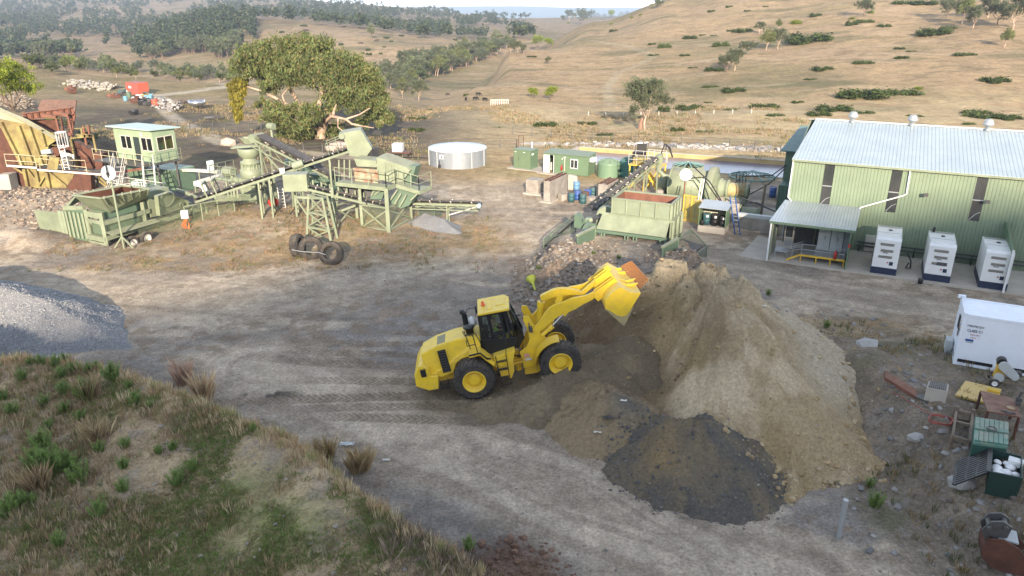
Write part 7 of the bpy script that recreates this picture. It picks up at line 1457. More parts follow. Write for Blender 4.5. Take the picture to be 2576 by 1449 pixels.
# pole with bright disc, white loop, timber post
c=Vector((13.3,56.5,0));zc=zat(c.x,c.y,cM(465,440)[1]);pc=WY(*cM(465,440),c.y);c.x=pc.x;r=thing('disc_lamp','round white dish lamp on a rusty brown pole in front of the mill','lamp',c);m=MB();m.bar(c,c+ZV*(zc),.09);m.build('pole',RUST2,r);dd=Vector((-.15,-1,.1)).normalized();m=MB();m.lathe(c+ZV*zc-dd*.02+Vector((0,-.08,0)),[(0,.0),(.3,.02),(.44,.10),(.47,.10),(.45,.06),(.3,-.03),(0,-.04)],dd,30);m.build('dish',WH,r)
c=WY(*cM(675,700),55.2);r=thing('white_loop_post','narrow white pipe loop standing on the drum shelter','post',Vector((c.x,c.y,1.9)));zt_=zat(c.x,c.y,cM(690,505)[1]);m=MB();m.tube([Vector((c.x-.12,c.y,1.9)),Vector((c.x-.0,c.y,zt_)),Vector((c.x+.18,c.y,zt_)),Vector((c.x+.06,c.y,1.9))],.045,8);m.build('pipe',WH,r)
c=Vector((20.03,57.29,0));m=MB();m.bar(c,c+ZV*1.2,.16);m.bar(c+ZV*1.2,c+Vector((.05,0,2.6)),.16);tag(m.build('timber_post',WOOD),'thick pale topped timber post between the mill and the shed','post')
for i,(P) in enumerate(([(19.0,62.5,.4),(20.2,61,.9),(21.5,60.5,1.9),(22.7,60.6,3.2)],[(18.5,63,.5),(20,63,2.0),(22,61.5,2.4),(22.9,61,3.4)],[(14.6,59.5,2.6),(15.4,58.5,2.9),(16.3,57.5,1.6),(17.2,56.5,.6)],[(15.0,60,3.4),(16,58.5,2.5),(16.8,57,1.1),(17.5,56,.5)],[(18.2,58,.9),(19.5,57,1.2),(20.5,55,.9),(21.5,52.8,1.5)],[(18.0,57.5,1.6),(19,56,1.4),(20.2,54.5,1.1),(20.8,53,1.0)])):
    tag(T1(None,'cable',BLK,[Vector(p) for p in P],.05),'thick black cable slung between the mill and the shed','cable',group='cables between mill and shed')
# yellow mesh guard under the mill
a=g0(cM,415,1085);b=g0(cM,640,1130);r=thing('yellow_guard','yellow mesh guard panels standing below the mill','guard',a);m=MB();zt_=2.05;m.add([a,b,b+ZV*zt_,a+ZV*zt_],[(0,1,2,3)]);m.build('mesh',meshm('yellow_wire_mesh',(.5,.4,.06),.6),r);m=MB()
for t in(0,.5,1):m.bar(a.lerp(b,t),a.lerp(b,t)+ZV*zt_,.07)
m.bar(a+ZV*zt_,b+ZV*zt_,.07);m.bar(a+ZV*.05,b+ZV*.05,.07);m.build('frame',YS,r)
m=MB();bx(m,fr(a+Vector((0,1.2,0)),EX),(0,0,0),(4.6,.3,1.5));tag(m.build('mill_foundation',CONC),'low concrete foundation wall below the mill drum','foundation')
# drum shelter
p=Vector((13.88,52.93,0));Sf=fr(p,EX);r=thing('drum_shelter','small open corrugated shelter on concrete blocks holding oil drums','shelter',p)
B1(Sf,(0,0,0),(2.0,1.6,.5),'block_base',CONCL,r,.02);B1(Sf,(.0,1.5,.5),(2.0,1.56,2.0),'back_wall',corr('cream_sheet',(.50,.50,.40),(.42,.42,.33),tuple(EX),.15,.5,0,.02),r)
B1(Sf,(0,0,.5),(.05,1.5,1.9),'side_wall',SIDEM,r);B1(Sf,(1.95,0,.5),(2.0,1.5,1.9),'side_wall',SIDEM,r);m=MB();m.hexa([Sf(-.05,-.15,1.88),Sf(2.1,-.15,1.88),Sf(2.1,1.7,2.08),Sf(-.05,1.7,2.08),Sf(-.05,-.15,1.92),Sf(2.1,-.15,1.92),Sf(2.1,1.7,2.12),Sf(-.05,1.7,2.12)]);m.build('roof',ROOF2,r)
for x,mt,l,hh,R in((.48,TEAL,'teal drum with a white label, left one in the shelter',.85,.27),(1.08,BLK,'black drum, middle one in the shelter',.85,.27),(1.68,BLK,'black drum, right one in the shelter',.78,.24)):
    d=drum(Sf(x,.55,.52),mt,l,h=hh,R=R,grp='drums in the shelter');m=MB();q=Sf(x+.12,.55-R-.01,.52+hh*.8);m.box(q,(.16,.02,.16),AN);m.build('label',WH,d)
q=Sf(.28,.15,.52);m=MB();m.lathe(q,[(0,0),(.12,0),(.13,.34),(0,.34)],n=14);m.box(q+Vector((0,-.13,.15)),(.14,.02,.16),AN);tag(m.build('small_pail',BLK),'small black pail with white label at the left of the shelter','pail')
# ladder and wall
f=g0(cM,1200,1290);tp=Vector((f.x-.35,f.y+1.1,2.6));r=thing('ladder','blue extension ladder leaning against the concrete wall by the drum shelter','ladder',f);o=EX*.19;m=MB();m.bar(f-o,tp-o,.05,.09);m.bar(f+o,tp+o,.05,.09);m.build('rail',BLU,r)
for k in range(9):
    q=f.lerp(tp,(k+.6)/9.5);m=MB();m.bar(q-o,q+o,.035);m.build('rung',GAL,r)
a=Vector((17.0,53.4,0));Wf=fr(a,EX);r=thing('retaining_wall','grey concrete retaining wall with a steel cap between the shelter and the lean-to','wall',a);B1(Wf,(0,0,0),(2.9,.3,1.05),'wall',CONC,r);B1(Wf,(-.1,-.06,1.05),(4.2,.36,1.3),'steel_cap',GRYP,r)
m=MB()
for x in(3.3,4.0):
    m.bar(Wf(x,-.3,0),Wf(x,-.3,1.2),.05)
for z in(.4,.75,1.1):m.bar(Wf(3.3,-.3,z),Wf(4.0,-.3,z),.04)
m.build('step_rail',GRYP,r)
m=MB();bx(m,fr(Vector((19.2,56.2,0)),EX),(0,0,-.1),(3.8,4.2,.06));tag(m.build('yard_slab',CONCL),'pale concrete slab behind the lean-to beside the tower building','slab')
# pond
PW=[Vector((4.0,80.0,0)),Vector((31.5,69.2,0)),Vector((31.5,79.0,0)),Vector((8.0,88.3,0))]
mw,nw,bw=nmat('pond_water');bw.inputs['Base Color'].default_value=(.16,.14,.165,1);bw.inputs['Roughness'].default_value=.25;bw.inputs['Specular IOR Level'].default_value=.25
gg=N(nw,'ShaderNodeNewGeometry').outputs['Position'];bump(nw,bw,noise(nw,3,3,.6,gg),.01,.25)
m=MB();c=sum(PW,Vector())/4;m.add([p+(p-c).normalized()*.4-ZV*.42 for p in PW],[(0,1,2,3)]);tag(m.build('water',mw),kind='structure')
r=thing('pond_wall','pale concrete wall round the settling pond','wall',PW[0]);OCH=paint('ochre_stained_concrete',(.42,.31,.15),(.34,.24,.10),.9,sc=1,amt=.8,dust=0)
for i in range(4):
    a,b=PW[i],PW[(i+1)%4];m=MB();m.bar(a-ZV*.42,b-ZV*.42,.3,.9);m.build('wall_panel',OCH if i in(2,) else CONCL,r);m=MB();m.bar(a+ZV*.06,b+ZV*.06,.34,.05);m.build('coping',CONCL,r)
# ================= CRUSHING PLANT AT THE LEFT =================
bpB=lambda x,y,Y:WY(*cB(x,y),Y)
# --- yellow steel wall with walkway
YY=66.6
e_=lambda x,y,Y=YY:WY(*cE(x,y),Y)
r=thing('steel_wing_wall','faded yellow ribbed steel wing wall at the left edge of the picture','wall',e_(400,1370))
m=MB();m.prism([e_(*p) for p in((-60,330),(0,340),(360,365),(700,560),(840,640),(720,720),(700,1010),(330,1010),(190,760),(60,480),(-60,430))],(0,.12,0));m.build('upper_panel',YST,r)
m=MB();m.prism([e_(*p) for p in((360,1050),(1110,1130),(1000,1400),(430,1385))],(0,.12,0));m.build('lower_panel',YST,r)
m=MB();a=[e_(-60,160),e_(0,190),e_(370,345),e_(835,615)];b=[p+Vector((-.15,.0,-.75)) for p in a];b[3]=a[3]+Vector((0,0,-.15));b[2]=a[2]+Vector((0,0,-.3));m.add([p+Vector((0,-.35,0)) for p in a]+[p+Vector((0,-.02,0)) for p in b],[(0,1,5,4),(1,2,6,5),(2,3,7,6)]);m.add([p+Vector((0,-.35,0)) for p in a]+[p+Vector((0,.5,.0)) for p in a],[(0,1,5,4),(1,2,6,5),(2,3,7,6)]);m.build('top_flange',paint('pale_yellow_steel',(.56,.53,.30),(.42,.34,.2),.6,rust=.15),r)
for A_,B_ in(((30,370),(345,1000)),((295,420),(510,1000)),((450,430),(655,1010)),((622,480),(690,720)),((380,1062),(430,1315)),((545,1062),(602,1315)),((712,1112),(762,1365))):
    m=MB();m.bar(e_(*A_)+Vector((0,-.16,0)),e_(*B_)+Vector((0,-.16,0)),.26,.3,up=(0,1,0));m.build('rib',YST,r)
for A_,B_ in(((430,1070),(565,1240)),((610,1290),(700,1145)),((755,1112),(1005,1315)),((230,1040),(380,1130))):
    m=MB();m.bar(e_(*A_)+Vector((0,-.2,0)),e_(*B_)+Vector((0,-.2,0)),.14);m.build('brace',YST,r)
m=MB();m.prism([e_(*p,YY+.5) for p in((-80,430),(60,470),(190,760),(330,1010),(420,1400),(120,1400),(-80,1380))],(0,.2,0));m.build('dark_back_plate',RUST,r)
m=MB();m.prism([e_(*p,YY-1.) for p in((-60,1160),(120,1150),(170,1380),(-60,1420))],(0,1.2,0));tag(m.build('concrete_block',CONCL,None,.06),'large pale concrete block at the very left edge under the yellow wall','block')
w=thing('walkway','steel walkway with pale hand rails along the yellow wing wall','walkway',e_(100,1020,YY-1))
for A_,B_ in(((100,1018),(552,1052)),((560,1080),(1530,1152))):
    a,b=e_(*A_,YY-.9),e_(*B_,YY-.9);m=MB();m.bar(a,b,.1,.16);m.build('edge_beam',OW,w);m=MB();m.hexa([a-ZV*.05,b-ZV*.05,b+Vector((0,.8,-.05)),a+Vector((0,.8,-.05)),a,b,b+Vector((0,.8,0)),a+Vector((0,.8,0))]);m.build('deck',RUST,w)
RL=paint('pale_yellow_rail',(.55,.52,.36),(.45,.36,.2),.6,rust=.12)
m=MB()
for pts in([(100,1020),(60,845),(272,855),(512,878),(548,1048)],[(85,940),(300,955),(530,970)],[(600,1075),(578,910),(760,935),(1262,940),(1300,1135)],[(590,1000),(900,1005),(1285,1045)],[(272,855),(318,1020)],[(760,935),(775,1080)],[(905,950),(945,1110)],[(600,870),(830,878)]):m.tube([e_(*p,YY-.9) for p in pts],.03,5)
m.build('hand_rail',RL,w)
m=MB();m.prism([e_(*p,YY-1.) for p in((735,890),(885,897),(855,1080),(697,1070))],(0,.05,0));tag(m.build('leaning_panel',YST),'flat yellow panel leaning on the walkway rail','panel')
cg=thing('caged_ladder','white caged ladder beside the yellow wall','ladder',e_(960,1080,YY-1.2));m=MB()
for x0,x1 in((870,965),(950,1035)):m.tube([e_(x0-10,690,YY-1.2),e_(x1,1080,YY-1.2)],.035,5)
for k in range(9):t=k/8.5;m.tube([e_(865+95*t,720+350*t,YY-1.2),e_(948+85*t,715+345*t,YY-1.2)],.022,4)
m.build('ladder_rail',WH,cg);m=MB();ct,cbm=e_(902,520,YY-1.4),e_(945,735,YY-1.4)
for k in range(12):t=k*.5236;u=Vector((math.cos(t),math.sin(t),0))*.42;m.bar(ct+u,cbm+u,.05,.02)
for q in(ct,cbm):m.tube([q+Vector((math.cos(k*.393),math.sin(k*.393),0))*.43 for k in range(17)],.035,5)
m.build('safety_cage',WH,cg)
# --- rusty hopper mass
r=thing('rusty_hopper','rust red steel hopper with beams and chute behind the yellow wing wall','hopper',e_(1100,1390,YY+1.5))
def pl(pts,Y,th,mat,nm):
    m=MB();m.prism([e_(x,y,Y) for x,y in pts],(0,th,0));return m.build(nm,mat,r)
a=[e_(*p,Y) for p,Y in(((625,38),73),((1140,38),73),((1110,245),70.5),((600,225),70.5),((560,160),71.5))];m=MB();m.prism(a,(0,.1,-.05));m.build('back_plate',RUST2,r)
pl(((350,335),(870,330),(880,510),(800,540),(560,460)),69.5,.1,RUST,'side_plate');pl(((1000,250),(1125,240),(1075,600),(1010,560)),69,.12,RUST2,'side_plate');pl(((1100,650),(1360,790),(1420,1060),(1160,1060),(1110,800)),67.4,.8,RUST,'chute_body');pl(((1385,830),(1520,840),(1530,1060),(1430,1090)),67,1.0,RUST,'end_box');pl(((470,385),(640,455),(860,560),(850,600),(620,490)),68.5,.25,RUST2,'sloping_beam')
pl(((700,600),(1000,700),(1170,800),(1160,1060),(900,1000),(720,860)),68.2,.1,RUST,'inner_plate')
a,b=e_(350,290,69),e_(1095,200,69)
m=MB();m.bar(a+ZV*.3,b+ZV*.3,.45,.07);m.bar(a-ZV*.3,b-ZV*.3,.45,.07);m.bar(a,b,.05,.6);m.build('main_beam',RUST2,r)
for k in range(8):
    p=a.lerp(b,(k+.5)/8);m=MB();m.bar(p-ZV*.28+Vector((0,-.12,0)),p+ZV*.28+Vector((0,-.12,0)),.06,.2);m.build('web_stiffener',RUST,r)
a,b=e_(640,265,68.2),e_(845,300,68.2);m=MB();m.bar(a,b,.3,.28);m.bar(e_(820,225,68.4),e_(1025,270,68.4),.3,.28);m.build('cross_beam',RUST2,r)
for A_,B_,mt in(((835,310),(885,520),RUST2),((905,300),(940,500),RUST),((1015,290),(1080,560),RUST2),((1240,425),(1290,710),RUST2),((1310,415),(1345,600),RUST2),((1385,565),(1440,815),YST),((1050,620),(1160,1060),YST),((1215,470),(1230,560),YST),((1350,1170),(1405,1390),YST),((1480,1160),(1440,1390),YST),((1330,1240),(1360,1360),YST),((1300,900),(1390,1080),RUST),((1190,800),(1300,900),RUST2),((1130,560),(1380,570),YST),((1050,610),(1390,570),YST),((1370,1170),(1590,1330),YST),((1500,1200),(1640,1340),YST)):
    m=MB();m.bar(e_(*A_,67.),e_(*B_,67.),.16);m.build('strut',mt,r)
for A_,B_ in(((740,540),(735,760)),((720,625),(850,635)),((690,710),(870,715)),((1110,470),(1280,455)),((1130,560),(1290,550)),((700,530),(830,535))):
    m=MB();m.tube([e_(*A_,66.9),e_(*B_,66.9)],.035,5);m.build('rail',YST,r)
for k in range(5):
    x=880+k*38;m=MB()
    for j in range(7):q=e_(x+rng.uniform(-6,6),300+j*34,68.6);m.lathe(q,[(.05,-.05),(.09,0),(.05,.05)],(rng.uniform(-1,1),1,.3),8)
    m.build('chain_curtain',STEEL,r)
m=MB();G=[];
for i in range(9):
    t=i/8;a=math.pi*.5*t;G.append([e_(980+150*(1-math.cos(a*1.)) ,1345-205*math.sin(a),66.0),e_(1080+280*t*.98,1400-20*t-200*math.sin(a)*.95,65.4)])
pl(((985,1345),(1030,1270),(1130,1140),(1350,1160),(1365,1385),(1230,1410),(1080,1405)),65.6,.7,RUST,'lower_chute')
m=MB();m.prism([e_(*p,66.3) for p in((885,800),(1100,860),(1110,1035),(1000,1000),(925,900))],(0,.15,0));m.build('white_guard',OW,r)
q=e_(1010,960,66.1);m=MB();m.cyl(q+Vector((0,-.1,0)),q+Vector((0,.2,0)),.5,n=24);m.build('pulley',STEEL,r)
q=e_(690,812,66);m=MB();m.cyl(q-Vector((.35,0,.05)),q+Vector((.5,0,.05)),.22,n=16);m.build('blue_motor',GRYP,r);m=MB();q=e_(820,810,66.2);m.cyl(q,q+Vector((0,.2,0)),.42,n=24);m.build('drive_wheel',RUST,r)
q=hit(*cE(90,130));
# --- control cabin
C=WY(*cA(1548,700),63.);C.z=0;zc_=WY(*cA(1570,865),63).z;Kf=fr(C,EX);cw_,cd_,ch=4.9,2.3,2.75
c=thing('control_cabin','pale green control cabin on stilts with a flat roof and wide windows','cabin',C)
zb_=zc_;
def wallx(s0,s1,d,z0,z1,th=.06):m=MB();tbox(m,Kf,(s0,d,z0),(s1,d+th,z1));return m
m=MB();F0=-cw_
wins=[(-4.15,-2.75),(-2.5,-1.75),(-1.55,-.15)]
tbox(m,Kf,(F0,0,zb_),(0,.06,zb_+.95));tbox(m,Kf,(F0,0,zb_+2.05),(0,.06,zb_+ch))
for a,b in((F0,-4.15),(-2.75,-2.5),(-1.75,-1.55),(-.15,0)):tbox(m,Kf,(a,0,zb_+.95),(b,.06,zb_+2.05))
tbox(m,Kf,(-.06,.061,zb_),(0,cd_,zb_+.95));tbox(m,Kf,(-.06,.061,zb_+2.1),(0,cd_,zb_+ch-.1));tbox(m,Kf,(-.06,.061,zb_+.95),(0,.35,zb_+2.1));tbox(m,Kf,(-.06,2.05,zb_+.95),(0,cd_,zb_+2.1));tbox(m,Kf,(F0,.061,zb_),(F0+.06,cd_,zb_+ch-.1));tbox(m,Kf,(F0+.061,cd_-.06,zb_),(-.061,cd_,zb_+ch-.12))
m.build('wall',corr('cabin_sheet',(.30,.38,.24),(.25,.32,.20),tuple(EX),.12,.5,0,.015),c)
B1(Kf,(F0+.07,.1,zb_),(-.07,cd_-.07,zb_+.08),'floor',STEEL,c)
m=MB();m.hexa([Kf(F0-.35,-.45,zb_+ch+.02),Kf(.25,-.45,zb_+ch+.02),Kf(.35,cd_+.4,zb_+ch-.12),Kf(F0-.25,cd_+.4,zb_+ch-.12),Kf(F0-.35,-.45,zb_+ch+.12),Kf(.25,-.45,zb_+ch+.12),Kf(.35,cd_+.4,zb_+ch-.02),Kf(F0-.25,cd_+.4,zb_+ch-.02)]);m.build('roof',paint('cabin_roof_paint',(.36,.46,.42),(.32,.42,.38),.45),c)
for a,b,d0 in((-4.15,-2.75,0),(-1.55,-.15,0)):
    m=MB()
    for s in(a,(a+b)/2-.02,b-.05):tbox(m,Kf,(s,-.02,zb_+.95),(s+.05,.05,zb_+2.05))
    for z in(zb_+.93,zb_+2.03):tbox(m,Kf,(a,-.03,z),(b,.055,z+.05))
    w_=m.build('window',OW,c);m=MB();tbox(m,Kf,(a+.05,.02,zb_+.98),(b-.05,.03,zb_+2.03));m.build('pane',CGL,w_)
m=MB()
for s in(.35,1.15,1.98):tbox(m,Kf,(-.05,s,zb_+.95),(.02,s+.05,zb_+2.1))
for z in(zb_+.93,zb_+2.07):tbox(m,Kf,(-.055,.35,z),(.03,2.03,z+.05))
w_=m.build('window',OW,c);m=MB();tbox(m,Kf,(-.03,.4,zb_+.98),(-.02,2.0,zb_+2.07));m.build('pane',CGL,w_)
B1(Kf,(-2.48,-.02,zb_+.05),(-1.77,.055,zb_+2.05),'door',DGL,c);B1(Kf,(-1.45,-.04,zb_+2.2),(-1.3,-.002,zb_+2.45),'safety_sign',WH,c);B1(Kf,(-3.4,.7,zb_+.3),(-2.6,1.4,zb_+1.9),'red_cupboard',ORG,c);B1(Kf,(-.5,1.3,zb_+.3),(-.35,2.2,zb_+1.7),'yellow_board',YS,c)
for s,d in((F0+.2,.2),(-.2,.2),(F0+.2,cd_-.2),(-.2,cd_-.2)):
    m=MB();m.bar(Kf(s,d,0),Kf(s,d,zb_),.14);m.build('leg',STEEL,c)
m=MB();tbox(m,Kf,(F0-1.2,-1.5,zb_-.14),(.3,-.06,zb_-.04));tbox(m,Kf,(-.1,-.06,zb_-.16),(.4,cd_,zb_-.05));m.build('deck',STEEL,c)
handrail(c,Kf,(F0-1.2,-1.5,0),(.3,-1.5,0),zb_-.04,1.,7,RL);handrail(c,Kf,(.4,-1.,0),(.4,cd_,0),zb_-.04,1.,5,PG)
m=MB();m.bar(Kf(F0-.6,-1.5,zb_-1.3),Kf(.2,-1.5,zb_-.2),.14,.2);m.build('brace',RUST2,c)
for i,(s0_,d0_,s1_,d1_) in enumerate(((-2.6,-1.55,-.3,-4.6),(.5,-1.2,2.7,-3.2))):
    A_=Kf(s0_,d0_,zb_-.1);B_=Kf(s1_,d1_,.25);st_=thing('staircase',('steel staircase coming down from the cabin deck toward the jaw crusher','steel staircase at the right corner of the cabin deck')[i],'stairs',Vector((B_.x,B_.y,0)));sd=(B_-A_);sv=Vector((-sd.y,sd.x,0)).normalized()*.42
    for sg in(-1,1):
        m=MB();m.bar(A_+sv*sg,B_+sv*sg,.05,.2)
        for t in(0,.35,.7,1.):q=A_.lerp(B_,t)+sv*sg;m.tube([q,q+ZV*1.],.025,5)
        m.tube([A_+sv*sg+ZV*1.,B_+sv*sg+ZV*1.,B_+sv*sg+ZV*.5+sd.normalized()*.3],.03,5);m.tube([A_+sv*sg+ZV*.5,B_+sv*sg+ZV*.5],.02,5);m.build('hand_rail',OW,st_)
    for k in range(9):
        q=A_.lerp(B_,(k+.5)/9);m=MB();m.bar(q-sv,q+sv,.24,.03);m.build('tread',GAL,st_)
# container under / behind the cabin
K0=g0(cA,1560,1100);E2_=fr(Vector((-35.5,67.3,0)),EX);r=thing('shipping_container','green container lying low to the right behind the control cabin','container',Vector((-35.5,67.3,0)));B1(E2_,(0,0,0),(6.0,2.4,2.1),'body',corr('container_green_side',(.13,.20,.13),(.10,.16,.10),tuple(EX),.28,.5,0,.05),r);B1(E2_,(.04,.04,2.1),(5.96,2.36,2.14),'roof',corr('container_green_roof',(.20,.28,.20),(.16,.24,.17),tuple(EX),.4,.5,0,.04),r);B1(E2_,(6.0,.05,.05),(6.03,2.35,2.05),'door',DG,r)
# flat white conveyor loop
P=[WY(*cA(*p),Y) for p,Y in(((1790,940),66),((2000,948),64.8),((2300,970),63.2),((2180,1010),61.8),((1960,1075),60.2))];r=thing('gantry_conveyor','pale flat conveyor trough bending back on itself right of the cabin stairs','conveyor',Vector((P[0].x,P[0].y,0)))
for a,b in zip(P[:-1],P[1:]):
    m=MB();m.bar(a,b,.35,.12);m.bar(a+ZV*.12,b+ZV*.12,.5,.05);m.build('trough',OW,r)
for p in P[::2]+[P[1]]:
    m=MB();m.bar(Vector((p.x,p.y,0)),p,.1);m.build('leg',PG,r)
P=[WY(*cA(*p),59.5) for p in((1960,1075),(2010,1085),(2050,1110),(2065,1150))];m=MB();m.tube(P,.22,10);m.build('elbow',WH,r)
# --- jaw crusher on wheels
JO=Vector((-30.9,50.55,0));Jf=fr(JO,EX);r=thing('jaw_crusher','pale green wheeled jaw crusher with a flared rusty hopper at the front left','crusher',JO)
rim=[W(*cJ(*p),3.75) for p in((498,190),(838,228),(1430,112),(1140,78))]
fl=rim[0];fr2=rim[1];wv=(fr2-fl);rim[3]=fl+(rim[2]-fr2)
bot=[Jf(.75,.6,2.3),Jf(2.85,.6,2.3),Jf(2.85,3.6,2.6),Jf(.75,3.6,2.6)]
for i,(a,b,c1,d1) in enumerate(((0,1,1,0),(1,2,2,1),(2,3,3,2),(3,0,0,3))):
    m=MB();m.hexa([bot[a],bot[b],bot[b]+ZV*.04,bot[a]+ZV*.04,rim[a],rim[b],rim[b]+(sum(rim,Vector())/4-rim[b])*.03,rim[a]+(sum(rim,Vector())/4-rim[a])*.03]);m.build('hopper_plate',PG,r)
cc=sum(rim,Vector())/4;m=MB();A1=[p.lerp(cc,.05)-ZV*.05 for p in rim];A2=[p.lerp(sum(bot,Vector())/4,.1)+ZV*.1 for p in bot];m.add(A1+A2,[(0,1,5,4),(1,2,6,5),(2,3,7,6),(3,0,4,7),(4,5,6,7)]);m.build('rusty_lining',RUST2,r)
for k in range(6):
    p=rim[1].lerp(rim[2],(k+.3)/5.6);q=bot[1].lerp(bot[2],(k+.3)/5.6);m=MB();m.bar(p+Vector((.05,-.03,.02)),p.lerp(q,.45)+Vector((.1,-.05,0)),.08,.22);m.build('gusset',PG,r)
m=MB()
for i in range(4):m.bar(rim[i],rim[(i+1)%4],.1)
m.build('rim',PG2,r)
for s,d in((1.15,0),(2.9,-.1),(1.15,3.2),(2.9,3.2)):
    m=MB();m.bar(Jf(s,d,.3 if d<1 else .6),Jf(s,d,2.5),.26);m.build('column',PG,r)
m=MB();m.bar(Jf(1.1,-.05,1.75),Jf(2.95,-.1,1.75),.18,.26);m.bar(Jf(2.95,-.1,1.75),Jf(2.95,3.6,1.75),.18,.3);m.bar(Jf(1.0,-.1,.55),Jf(3.0,-.15,.55),.25,.35);m.bar(Jf(1.0,-.1,.2),Jf(3.0,-.15,.2),.15,.15);m.bar(Jf(3.0,-.1,.65),Jf(3.4,8.,1.0),.2,.3);m.bar(Jf(1.0,-.1,.65),Jf(1.0,8.,1.0),.2,.3);m.build('chassis',PG,r)
m=MB();tbox(m,Jf,(1.3,.3,1.9),(2.7,3.1,2.45));tbox(m,Jf,(1.35,.1,.75),(2.7,3,1.6));m.build('feeder_body',DG,r);m=MB();tbox(m,Jf,(1.32,-.08,2.0),(2.6,.28,2.4));m.build('feeder_end',PG2,r)
for s in(1.5,2.45):
    m=MB()
    for k in range(6):m.lathe(Jf(s,-.02,1.45+k*.055),[(.09,0),(.11,.02),(.09,.04)],n=12)
    m.build('spring',PG2,r)
m=MB();m.add([Jf(1.3,-.2,.75),Jf(2.7,-.2,.75),Jf(2.7,-.2,1.6),Jf(1.3,-.2,1.6)],[(0,1,2,3)]);m.add([Jf(3.0,.1,.9),Jf(3.1,3.,1.0),Jf(3.1,3.,1.65),Jf(3.0,.1,1.6)],[(0,1,2,3)]);m.build('mesh_guard',WIRE,r)
m=MB();tbox(m,Jf,(1.2,3.7,1.2),(2.9,5.6,3.1));m.prism([Jf(1.3,3.2,1.5),Jf(1.3,3.8,3.0),Jf(1.3,3.8,1.5)],EX*1.5);m.build('jaw_box',PG,r)
q=[WY(*cJ(*p),52.6) for p in((1525,200),(1640,165),(1895,258),(1900,330),(1550,440),(1500,430))];q=[]
for p,Y in(((1525,202),51.8),((1640,166),52.5),((1893,258),54.6),((1900,330),54.6),((1552,440),51.8)):q.append(WY(*cJ(*p),Y))
gf=-EX*.42;m=MB();n5=len(q);m.add(q+[p+gf for p in q],[(i,(i+1)%n5,n5+(i+1)%n5,n5+i) for i in range(n5)]+[tuple(range(n5,2*n5))]);m.build('flywheel_guard',PG,r);m=MB();m.add(q,[tuple(range(n5))]);m.build('guard_mesh',WIRE,r)
cq=q[0].lerp(q[3],.33)+gf*.5;nrm=(q[1]-q[0]).cross(q[3]-q[0]).normalized();m=MB();m.lathe(cq,[(.60,-.06),(.68,-.06),(.68,.06),(.60,.06),(.60,-.06)],nrm,28);m.lathe(q[0].lerp(q[3],.8)+gf*.5,[(.12,-.05),(.2,-.05),(.2,.05),(.12,.05)],nrm,18);m.build('flywheel',PG2,r)
for k,(x,y,R) in enumerate(((1215,765,.5),(1385,705,.5))):
    p=WY(*cJ(x,y),(49.6,50.5)[k]);wheel(r,p,R,.3,EX,'wheel',OW,0,hub=0)
m=MB();a,b=Jf(3.0,-.1,1.05),Jf(3.3,3.6,1.15);m.hexa([a+EX*x+ZV*z for x,z in((0,0),(.7,-.1),(.7,-.05),(0,.05))]+[b+EX*x+ZV*z for x,z in((0,0),(.7,-.1),(.7,-.05),(0,.05))]);m.build('mudguard',PG,r)
# wing plates left of the crusher
r=thing('retaining_plate','pale green flat steel retaining plate at the far front left of the crusher','wall',W(*cJ(105,580)));a=[W(*cJ(105,580),.2),W(*cJ(395,655),.2)];zt1=zat(a[0].x,a[0].y,cJ(70,368)[1]);zt2=zat(a[1].x,a[1].y,cJ(390,402)[1]);m=MB();m.add([a[0]-ZV*.3,a[1]-ZV*.3,Vector((a[1].x,a[1].y,zt2)),Vector((a[0].x-.1,a[0].y,zt1))],[(0,1,2,3)]);a2=[p+EN*.1 for p in a];m.add([a2[0]-ZV*.3,a2[1]-ZV*.3,Vector((a2[1].x,a2[1].y,zt2)),Vector((a2[0].x-.1,a2[0].y,zt1)),Vector((a[1].x,a[1].y,zt2)),Vector((a[0].x-.1,a[0].y,zt1)),a[1]-ZV*.3],[(0,1,2,3),(3,2,4,5),(1,6,4,2)]);m.build('plate',PG,r);m=MB();m.bar(a[1]+EX*.15,a[1]+EX*.15+ZV*(zt2),.22);m.bar(a[1]+EX*.5,a[1]+EX*.5+ZV*zt2,.2);m.build('post',PG2,r)
r=thing('ribbed_panel','dark ribbed steel screen between the retaining plate and the crusher hopper','panel',W(*cJ(490,720)));a=W(*cJ(480,715),.1);b=Jf(1.0,0,.1);m=MB();m.hexa([a,b,b+EN*.1,a+EN*.1,a+ZV*2.2,b+ZV*2.35,b+EN*.1+ZV*2.35,a+EN*.1+ZV*2.2]);m.build('panel',DG,r)
for k in range(5):
    p=a.lerp(b,(k+.5)/5)-EN*.08;m=MB();m.bar(p+ZV*.2,p+ZV*2.1,.1,.14);m.build('rib',PG,r)
m=MB();m.bar(a+ZV*2.3,b+ZV*2.5,.2,.3);m.hexa([a+ZV*2.2,a+ZV*2.2+EX*.15,a+EN*1.5+EX*.6+ZV*2.8,a+EN*1.5+EX*.45+ZV*2.8,a+ZV*2.35,a+ZV*2.35+EX*.15,a+EN*.3+EX*1.2+ZV*3.2,a+EN*.3+EX*1.05+ZV*3.2]);m.build('top_beam',PG,r)
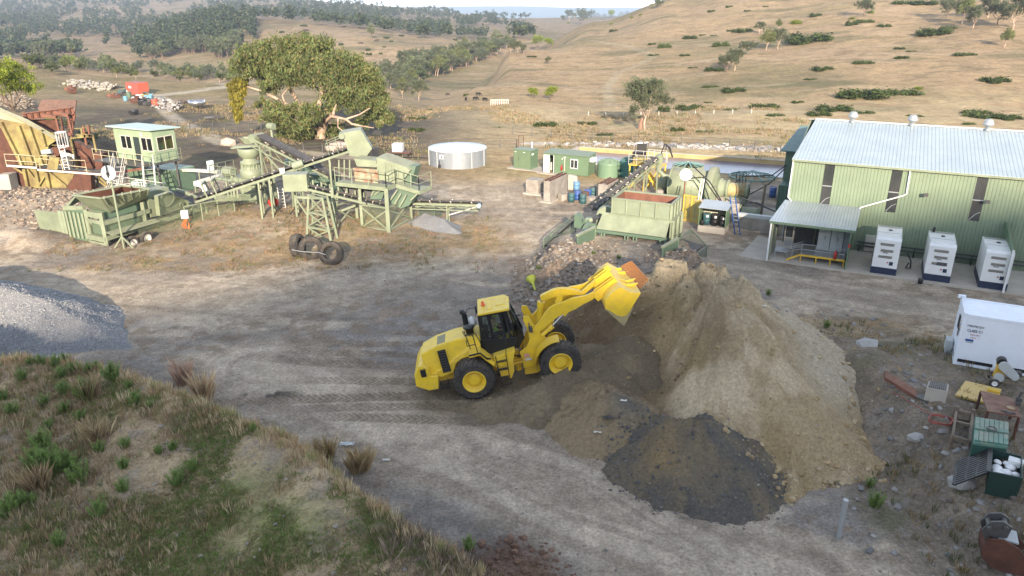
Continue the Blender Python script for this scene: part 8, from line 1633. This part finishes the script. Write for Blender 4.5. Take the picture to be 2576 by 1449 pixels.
# dish light pole
b=g0(cJ,1120,835);z1=zat(b.x,b.y,cA(1098,905)[1]);dc=WY(*cA(1105,965),b.y);r=thing('disc_lamp','round pale dish lamp on a leaning green pole in front of the jaw crusher','lamp',b);tp=Vector((dc.x,b.y,z1));m=MB();m.tube([b,tp],.07,8);m.build('pole',PG,r);dd=Vector((-.05,-1,.12)).normalized();dcc=Vector((dc.x,dc.y-.1,dc.z));m=MB();m.lathe(dcc,[(0,.05),(.18,.05),(.27,.08),(.50,.10),(.52,.07),(.28,.02),(0,-.02)],dd,36);m.build('dish',GRYP,r);m=MB();m.bar(dcc+dd*.2-ZV*.3,dcc+dd*.2+ZV*.75,.06);m.box(dcc+dd*.18-ZV*.05,(.14,.12,.2));m.build('lamp_holder',BLK,r)
m=MB();m.bar(b+ZV*.9,b+Vector((.7,-.1,.1)),.08);m.bar(b+ZV*.9,b+Vector((-.6,-.1,.1)),.08);m.build('brace',PG,r)
# mesh fence beside the crusher
a=g0(cB,70,890);b=g0(cB,478,805);a0=g0(cJ,1890,600);r=thing('mesh_fence','green mesh guard fence beside the tail of the long conveyor','fence',a);m=MB();m.add([a+ZV*.1,b+ZV*.1,b+ZV*1.75,a+ZV*1.75],[(0,1,2,3)]);c_=b+Vector((-1.2,1.4,0));m.add([b+ZV*.1,c_+ZV*.1,c_+ZV*1.7,b+ZV*1.75],[(0,1,2,3)]);a3=Jf(3.5,2.0,0);m.add([a3+ZV*.3,a+ZV*.1,a+ZV*1.6,a3+ZV*1.2],[(0,1,2,3)]);m.build('mesh',WIRE,r)
for t in(0,.33,.66,1.):p=a.lerp(b,t);m=MB();m.bar(p,p+ZV*1.78,.07);m.build('post',PG,r)
m=MB();m.bar(a+ZV*1.75,b+ZV*1.75,.07);m.bar(a+ZV*.1,b+ZV*.1,.06);m.build('rail',PG,r)
p=WY(*cJ(1845,420),53.2);r=thing('switch_box','white switch box with orange cables at the end of the mesh fence','box',p);m=MB();m.box(p,(.5,.3,.6),.2);m.build('box',WH,r,.02);m=MB()
for k in range(4):m.tube([p+Vector((.05*k,-.05,-.3)),p+Vector((-.3+.1*k,-.15,-.8)),p+Vector((.1+.05*k,-.15,-1.3)),p+Vector((.25,-.1,-.6))],.03,5)
m.build('orange_cable',paint('orange_cable',(.6,.15,.04),dust=0),r)
# --- conveyors
def cleg(par,p,h=None,spread=.45,s_=None,w=.13,br=True):
    for sg in(-1,1):
        m=MB();m.bar(Vector((p.x,p.y,-.1))+s_*sg*spread*1.25,p+s_*sg*spread,w);m.build('leg',PG,par)
    if br:m=MB();m.bar(Vector((p.x,p.y,.3))-s_*spread*1.2,p+s_*spread-ZV*.3,.07);m.bar(p-s_*spread-ZV*.25,p+s_*spread-ZV*.25,.1);m.build('brace',PG,par)
a=bpB(150,650,54.6);b=bpB(1440,225,56.6)
c1,a,b,dn,s_,up=conveyor('long_conveyor','longest pale green conveyor climbing right to the screen head box',a,b,1.15,.8,.35,15,PG,False)
for t in(.40,.47,.62,.86):cleg(c1,a.lerp(b,t),None,.5,s_)
m=MB();q=b+dn*.55;zz_=Vector((0,0,1));m.prism([b+s_*-.75+v for v in(dn*-.2+up*-.3,dn*-.1+up*1.5,dn*1.3+up*1.3,dn*1.6+up*-.3,dn*.9+up*-.8)],s_*1.5);m.build('head_box',PG,c1)
m=MB();m.cyl(b+s_*-.95+up*1.3+dn*-.2,b+s_*-.2+up*1.35+dn*-.2,.22,n=16);m.build('head_motor',PG2,c1)
for k in range(5):
    m=MB();q=b+s_*-.80+dn*(.1+k*.25)+up*.3;m.bar(q,q+up*.75,.04,.05);m.build('box_rib',PG2,c1)
m=MB();q=b+dn*1.45-up*.6;m.box(q-ZV*.1,(.7,.9,.7),AN);m.build('rubber_skirt',BELT,c1)
m=MB()
for sg in(-1,1):
    for k in range(6):p=b-dn*(1.2-.2*k);
    m.tube([b-dn*1.6+s_*sg*.62+up*.2,b-dn*1.6+s_*sg*.62+up*1.1,b-dn*.1+s_*sg*.62+up*1.2],.03,5);m.tube([b-dn*.9+s_*sg*.62+up*.1,b-dn*.9+s_*sg*.62+up*1.1],.03,5)
m.build('head_rail',PG,c1)
q=a.lerp(b,.56)-s_*.75;m=MB();m.box(q+ZV*.25,(.35,.1,.4),.2);m.build('white_board',WH,c1);q=a.lerp(b,.66)-s_*.6;m=MB();m.cyl(q+ZV*.3-dn*.4,q+ZV*.3+dn*.4,.28,n=18);m.build('drive_motor',PG2,c1)
for t in(.08,.14):q=a.lerp(b,t);m=MB();m.bar(q-s_*.6,q-s_*.6+up*1.1,.1);m.bar(q+s_*.6,q+s_*.6+up*1.1,.1);m.bar(q-s_*.65+up*1.1,q+s_*.65+up*1.1,.12);m.build('portal',PG,c1)
q=a.lerp(b,.22)-s_*.62-up*.55;m=MB();m.box(q,(2.6,.05,.5),math.atan2(dn.y,dn.x));m.build('side_guard',WIRE,c1)
a=bpB(1290,450,57.2);b=bpB(650,125,61)
c2,a,b,dn,s_,up=conveyor('return_conveyor','pale green truss conveyor with black belt climbing left to the cone crusher',a,b,1.1,.85,.4,9,PG,True)
for t in(.50,.9):cleg(c2,a.lerp(b,t)-ZV*.3,None,.5,s_)
m=MB();m.cyl(b-s_*.6,b+s_*.6,.36,n=24);m.build('head_pulley',PG,c2);m=MB();m.bar(b-s_*-.55,Vector((b.x+3.2,b.y-1,2.2))-s_*-.55,.12);m.build('stay',PG,c2);q=b+Vector((.9,1.2,.75));m=MB();m.cyl(q-EX*.3,q+EX*.3,.28,n=16);m.bar(q-ZV*.9,q,.15);m.build('head_motor',PG2,c2)
m=MB();bp2=[a.lerp(b,t)+up*.42 for t in(.28,.95)];m.bar(*bp2,.9,.10,up=up);m.build('belt_cover',BELT,c2)
a=bpB(1720,700,53.6);b=bpB(1045,535,53.0)
c3,a,b,dn,s_,up=conveyor('fines_conveyor','shorter pale green conveyor descending right under the screen',a,b,1.0,.7,.3,11,PG,False)
q=b+dn*.6+up*.35;m=MB();m.box(q-ZV*.1,(1.7,1.2,1.25),math.atan2(dn.y,dn.x));m.build('drive_box',PG,c3,.02)
for i in range(9):
    p=a.lerp(b,(i+.5)/9.5)-s_*.5;m=MB();m.bar(p,p+ZV*.55,.12);m.build('side_post',PG,c3)
a=bpB(1965,668,55.4);b=bpB(2520,685,54.6)
c4,a,b,dn,s_,up=conveyor('stub_conveyor','slim horizontal discharge conveyor sticking out at the right end of the plant',a,b,.75,.5,.25,6,PG,True)
cleg(c4,a.lerp(b,.52),None,.3,s_,.09);m=MB();m.bar(a.lerp(b,.53)-ZV*.9,b-ZV*.1,.07);m.build('stay',OW,c4);m=MB();m.cyl(b-s_*.45,b-s_*.1,.17,n=14);m.build('head_motor',paint('pale_blue_motor',(.30,.42,.45),dust=0),c4)
# --- lattice trestle
f1=g0(cB,1068,985);f2=g0(cB,1283,1020);r=thing('lattice_trestle','free standing cross braced lattice trestle behind the three old tyres','trestle',f1);tz_=3.4
t1=WY(*cB(1085,592),f1.y);t2=WY(*cB(1196,592),f2.y);t1.z=t2.z=tz_;bk=Vector((.25,.8,0));L1=[f1,f2,f2+bk,f1+bk];L2=[t1,t2,t2+bk*.7,t1+bk*.7]
for i in range(4):m=MB();m.bar(L1[i]-ZV*.2,L2[i],.15);m.build('leg',PG,r)
for lv in((0.02,.30),(.30,.62),(.62,.97)):
    for i in range(4):
        j=(i+1)%4;A_=L1[i].lerp(L2[i],lv[0]);B_=L1[j].lerp(L2[j],lv[0]);C2=L1[i].lerp(L2[i],lv[1]);D2=L1[j].lerp(L2[j],lv[1]);m=MB()
        if i==0:m.bar(A_,D2,.08);m.bar(B_,C2,.08)
        m.bar(C2,D2,.13 if i==0 else .07);m.build('bracing',PG,r)
A_=bpB(972,622,f1.y);B_=bpB(1212,632,f1.y);m=MB();m.bar(A_,B_,.16);m.bar(A_,L1[0].lerp(L2[0],.55),.1);m.build('cantilever_beam',PG,r)
# --- screen tower
r=thing('screening_tower','pale green screening tower with railed platform between the trestle and the stub conveyor','screen',Vector((-9.1,52.1,0)))
legs=[g0(cB,*p) for p in((1315,920),(1540,910),(1760,940),(1950,835),(1500,862))];DK=3.5
for i,p in enumerate(legs):
    m=MB();m.bar(p-ZV*.1,Vector((p.x,p.y,DK)),.2 if i!=2 else .28);m.build('leg',PG,r)
l=legs
for A_,B_ in((l[0],l[4]),(l[1],l[2]),(l[2],l[3])):
    m=MB();m.bar(A_+ZV*.35,B_+ZV*1.9,.09);m.bar(A_+ZV*1.9,B_+ZV*.35,.09);m.bar(A_+ZV*.35,B_+ZV*.35,.11);m.bar(A_+ZV*2.05,B_+ZV*2.05,.12);m.build('bracing',PG,r)
m=MB();m.bar(l[0]+ZV*1.2,bpB(1330,590,53),.12);m.bar(bpB(1245,745,52.8),bpB(1330,590,52.8),.14);m.bar(bpB(1350,740,53.6),bpB(1480,690,53.6),.16);m.build('brace',PG,r)
m=MB();m.add([l[1]+ZV*.1,l[2]+ZV*.1,l[2]+ZV*2.0,l[1]+ZV*2.0],[(0,1,2,3)]);m.add([l[2]+ZV*.1,l[3]+ZV*.1,l[3]+ZV*2.3,l[2]+ZV*2.1],[(0,1,2,3)]);m.build('mesh_guard',WIRE,r)
pf_=[bpB(1310,500,52.9),bpB(1735,545,52.1),bpB(1815,515,53.2),bpB(2012,575,53.4),bpB(2115,530,54.8)]
dk=[Vector((p.x,p.y,0)) for p in pf_]
zs=[DK+.05,DK,DK,2.95,2.95]
for i in range(4):
    a,b=pf_[i],pf_[i+1];inw=Vector((.25,1.0,0)) if i<3 else Vector((-.9,.25,0));m=MB();m.hexa([a-ZV*.08,b-ZV*.08,b+inw-ZV*.08,a+inw-ZV*.08,a,b,b+inw,a+inw]);m.build('deck',PG2,r)
    m=MB();m.bar(a-ZV*.1,b-ZV*.1,.08,.28);m.build('edge_beam',PG,r);m=MB()
    for k in(.55,1.12):m.tube([a+ZV*k,b+ZV*k],.032,5)
    n3=4 if i in(0,2) else 2
    for k in range(n3):q=a.lerp(b,k/(n3-1));m.bar(q,q+ZV*1.12,.055)
    m.build('hand_rail',PG,r)
X0=bpB(1330,380,55.0)
m=MB();q=[bpB(*p,54.2) for p in((1465,300),(1650,318),(1660,372),(1490,365))];m.prism(q,(.3,1.3,0));m.build('feed_box',PG,r)
q=[bpB(*p,53.8) for p in((1455,378),(1640,395),(1645,510),(1470,500))];m=MB();m.prism(q,(.2,.15,0));m.build('chute_plate',paint('rust_streaked_green',(.32,.36,.24),(.26,.10,.06),.7,sc=2.2,amt=1.,rust=.3),r)
q=[bpB(*p,54.2) for p in((1655,290),(1700,300),(1900,370),(1935,400),(1850,520),(1660,470))];m=MB();m.prism(q,(.5,1.4,.1));m.build('screen_box',PG,r)
q=[bpB(*p,54.6) for p in((1820,350),(1985,365),(1940,520),(1860,560))];m=MB();m.prism(q,(.3,.9,0));m.build('side_box',DG,r)
q=[bpB(*p,53.3) for p in((1620,560),(1730,545),(1700,640),(1600,640))];m=MB();m.prism(q,(.2,1.4,0));m.build('under_chute',DG,r)
q=[bpB(*p,53.6) for p in((1745,660),(1830,550),(1990,600),(1930,690),(1860,720))];m=MB();m.prism(q,(.3,1.3,0));m.build('under_hopper',DG,r)
for A_,B_ in(((1640,600),(1720,545)),((1755,670),(1830,560)),((1800,690),(1860,590)),((1850,700),(1905,600)),((1940,650),(2000,590)),((1640,560),(1610,610))):
    m=MB();m.bar(bpB(*A_,53.1),bpB(*B_,53.1),.1);m.build('strut',PG,r)
for x in(1340,1385,1430):m=MB();m.bar(bpB(x,600 if x<1400 else 470,54.5),bpB(x,310,54.5),.1);m.build('back_post',PG,r)
for i in range(3):
    m=MB();q=bpB(1720+i*55,330+i*20,54.1);m.bar(q,q-ZV*1.2,.06);m.build('box_rib',PG2,r)
m=MB()
for i in range(3):m.tube([bpB(1540,620,53),bpB(1590,700+i*12,52.9),bpB(1680,720-i*10,52.8),bpB(1720,690,52.7)],.03,5)
m.build('hose',BLK,r)
# lower legs and small mesh cage
P0=g0(cB,2010,800);cage([P0,P0+EX*1.5,P0+EX*1.5+EN*1.1,P0+EN*1.1],0,[1.05,1.05,.8,.8],'small gabled mesh cage under the stub conveyor',None)
# --- cone crusher
cc=WY(*cB(600,380),61.0);cz=2.55;q=Vector((cc.x,cc.y,0));r=thing('cone_crusher','pale green cone crusher with a round bowl left of the conveyor heads','crusher',q)
m=MB();m.lathe(q,[(.85,cz-.1),(.9,cz+.1),(.9,cz+.5),(.7,cz+.55),(.66,cz+.9),(.78,cz+.95),(.78,cz+1.15),(.55,cz+1.25),(.5,cz+1.5)],n=36);m.build('body',PG,r)
for k in range(14):t=k*.449;u=Vector((math.cos(t),math.sin(t),0));m=MB();m.bar(q+u*.72+ZV*(cz+.5),q+u*.72+ZV*(cz+1.1),.08);m.build('tie_bolt',PG2,r)
m=MB();m.lathe(q,[(.5,cz+1.4),(.86,cz+1.75),(.9,cz+2.25),(.86,cz+2.28),(.5,cz+1.9),(.2,cz+1.7)],n=36);m.build('bowl',PG,r)
m=MB()
for d in(0,1):m.bar(q+Vector((-1.3,-.3+d*.5,cz+2.3)),q+Vector((1.2,-.3+d*.5,cz+2.5)),.2,.1)
m.build('feed_bar',PG2,r);tp_=q+Vector((.1,.1,cz+2.6));m=MB();m.add([tp_+Vector(v) for v in((-.6,-.4,.5),(.6,-.4,.5),(.6,.4,.5),(-.6,.4,.5),(-.25,-.2,0),(.25,-.2,0),(.25,.2,0),(-.25,.2,0))],[(0,1,5,4),(1,2,6,5),(2,3,7,6),(3,0,4,7)]);m.build('feed_funnel',PG,r)
m=MB();m.box(q+ZV*(cz-.25),(2.6,2.2,.3),AN);m.box(q+ZV*1.0+EX*.1,(1.6,1.6,2.0),AN)
for sx in(-1,1):
    for sy in(-1,1):m.bar(q+EX*sx*1.2+EN*sy,q+EX*sx*1.2+EN*sy+ZV*cz,.16)
m.build('stand',PG,r)
md=q-EX*2.0+ZV*(cz+.15)-EN*.4;m=MB();m.cyl(md-EX*.6,md+EX*.4,.42,n=20);m.box(md-ZV*.5,(1.8,1.6,.15),AN);m.build('motor',PG2,r)
Cf=fr(q,EX);handrail(r,Cf,(-3.2,-1.5,0),(-.2,-1.5,0),cz-.3,1.1,6,PG);handrail(r,Cf,(-3.2,-1.5,0),(-3.2,1.2,0),cz-.3,1.1,4,PG);B1(Cf,(-3.2,-1.5,cz-.42),(1.5,1.2,cz-.401),'deck',PG2,r)
for s in(-3.1,-1.5):
    for d in(-1.4,1.1):m=MB();m.bar(Cf(s,d,0),Cf(s,d,cz-.42),.13);m.build('leg',PG,r)
B1(Cf,(-3.5,-1.4,cz+.3),(-3.25,-.9,cz+1.1),'white_box',WH,r)
B1(fr(Vector((-17.5,62.5,0)),EX),(0,0,0),(2.2,1.6,2.3),'green_box',DG,None)
o=bpy.data.objects['green_box'];o.name='equipment_box';tag(o,'dark green steel box standing behind the crossing of the two long conveyors','box')
m=MB();q=WY(*cB(985,160),74);q.z=0;m.lathe(q,[(1.4,0),(1.4,1.3),(1.2,1.5),(0,1.6)],n=28);tag(m.build('low_tank',DG),'low dark green tank under the branches of the big gum','tank')
# hose reel, ladder on legs
p=WY(*cB(788,665),56.3);r=thing('hose_reel','bright red hose reel hanging between the conveyor legs','hose reel',p);m=MB();ax=Vector((.5,-1,0)).normalized();m.lathe(p,[(0,-.12),(.38,-.12),(.38,-.09),(.24,-.08),(.24,.08),(.38,.09),(.38,.12),(0,.12)],ax,24);m.build('reel',RED,r)
a=g0(cB,878,775);b=bpB(845,545,58.2);r=thing('ladder','pale ladder leaning under the crossing of the conveyors','ladder',a);o=Vector((.24,-.05,0));m=MB();m.bar(a-o,b-o,.05);m.bar(a+o,b+o,.05);m.build('rail',OW,r)
for k in range(9):q=a.lerp(b,(k+.5)/9);m=MB();m.bar(q-o,q+o,.035);m.build('rung',OW,r)
for x,y in((690,835),(760,805)):
    p=g0(cB,x,y);m=MB();m.box(p+ZV*.02,(1.3,.9,.12),.2);tag(m.build('footing_pad',CONCL),('larger' if x==690 else 'smaller')+' pale concrete pad under the long conveyor legs','pad')
# --- old tyres with chain
for i,(x,y,ax,R,l) in enumerate(((985,1132,(1,-.15,.12),.80,'old bald tyre standing edge on, leftmost of the three below the trestle'),(1100,1155,(.35,-1,.30),.80,'old tyre leaning back, middle of the three below the trestle'),(1270,1200,(-.12,-1,.45),.80,'old lugged tyre lying nearest, rightmost of the three below the trestle'))):
    p=g0(cB,x,y);ax=Vector(ax).normalized();c=p+Vector((0,.45 if i else .5,R*.88));m=MB();w=.5;m.lathe(c-ax*w/2,[(R*.56,.0),(R*.6,-.04),(R*.85,-.02),(R,.1),(R,w-.1),(R*.85,w+.02),(R*.6,w+.04),(R*.56,w),(R*.62,w*.7),(R*.85,w*.5),(R*.62,w*.3),(R*.56,.0)],ax,40)
    u=ax.orthogonal().normalized();v=ax.cross(u)
    for k in range(26):
        for sg in(-1,1):
            t=6.2832*(k+(.5 if sg>0 else 0))/26;f=lambda tt,rr,h:c+(u*math.cos(tt)+v*math.sin(tt))*rr+ax*h;dt=.07;t2=t+.12;m.hexa([f(t-dt,R*.98,0),f(t+dt,R*.98,0),f(t2+dt,R*.93,sg*w*.47),f(t2-dt,R*.93,sg*w*.47),f(t-dt,R+.04,0),f(t+dt,R+.04,0),f(t2+dt,R*.99,sg*w*.5),f(t2-dt,R*.99,sg*w*.5)])
    tag(m.build('old_tyre',RUB),l,'tyre','old tyres below the trestle')
P=[g0(cB,x,y,.9)-Vector((0,.1,0)) for x,y in((950,1060),(1030,1075),(1110,1080),(1170,1082),(1230,1100))];m=MB();m.tube(P,.03,5);tag(m.build('chain',GAL),'thin grey chain tying the three old tyres together','chain')
# --- far left paddock odds and ends
def far(c,x,y): u,v=c(x,y);return hit(u,v)
p=far(cA,1350,180);r=thing('shipping_container','faded orange red container tipped in the scrap yard on the left paddock','container',p);s=1.0;Ff=fr(p,Vector((.85,-.52,0)).normalized());OC=corr('red_container',(.36,.09,.06),(.30,.09,.07),(.85,-.52,0),.28,.6,0,.05);B1(Ff,(-2.4,0,0),(1.6,2.3,2.3),'body',OC,r);B1(Ff,(1.6,.05,.1),(1.64,2.25,2.25),'door',ORG,r)
m=MB();tbox(m,Ff,(-1.4,-.02,1.2),(-.6,-.002,1.6));m.build('white_marking',WH,r)
p=far(cA,1470,178);m=MB();m.lathe(p+ZV*.5,[(.4,-.2),(.6,-.25),(.9,-.1),(.9,.1),(.6,.25),(.4,.2)],(.3,-.2,1),20);tag(m.build('old_tyre',RUB),'big dark tyre lying against the orange red container','tyre')
SCR=[(1130,205,RUST2,'rusty flat scrap at the left end of the scrap yard'),(1180,215,RUST,'dark rusty machine frame in the scrap yard'),(1215,190,STEEL,'tangled dark steel behind the rusty frame'),(1265,240,paint('sky_blue',(.14,.32,.45)),'light blue scrap drum in the front row of the scrap yard'),(1240,165,TEAL,'teal scrap box near the orange red container'),(1320,170,GRYP,'grey sheet pile below the orange red container'),(1380,240,WH,'white enamel scrap in the middle of the scrap yard'),(1365,262,RUST,'rusty engine block in front of the white enamel scrap'),(1440,250,RUST2,'brown scrap box right of the white enamel scrap'),(1500,220,bpy.data.materials['sky_blue'],'pale blue scrap crate at the right of the scrap yard'),(1470,205,YST,'yellowish scrap beside the pale blue crate'),(1445,285,BLK,'black scrap coil in the front row'),(1495,290,STEEL,'dark scrap axle in the front row'),(1565,300,ORG,'orange red drum at the right end of the scrap yard'),(1300,205,DG,'dark green scrap tank in the middle'),(1355,380,BLK,'black stump like scrap standing alone on the paddock'),(2150,432,BLK,'short black log lying on the paddock'),(2060,428,STEEL,'second dark log lying on the paddock'),(700,140,RUST2,'rusty implement by the bend of the farm track'),(735,165,RUST,'second rusty implement by the bend of the farm track')]
for x,y,mt,l in SCR:
    p=far(cA,x,y);m=MB();a=rng.uniform(0,3);s=rng.uniform(.7,1.2)
    if 'drum' in l or 'tank' in l:m.cyl(p+ZV*.0,p+ZV*1.0*s,.45*s,n=16);m.cyl(p+ZV*1.0*s,p+ZV*1.05*s,.4*s,n=16)
    elif 'log' in l:m.tube([p+ZV*.2,p+Vector((1.6,.2,.25))],.22,8)
    else:
        m.box(p+ZV*.4*s,(1.5*s,.9*s,.6*s),a);m.box(p+Vector((.3,.1,.85*s)),(.6*s,.5*s,.4*s),a+.6);m.bar(p+Vector((-.9*s,0,.2)),p+Vector((.9*s,.3,1.1*s)),.12);m.cyl(p+Vector((-.5,-.3,.35)),p+Vector((-.5,-.1,.35)),.35,n=12)
    tag(m.build('scrap',mt),l,'scrap')
p=far(cA,1990,335);r=thing('steel_trough','shiny round steel trough on short legs on the left paddock','trough',p);m=MB();m.lathe(p+ZV*.6,[(.0,0),(.5,.0),(1.3,.35),(1.35,1.0),(1.3,1.0),(1.25,.4),(0,.1)],n=28);m.build('tub',paint('shiny_steel',(.6,.6,.6),None,.25,.9,dust=0),r)
for k in(-1,1):m=MB();m.bar(p+Vector((k*.6,-.2,0)),p+Vector((k*.6,-.2,.7)),.08);m.build('leg',STEEL,r)
def pile(c,x0,y0,x1,y1,n,s0,s1,cols,lab,w=2.,hh=1.):
    a,b=far(c,x0,y0),far(c,x1,y1);t=rng.uniform(0,1,n);g1=rng.normal(0,.5,n);X=a.x+(b.x-a.x)*t+rng.normal(0,.3,n);Y=a.y+(b.y-a.y)*t+g1*w;Z=hgt(X,Y)+np.maximum(0,hh*(1-abs(g1)))*rng.uniform(0,1,n);rocks('rubble',np.stack([X,Y,Z],-1),rng.uniform(s0,s1,n),cols,lab,'rubble')
pile(cA,720,75,1160,125,500,.3,.9,[(.36,.33,.27),(.30,.27,.22),(.27,.26,.25)],'pale broken rubble heaped beside the farm track',3,1.2)
pile(cA,1600,290,1800,330,260,.3,.9,GREY,'grey stone heap beside the leafless thicket',2.5,1.5)
pile(cA,0,200,300,330,900,.12,.5,[(.33,.28,.22),(.27,.22,.17),(.22,.18,.14)],'pale rock heap behind the yellow steel wall',2.5,2.6)
for x,y,s,l in((415,185,.8,'pale pink boulder on the paddock left of the cone crusher'),(1330,215,.8,'pale boulder under the right side of the big gum'),(1275,228,.5,'smaller pale boulder left of the one under the gum')):
    p=far(cB,x,y);m=MB();V=ICO*np.array([1.6,1.1,1.0])*s*(1+rng.uniform(-.2,.2,(12,1)));m.add(V+np.array(p+ZV*.3*s),[tuple(f) for f in ICF]);tag(m.build('boulder',paint('boulder_pink%d'%x,(.44,.36,.30),(.34,.27,.22),.9,dust=0,bp=.02),None,.05),l,'boulder')
m=MB();p=g0(cB,1250,260);p=WY(*cB(1265,262),70);p.z=0;V=[]
X=np.linspace(-2.6,2.6,24);G=[[Vector((p.x+x,p.y+y,max(0,1.3-.5*math.hypot(x,y*1.2))+hz(p.x+x,p.y+y)-.05)) for y in np.linspace(-2,2,16)] for x in X];m.grid(G);tag(m.build('soil_heap',paint('pink_soil',(.36,.25,.19),(.30,.2,.15),.9,dust=0,bp=.03)),'smooth pinkish soil heap behind the belt of the long conveyor','heap')
p=g0(cB,1960,300);m=MB();m.tube([p+Vector((-1.5,.3,.1)),p+Vector((0,.1,.15)),p+Vector((2.2,0,.1)),p+Vector((3.4,.3,.12))],.06,6);tag(m.build('hose',BLK),'black hose running from the water cube to the tank','hose')
p=hit(*cU(2215,925));m=MB();m.tube([p-ZV*.3,p+Vector((0,0,.7)),p+Vector((.15,.1,1.5))],[.5,.38,.2],10);tag(m.build('tree_stump',paint('red_stump',(.24,.14,.10),(.3,.2,.14),.9,dust=0,bp=.03)),'split red brown hollow trunk beside the lone gum','stump')

# service platform and cables in the middle of the plant
p=Vector((-32.6,58.2,0));Vf=fr(p,EX);r=thing('service_platform','low railed service platform between the cabin stairs and the jaw crusher','platform',p)
B1(Vf,(0,0,1.5),(4.6,1.8,1.58),'deck',GAL,r)
for a,b in(((0,0,0),(4.6,0,0)),((0,1.8,0),(4.6,1.8,0)),((0,0,0),(0,1.8,0)),((4.6,0,0),(4.6,1.8,0))):handrail(r,Vf,a,b,1.58,1.0,5 if abs(b[0]-a[0])>2 else 3,OW,r=.03)
for s in(.1,2.3,4.5):
    for d in(.1,1.7):m=MB();m.bar(Vf(s,d,0),Vf(s,d,1.5),.12);m.build('leg',PG,r)
m=MB();q=Vf(2.6,.9,1.6)
for k in range(12):t=k*.5236;u=Vector((math.cos(t),math.sin(t),0))*.45;m.bar(q+u,q+u+ZV*1.1,.04,.02)
for z in(.1,1.1):m.tube([q+ZV*z+Vector((math.cos(k*.393),math.sin(k*.393),0))*.46 for k in range(17)],.03,5)
m.build('ladder_cage',WH,r)
p=Vector((-27.4,56.6,0));Vf=fr(p,EX);r=thing('transfer_frame','pale green frame with dark belts joining the crusher to the long conveyor','frame',p)
for s in(0,1.5,3.0):
    for d in(0,1.3):m=MB();m.bar(Vf(s,d,0),Vf(s,d,2.1-.2*s),.14);m.build('leg',PG,r)
m=MB();m.bar(Vf(0,0,2.1),Vf(3,0,1.5),.14,.2);m.bar(Vf(0,1.3,2.1),Vf(3,1.3,1.5),.14,.2);m.bar(Vf(0,0,1.2),Vf(3,0,.8),.1);m.bar(Vf(0,0,2.0),Vf(1.5,0,.2),.08);m.build('beam',PG,r)
m=MB();m.hexa([Vf(.1,.1,1.9),Vf(2.9,.1,1.35),Vf(2.9,1.2,1.35),Vf(.1,1.2,1.9),Vf(.1,.1,1.98),Vf(2.9,.1,1.43),Vf(2.9,1.2,1.43),Vf(.1,1.2,1.98)]);m.build('belt',BELT,r)
m=MB();m.cyl(Vf(.6,-.3,2.3),Vf(1.3,-.3,2.3),.22,n=16);m.build('blue_motor',paint('dull_blue_motor',(.12,.18,.22),dust=.2),r);m=MB();tbox(m,Vf,(.2,.1,.2),(2.6,1.2,1.1));m.build('skirt_box',STEEL,r)
for i,P in enumerate(([(-24.5,55,1.2),(-22,55.6,1.6),(-19.4,55.5,2.6),(-17.5,55.3,3.4)],[(-19.5,56,2.9),(-18.5,55.8,1.0),(-17.4,55.6,.5),(-16.3,55.2,1.8)],[(-15.2,52.4,3.2),(-13.6,52.6,2.6),(-11.6,52.9,2.2),(-9.6,53.0,1.7)],[(-21.8,56.4,.6),(-20.9,56.2,.1),(-19.9,56.0,.5)],[(-12.9,53.6,3.4),(-12.2,53.8,2.4),(-11.0,53.6,2.0)],[(-28.6,50.6,1.3),(-27.2,51.8,1.0),(-25.9,53,1.2)])):
    tag(T1(None,'cable',BLK,[Vector(p) for p in P],.035),'thin black cable drooping along the crushing plant frames','cable',group='cables on the crushing plant')
q=[bpB(*p,54.4) for p in((1335,520),(1470,510),(1640,520),(1600,620),(1400,600))];m=MB();m.prism(q,(.2,1.2,0));m.build('lower_screen_box',STEEL,bpy.data.objects['screening_tower'])
# ================= AIR =================
def haze():
    m=bpy.data.materials.new('haze');m.use_nodes=True;n=m.node_tree;n.nodes.remove(n.nodes['Principled BSDF']);v=N(n,'ShaderNodeVolumePrincipled',inp={'Density':HZ,'Anisotropy':0.,});v.inputs['Color'].default_value=(.62,.76,1,1);n.links.new(v.outputs[0],n.nodes['Material Output'].inputs['Volume'])
    b=MB();b.box((0,3500,0),(17200,8600,300));o=b.build('haze',m);tag(o,'thin blue haze lying over the whole valley','haze',None,'stuff')
    o.display_type='WIRE'
if HZ>0:haze()
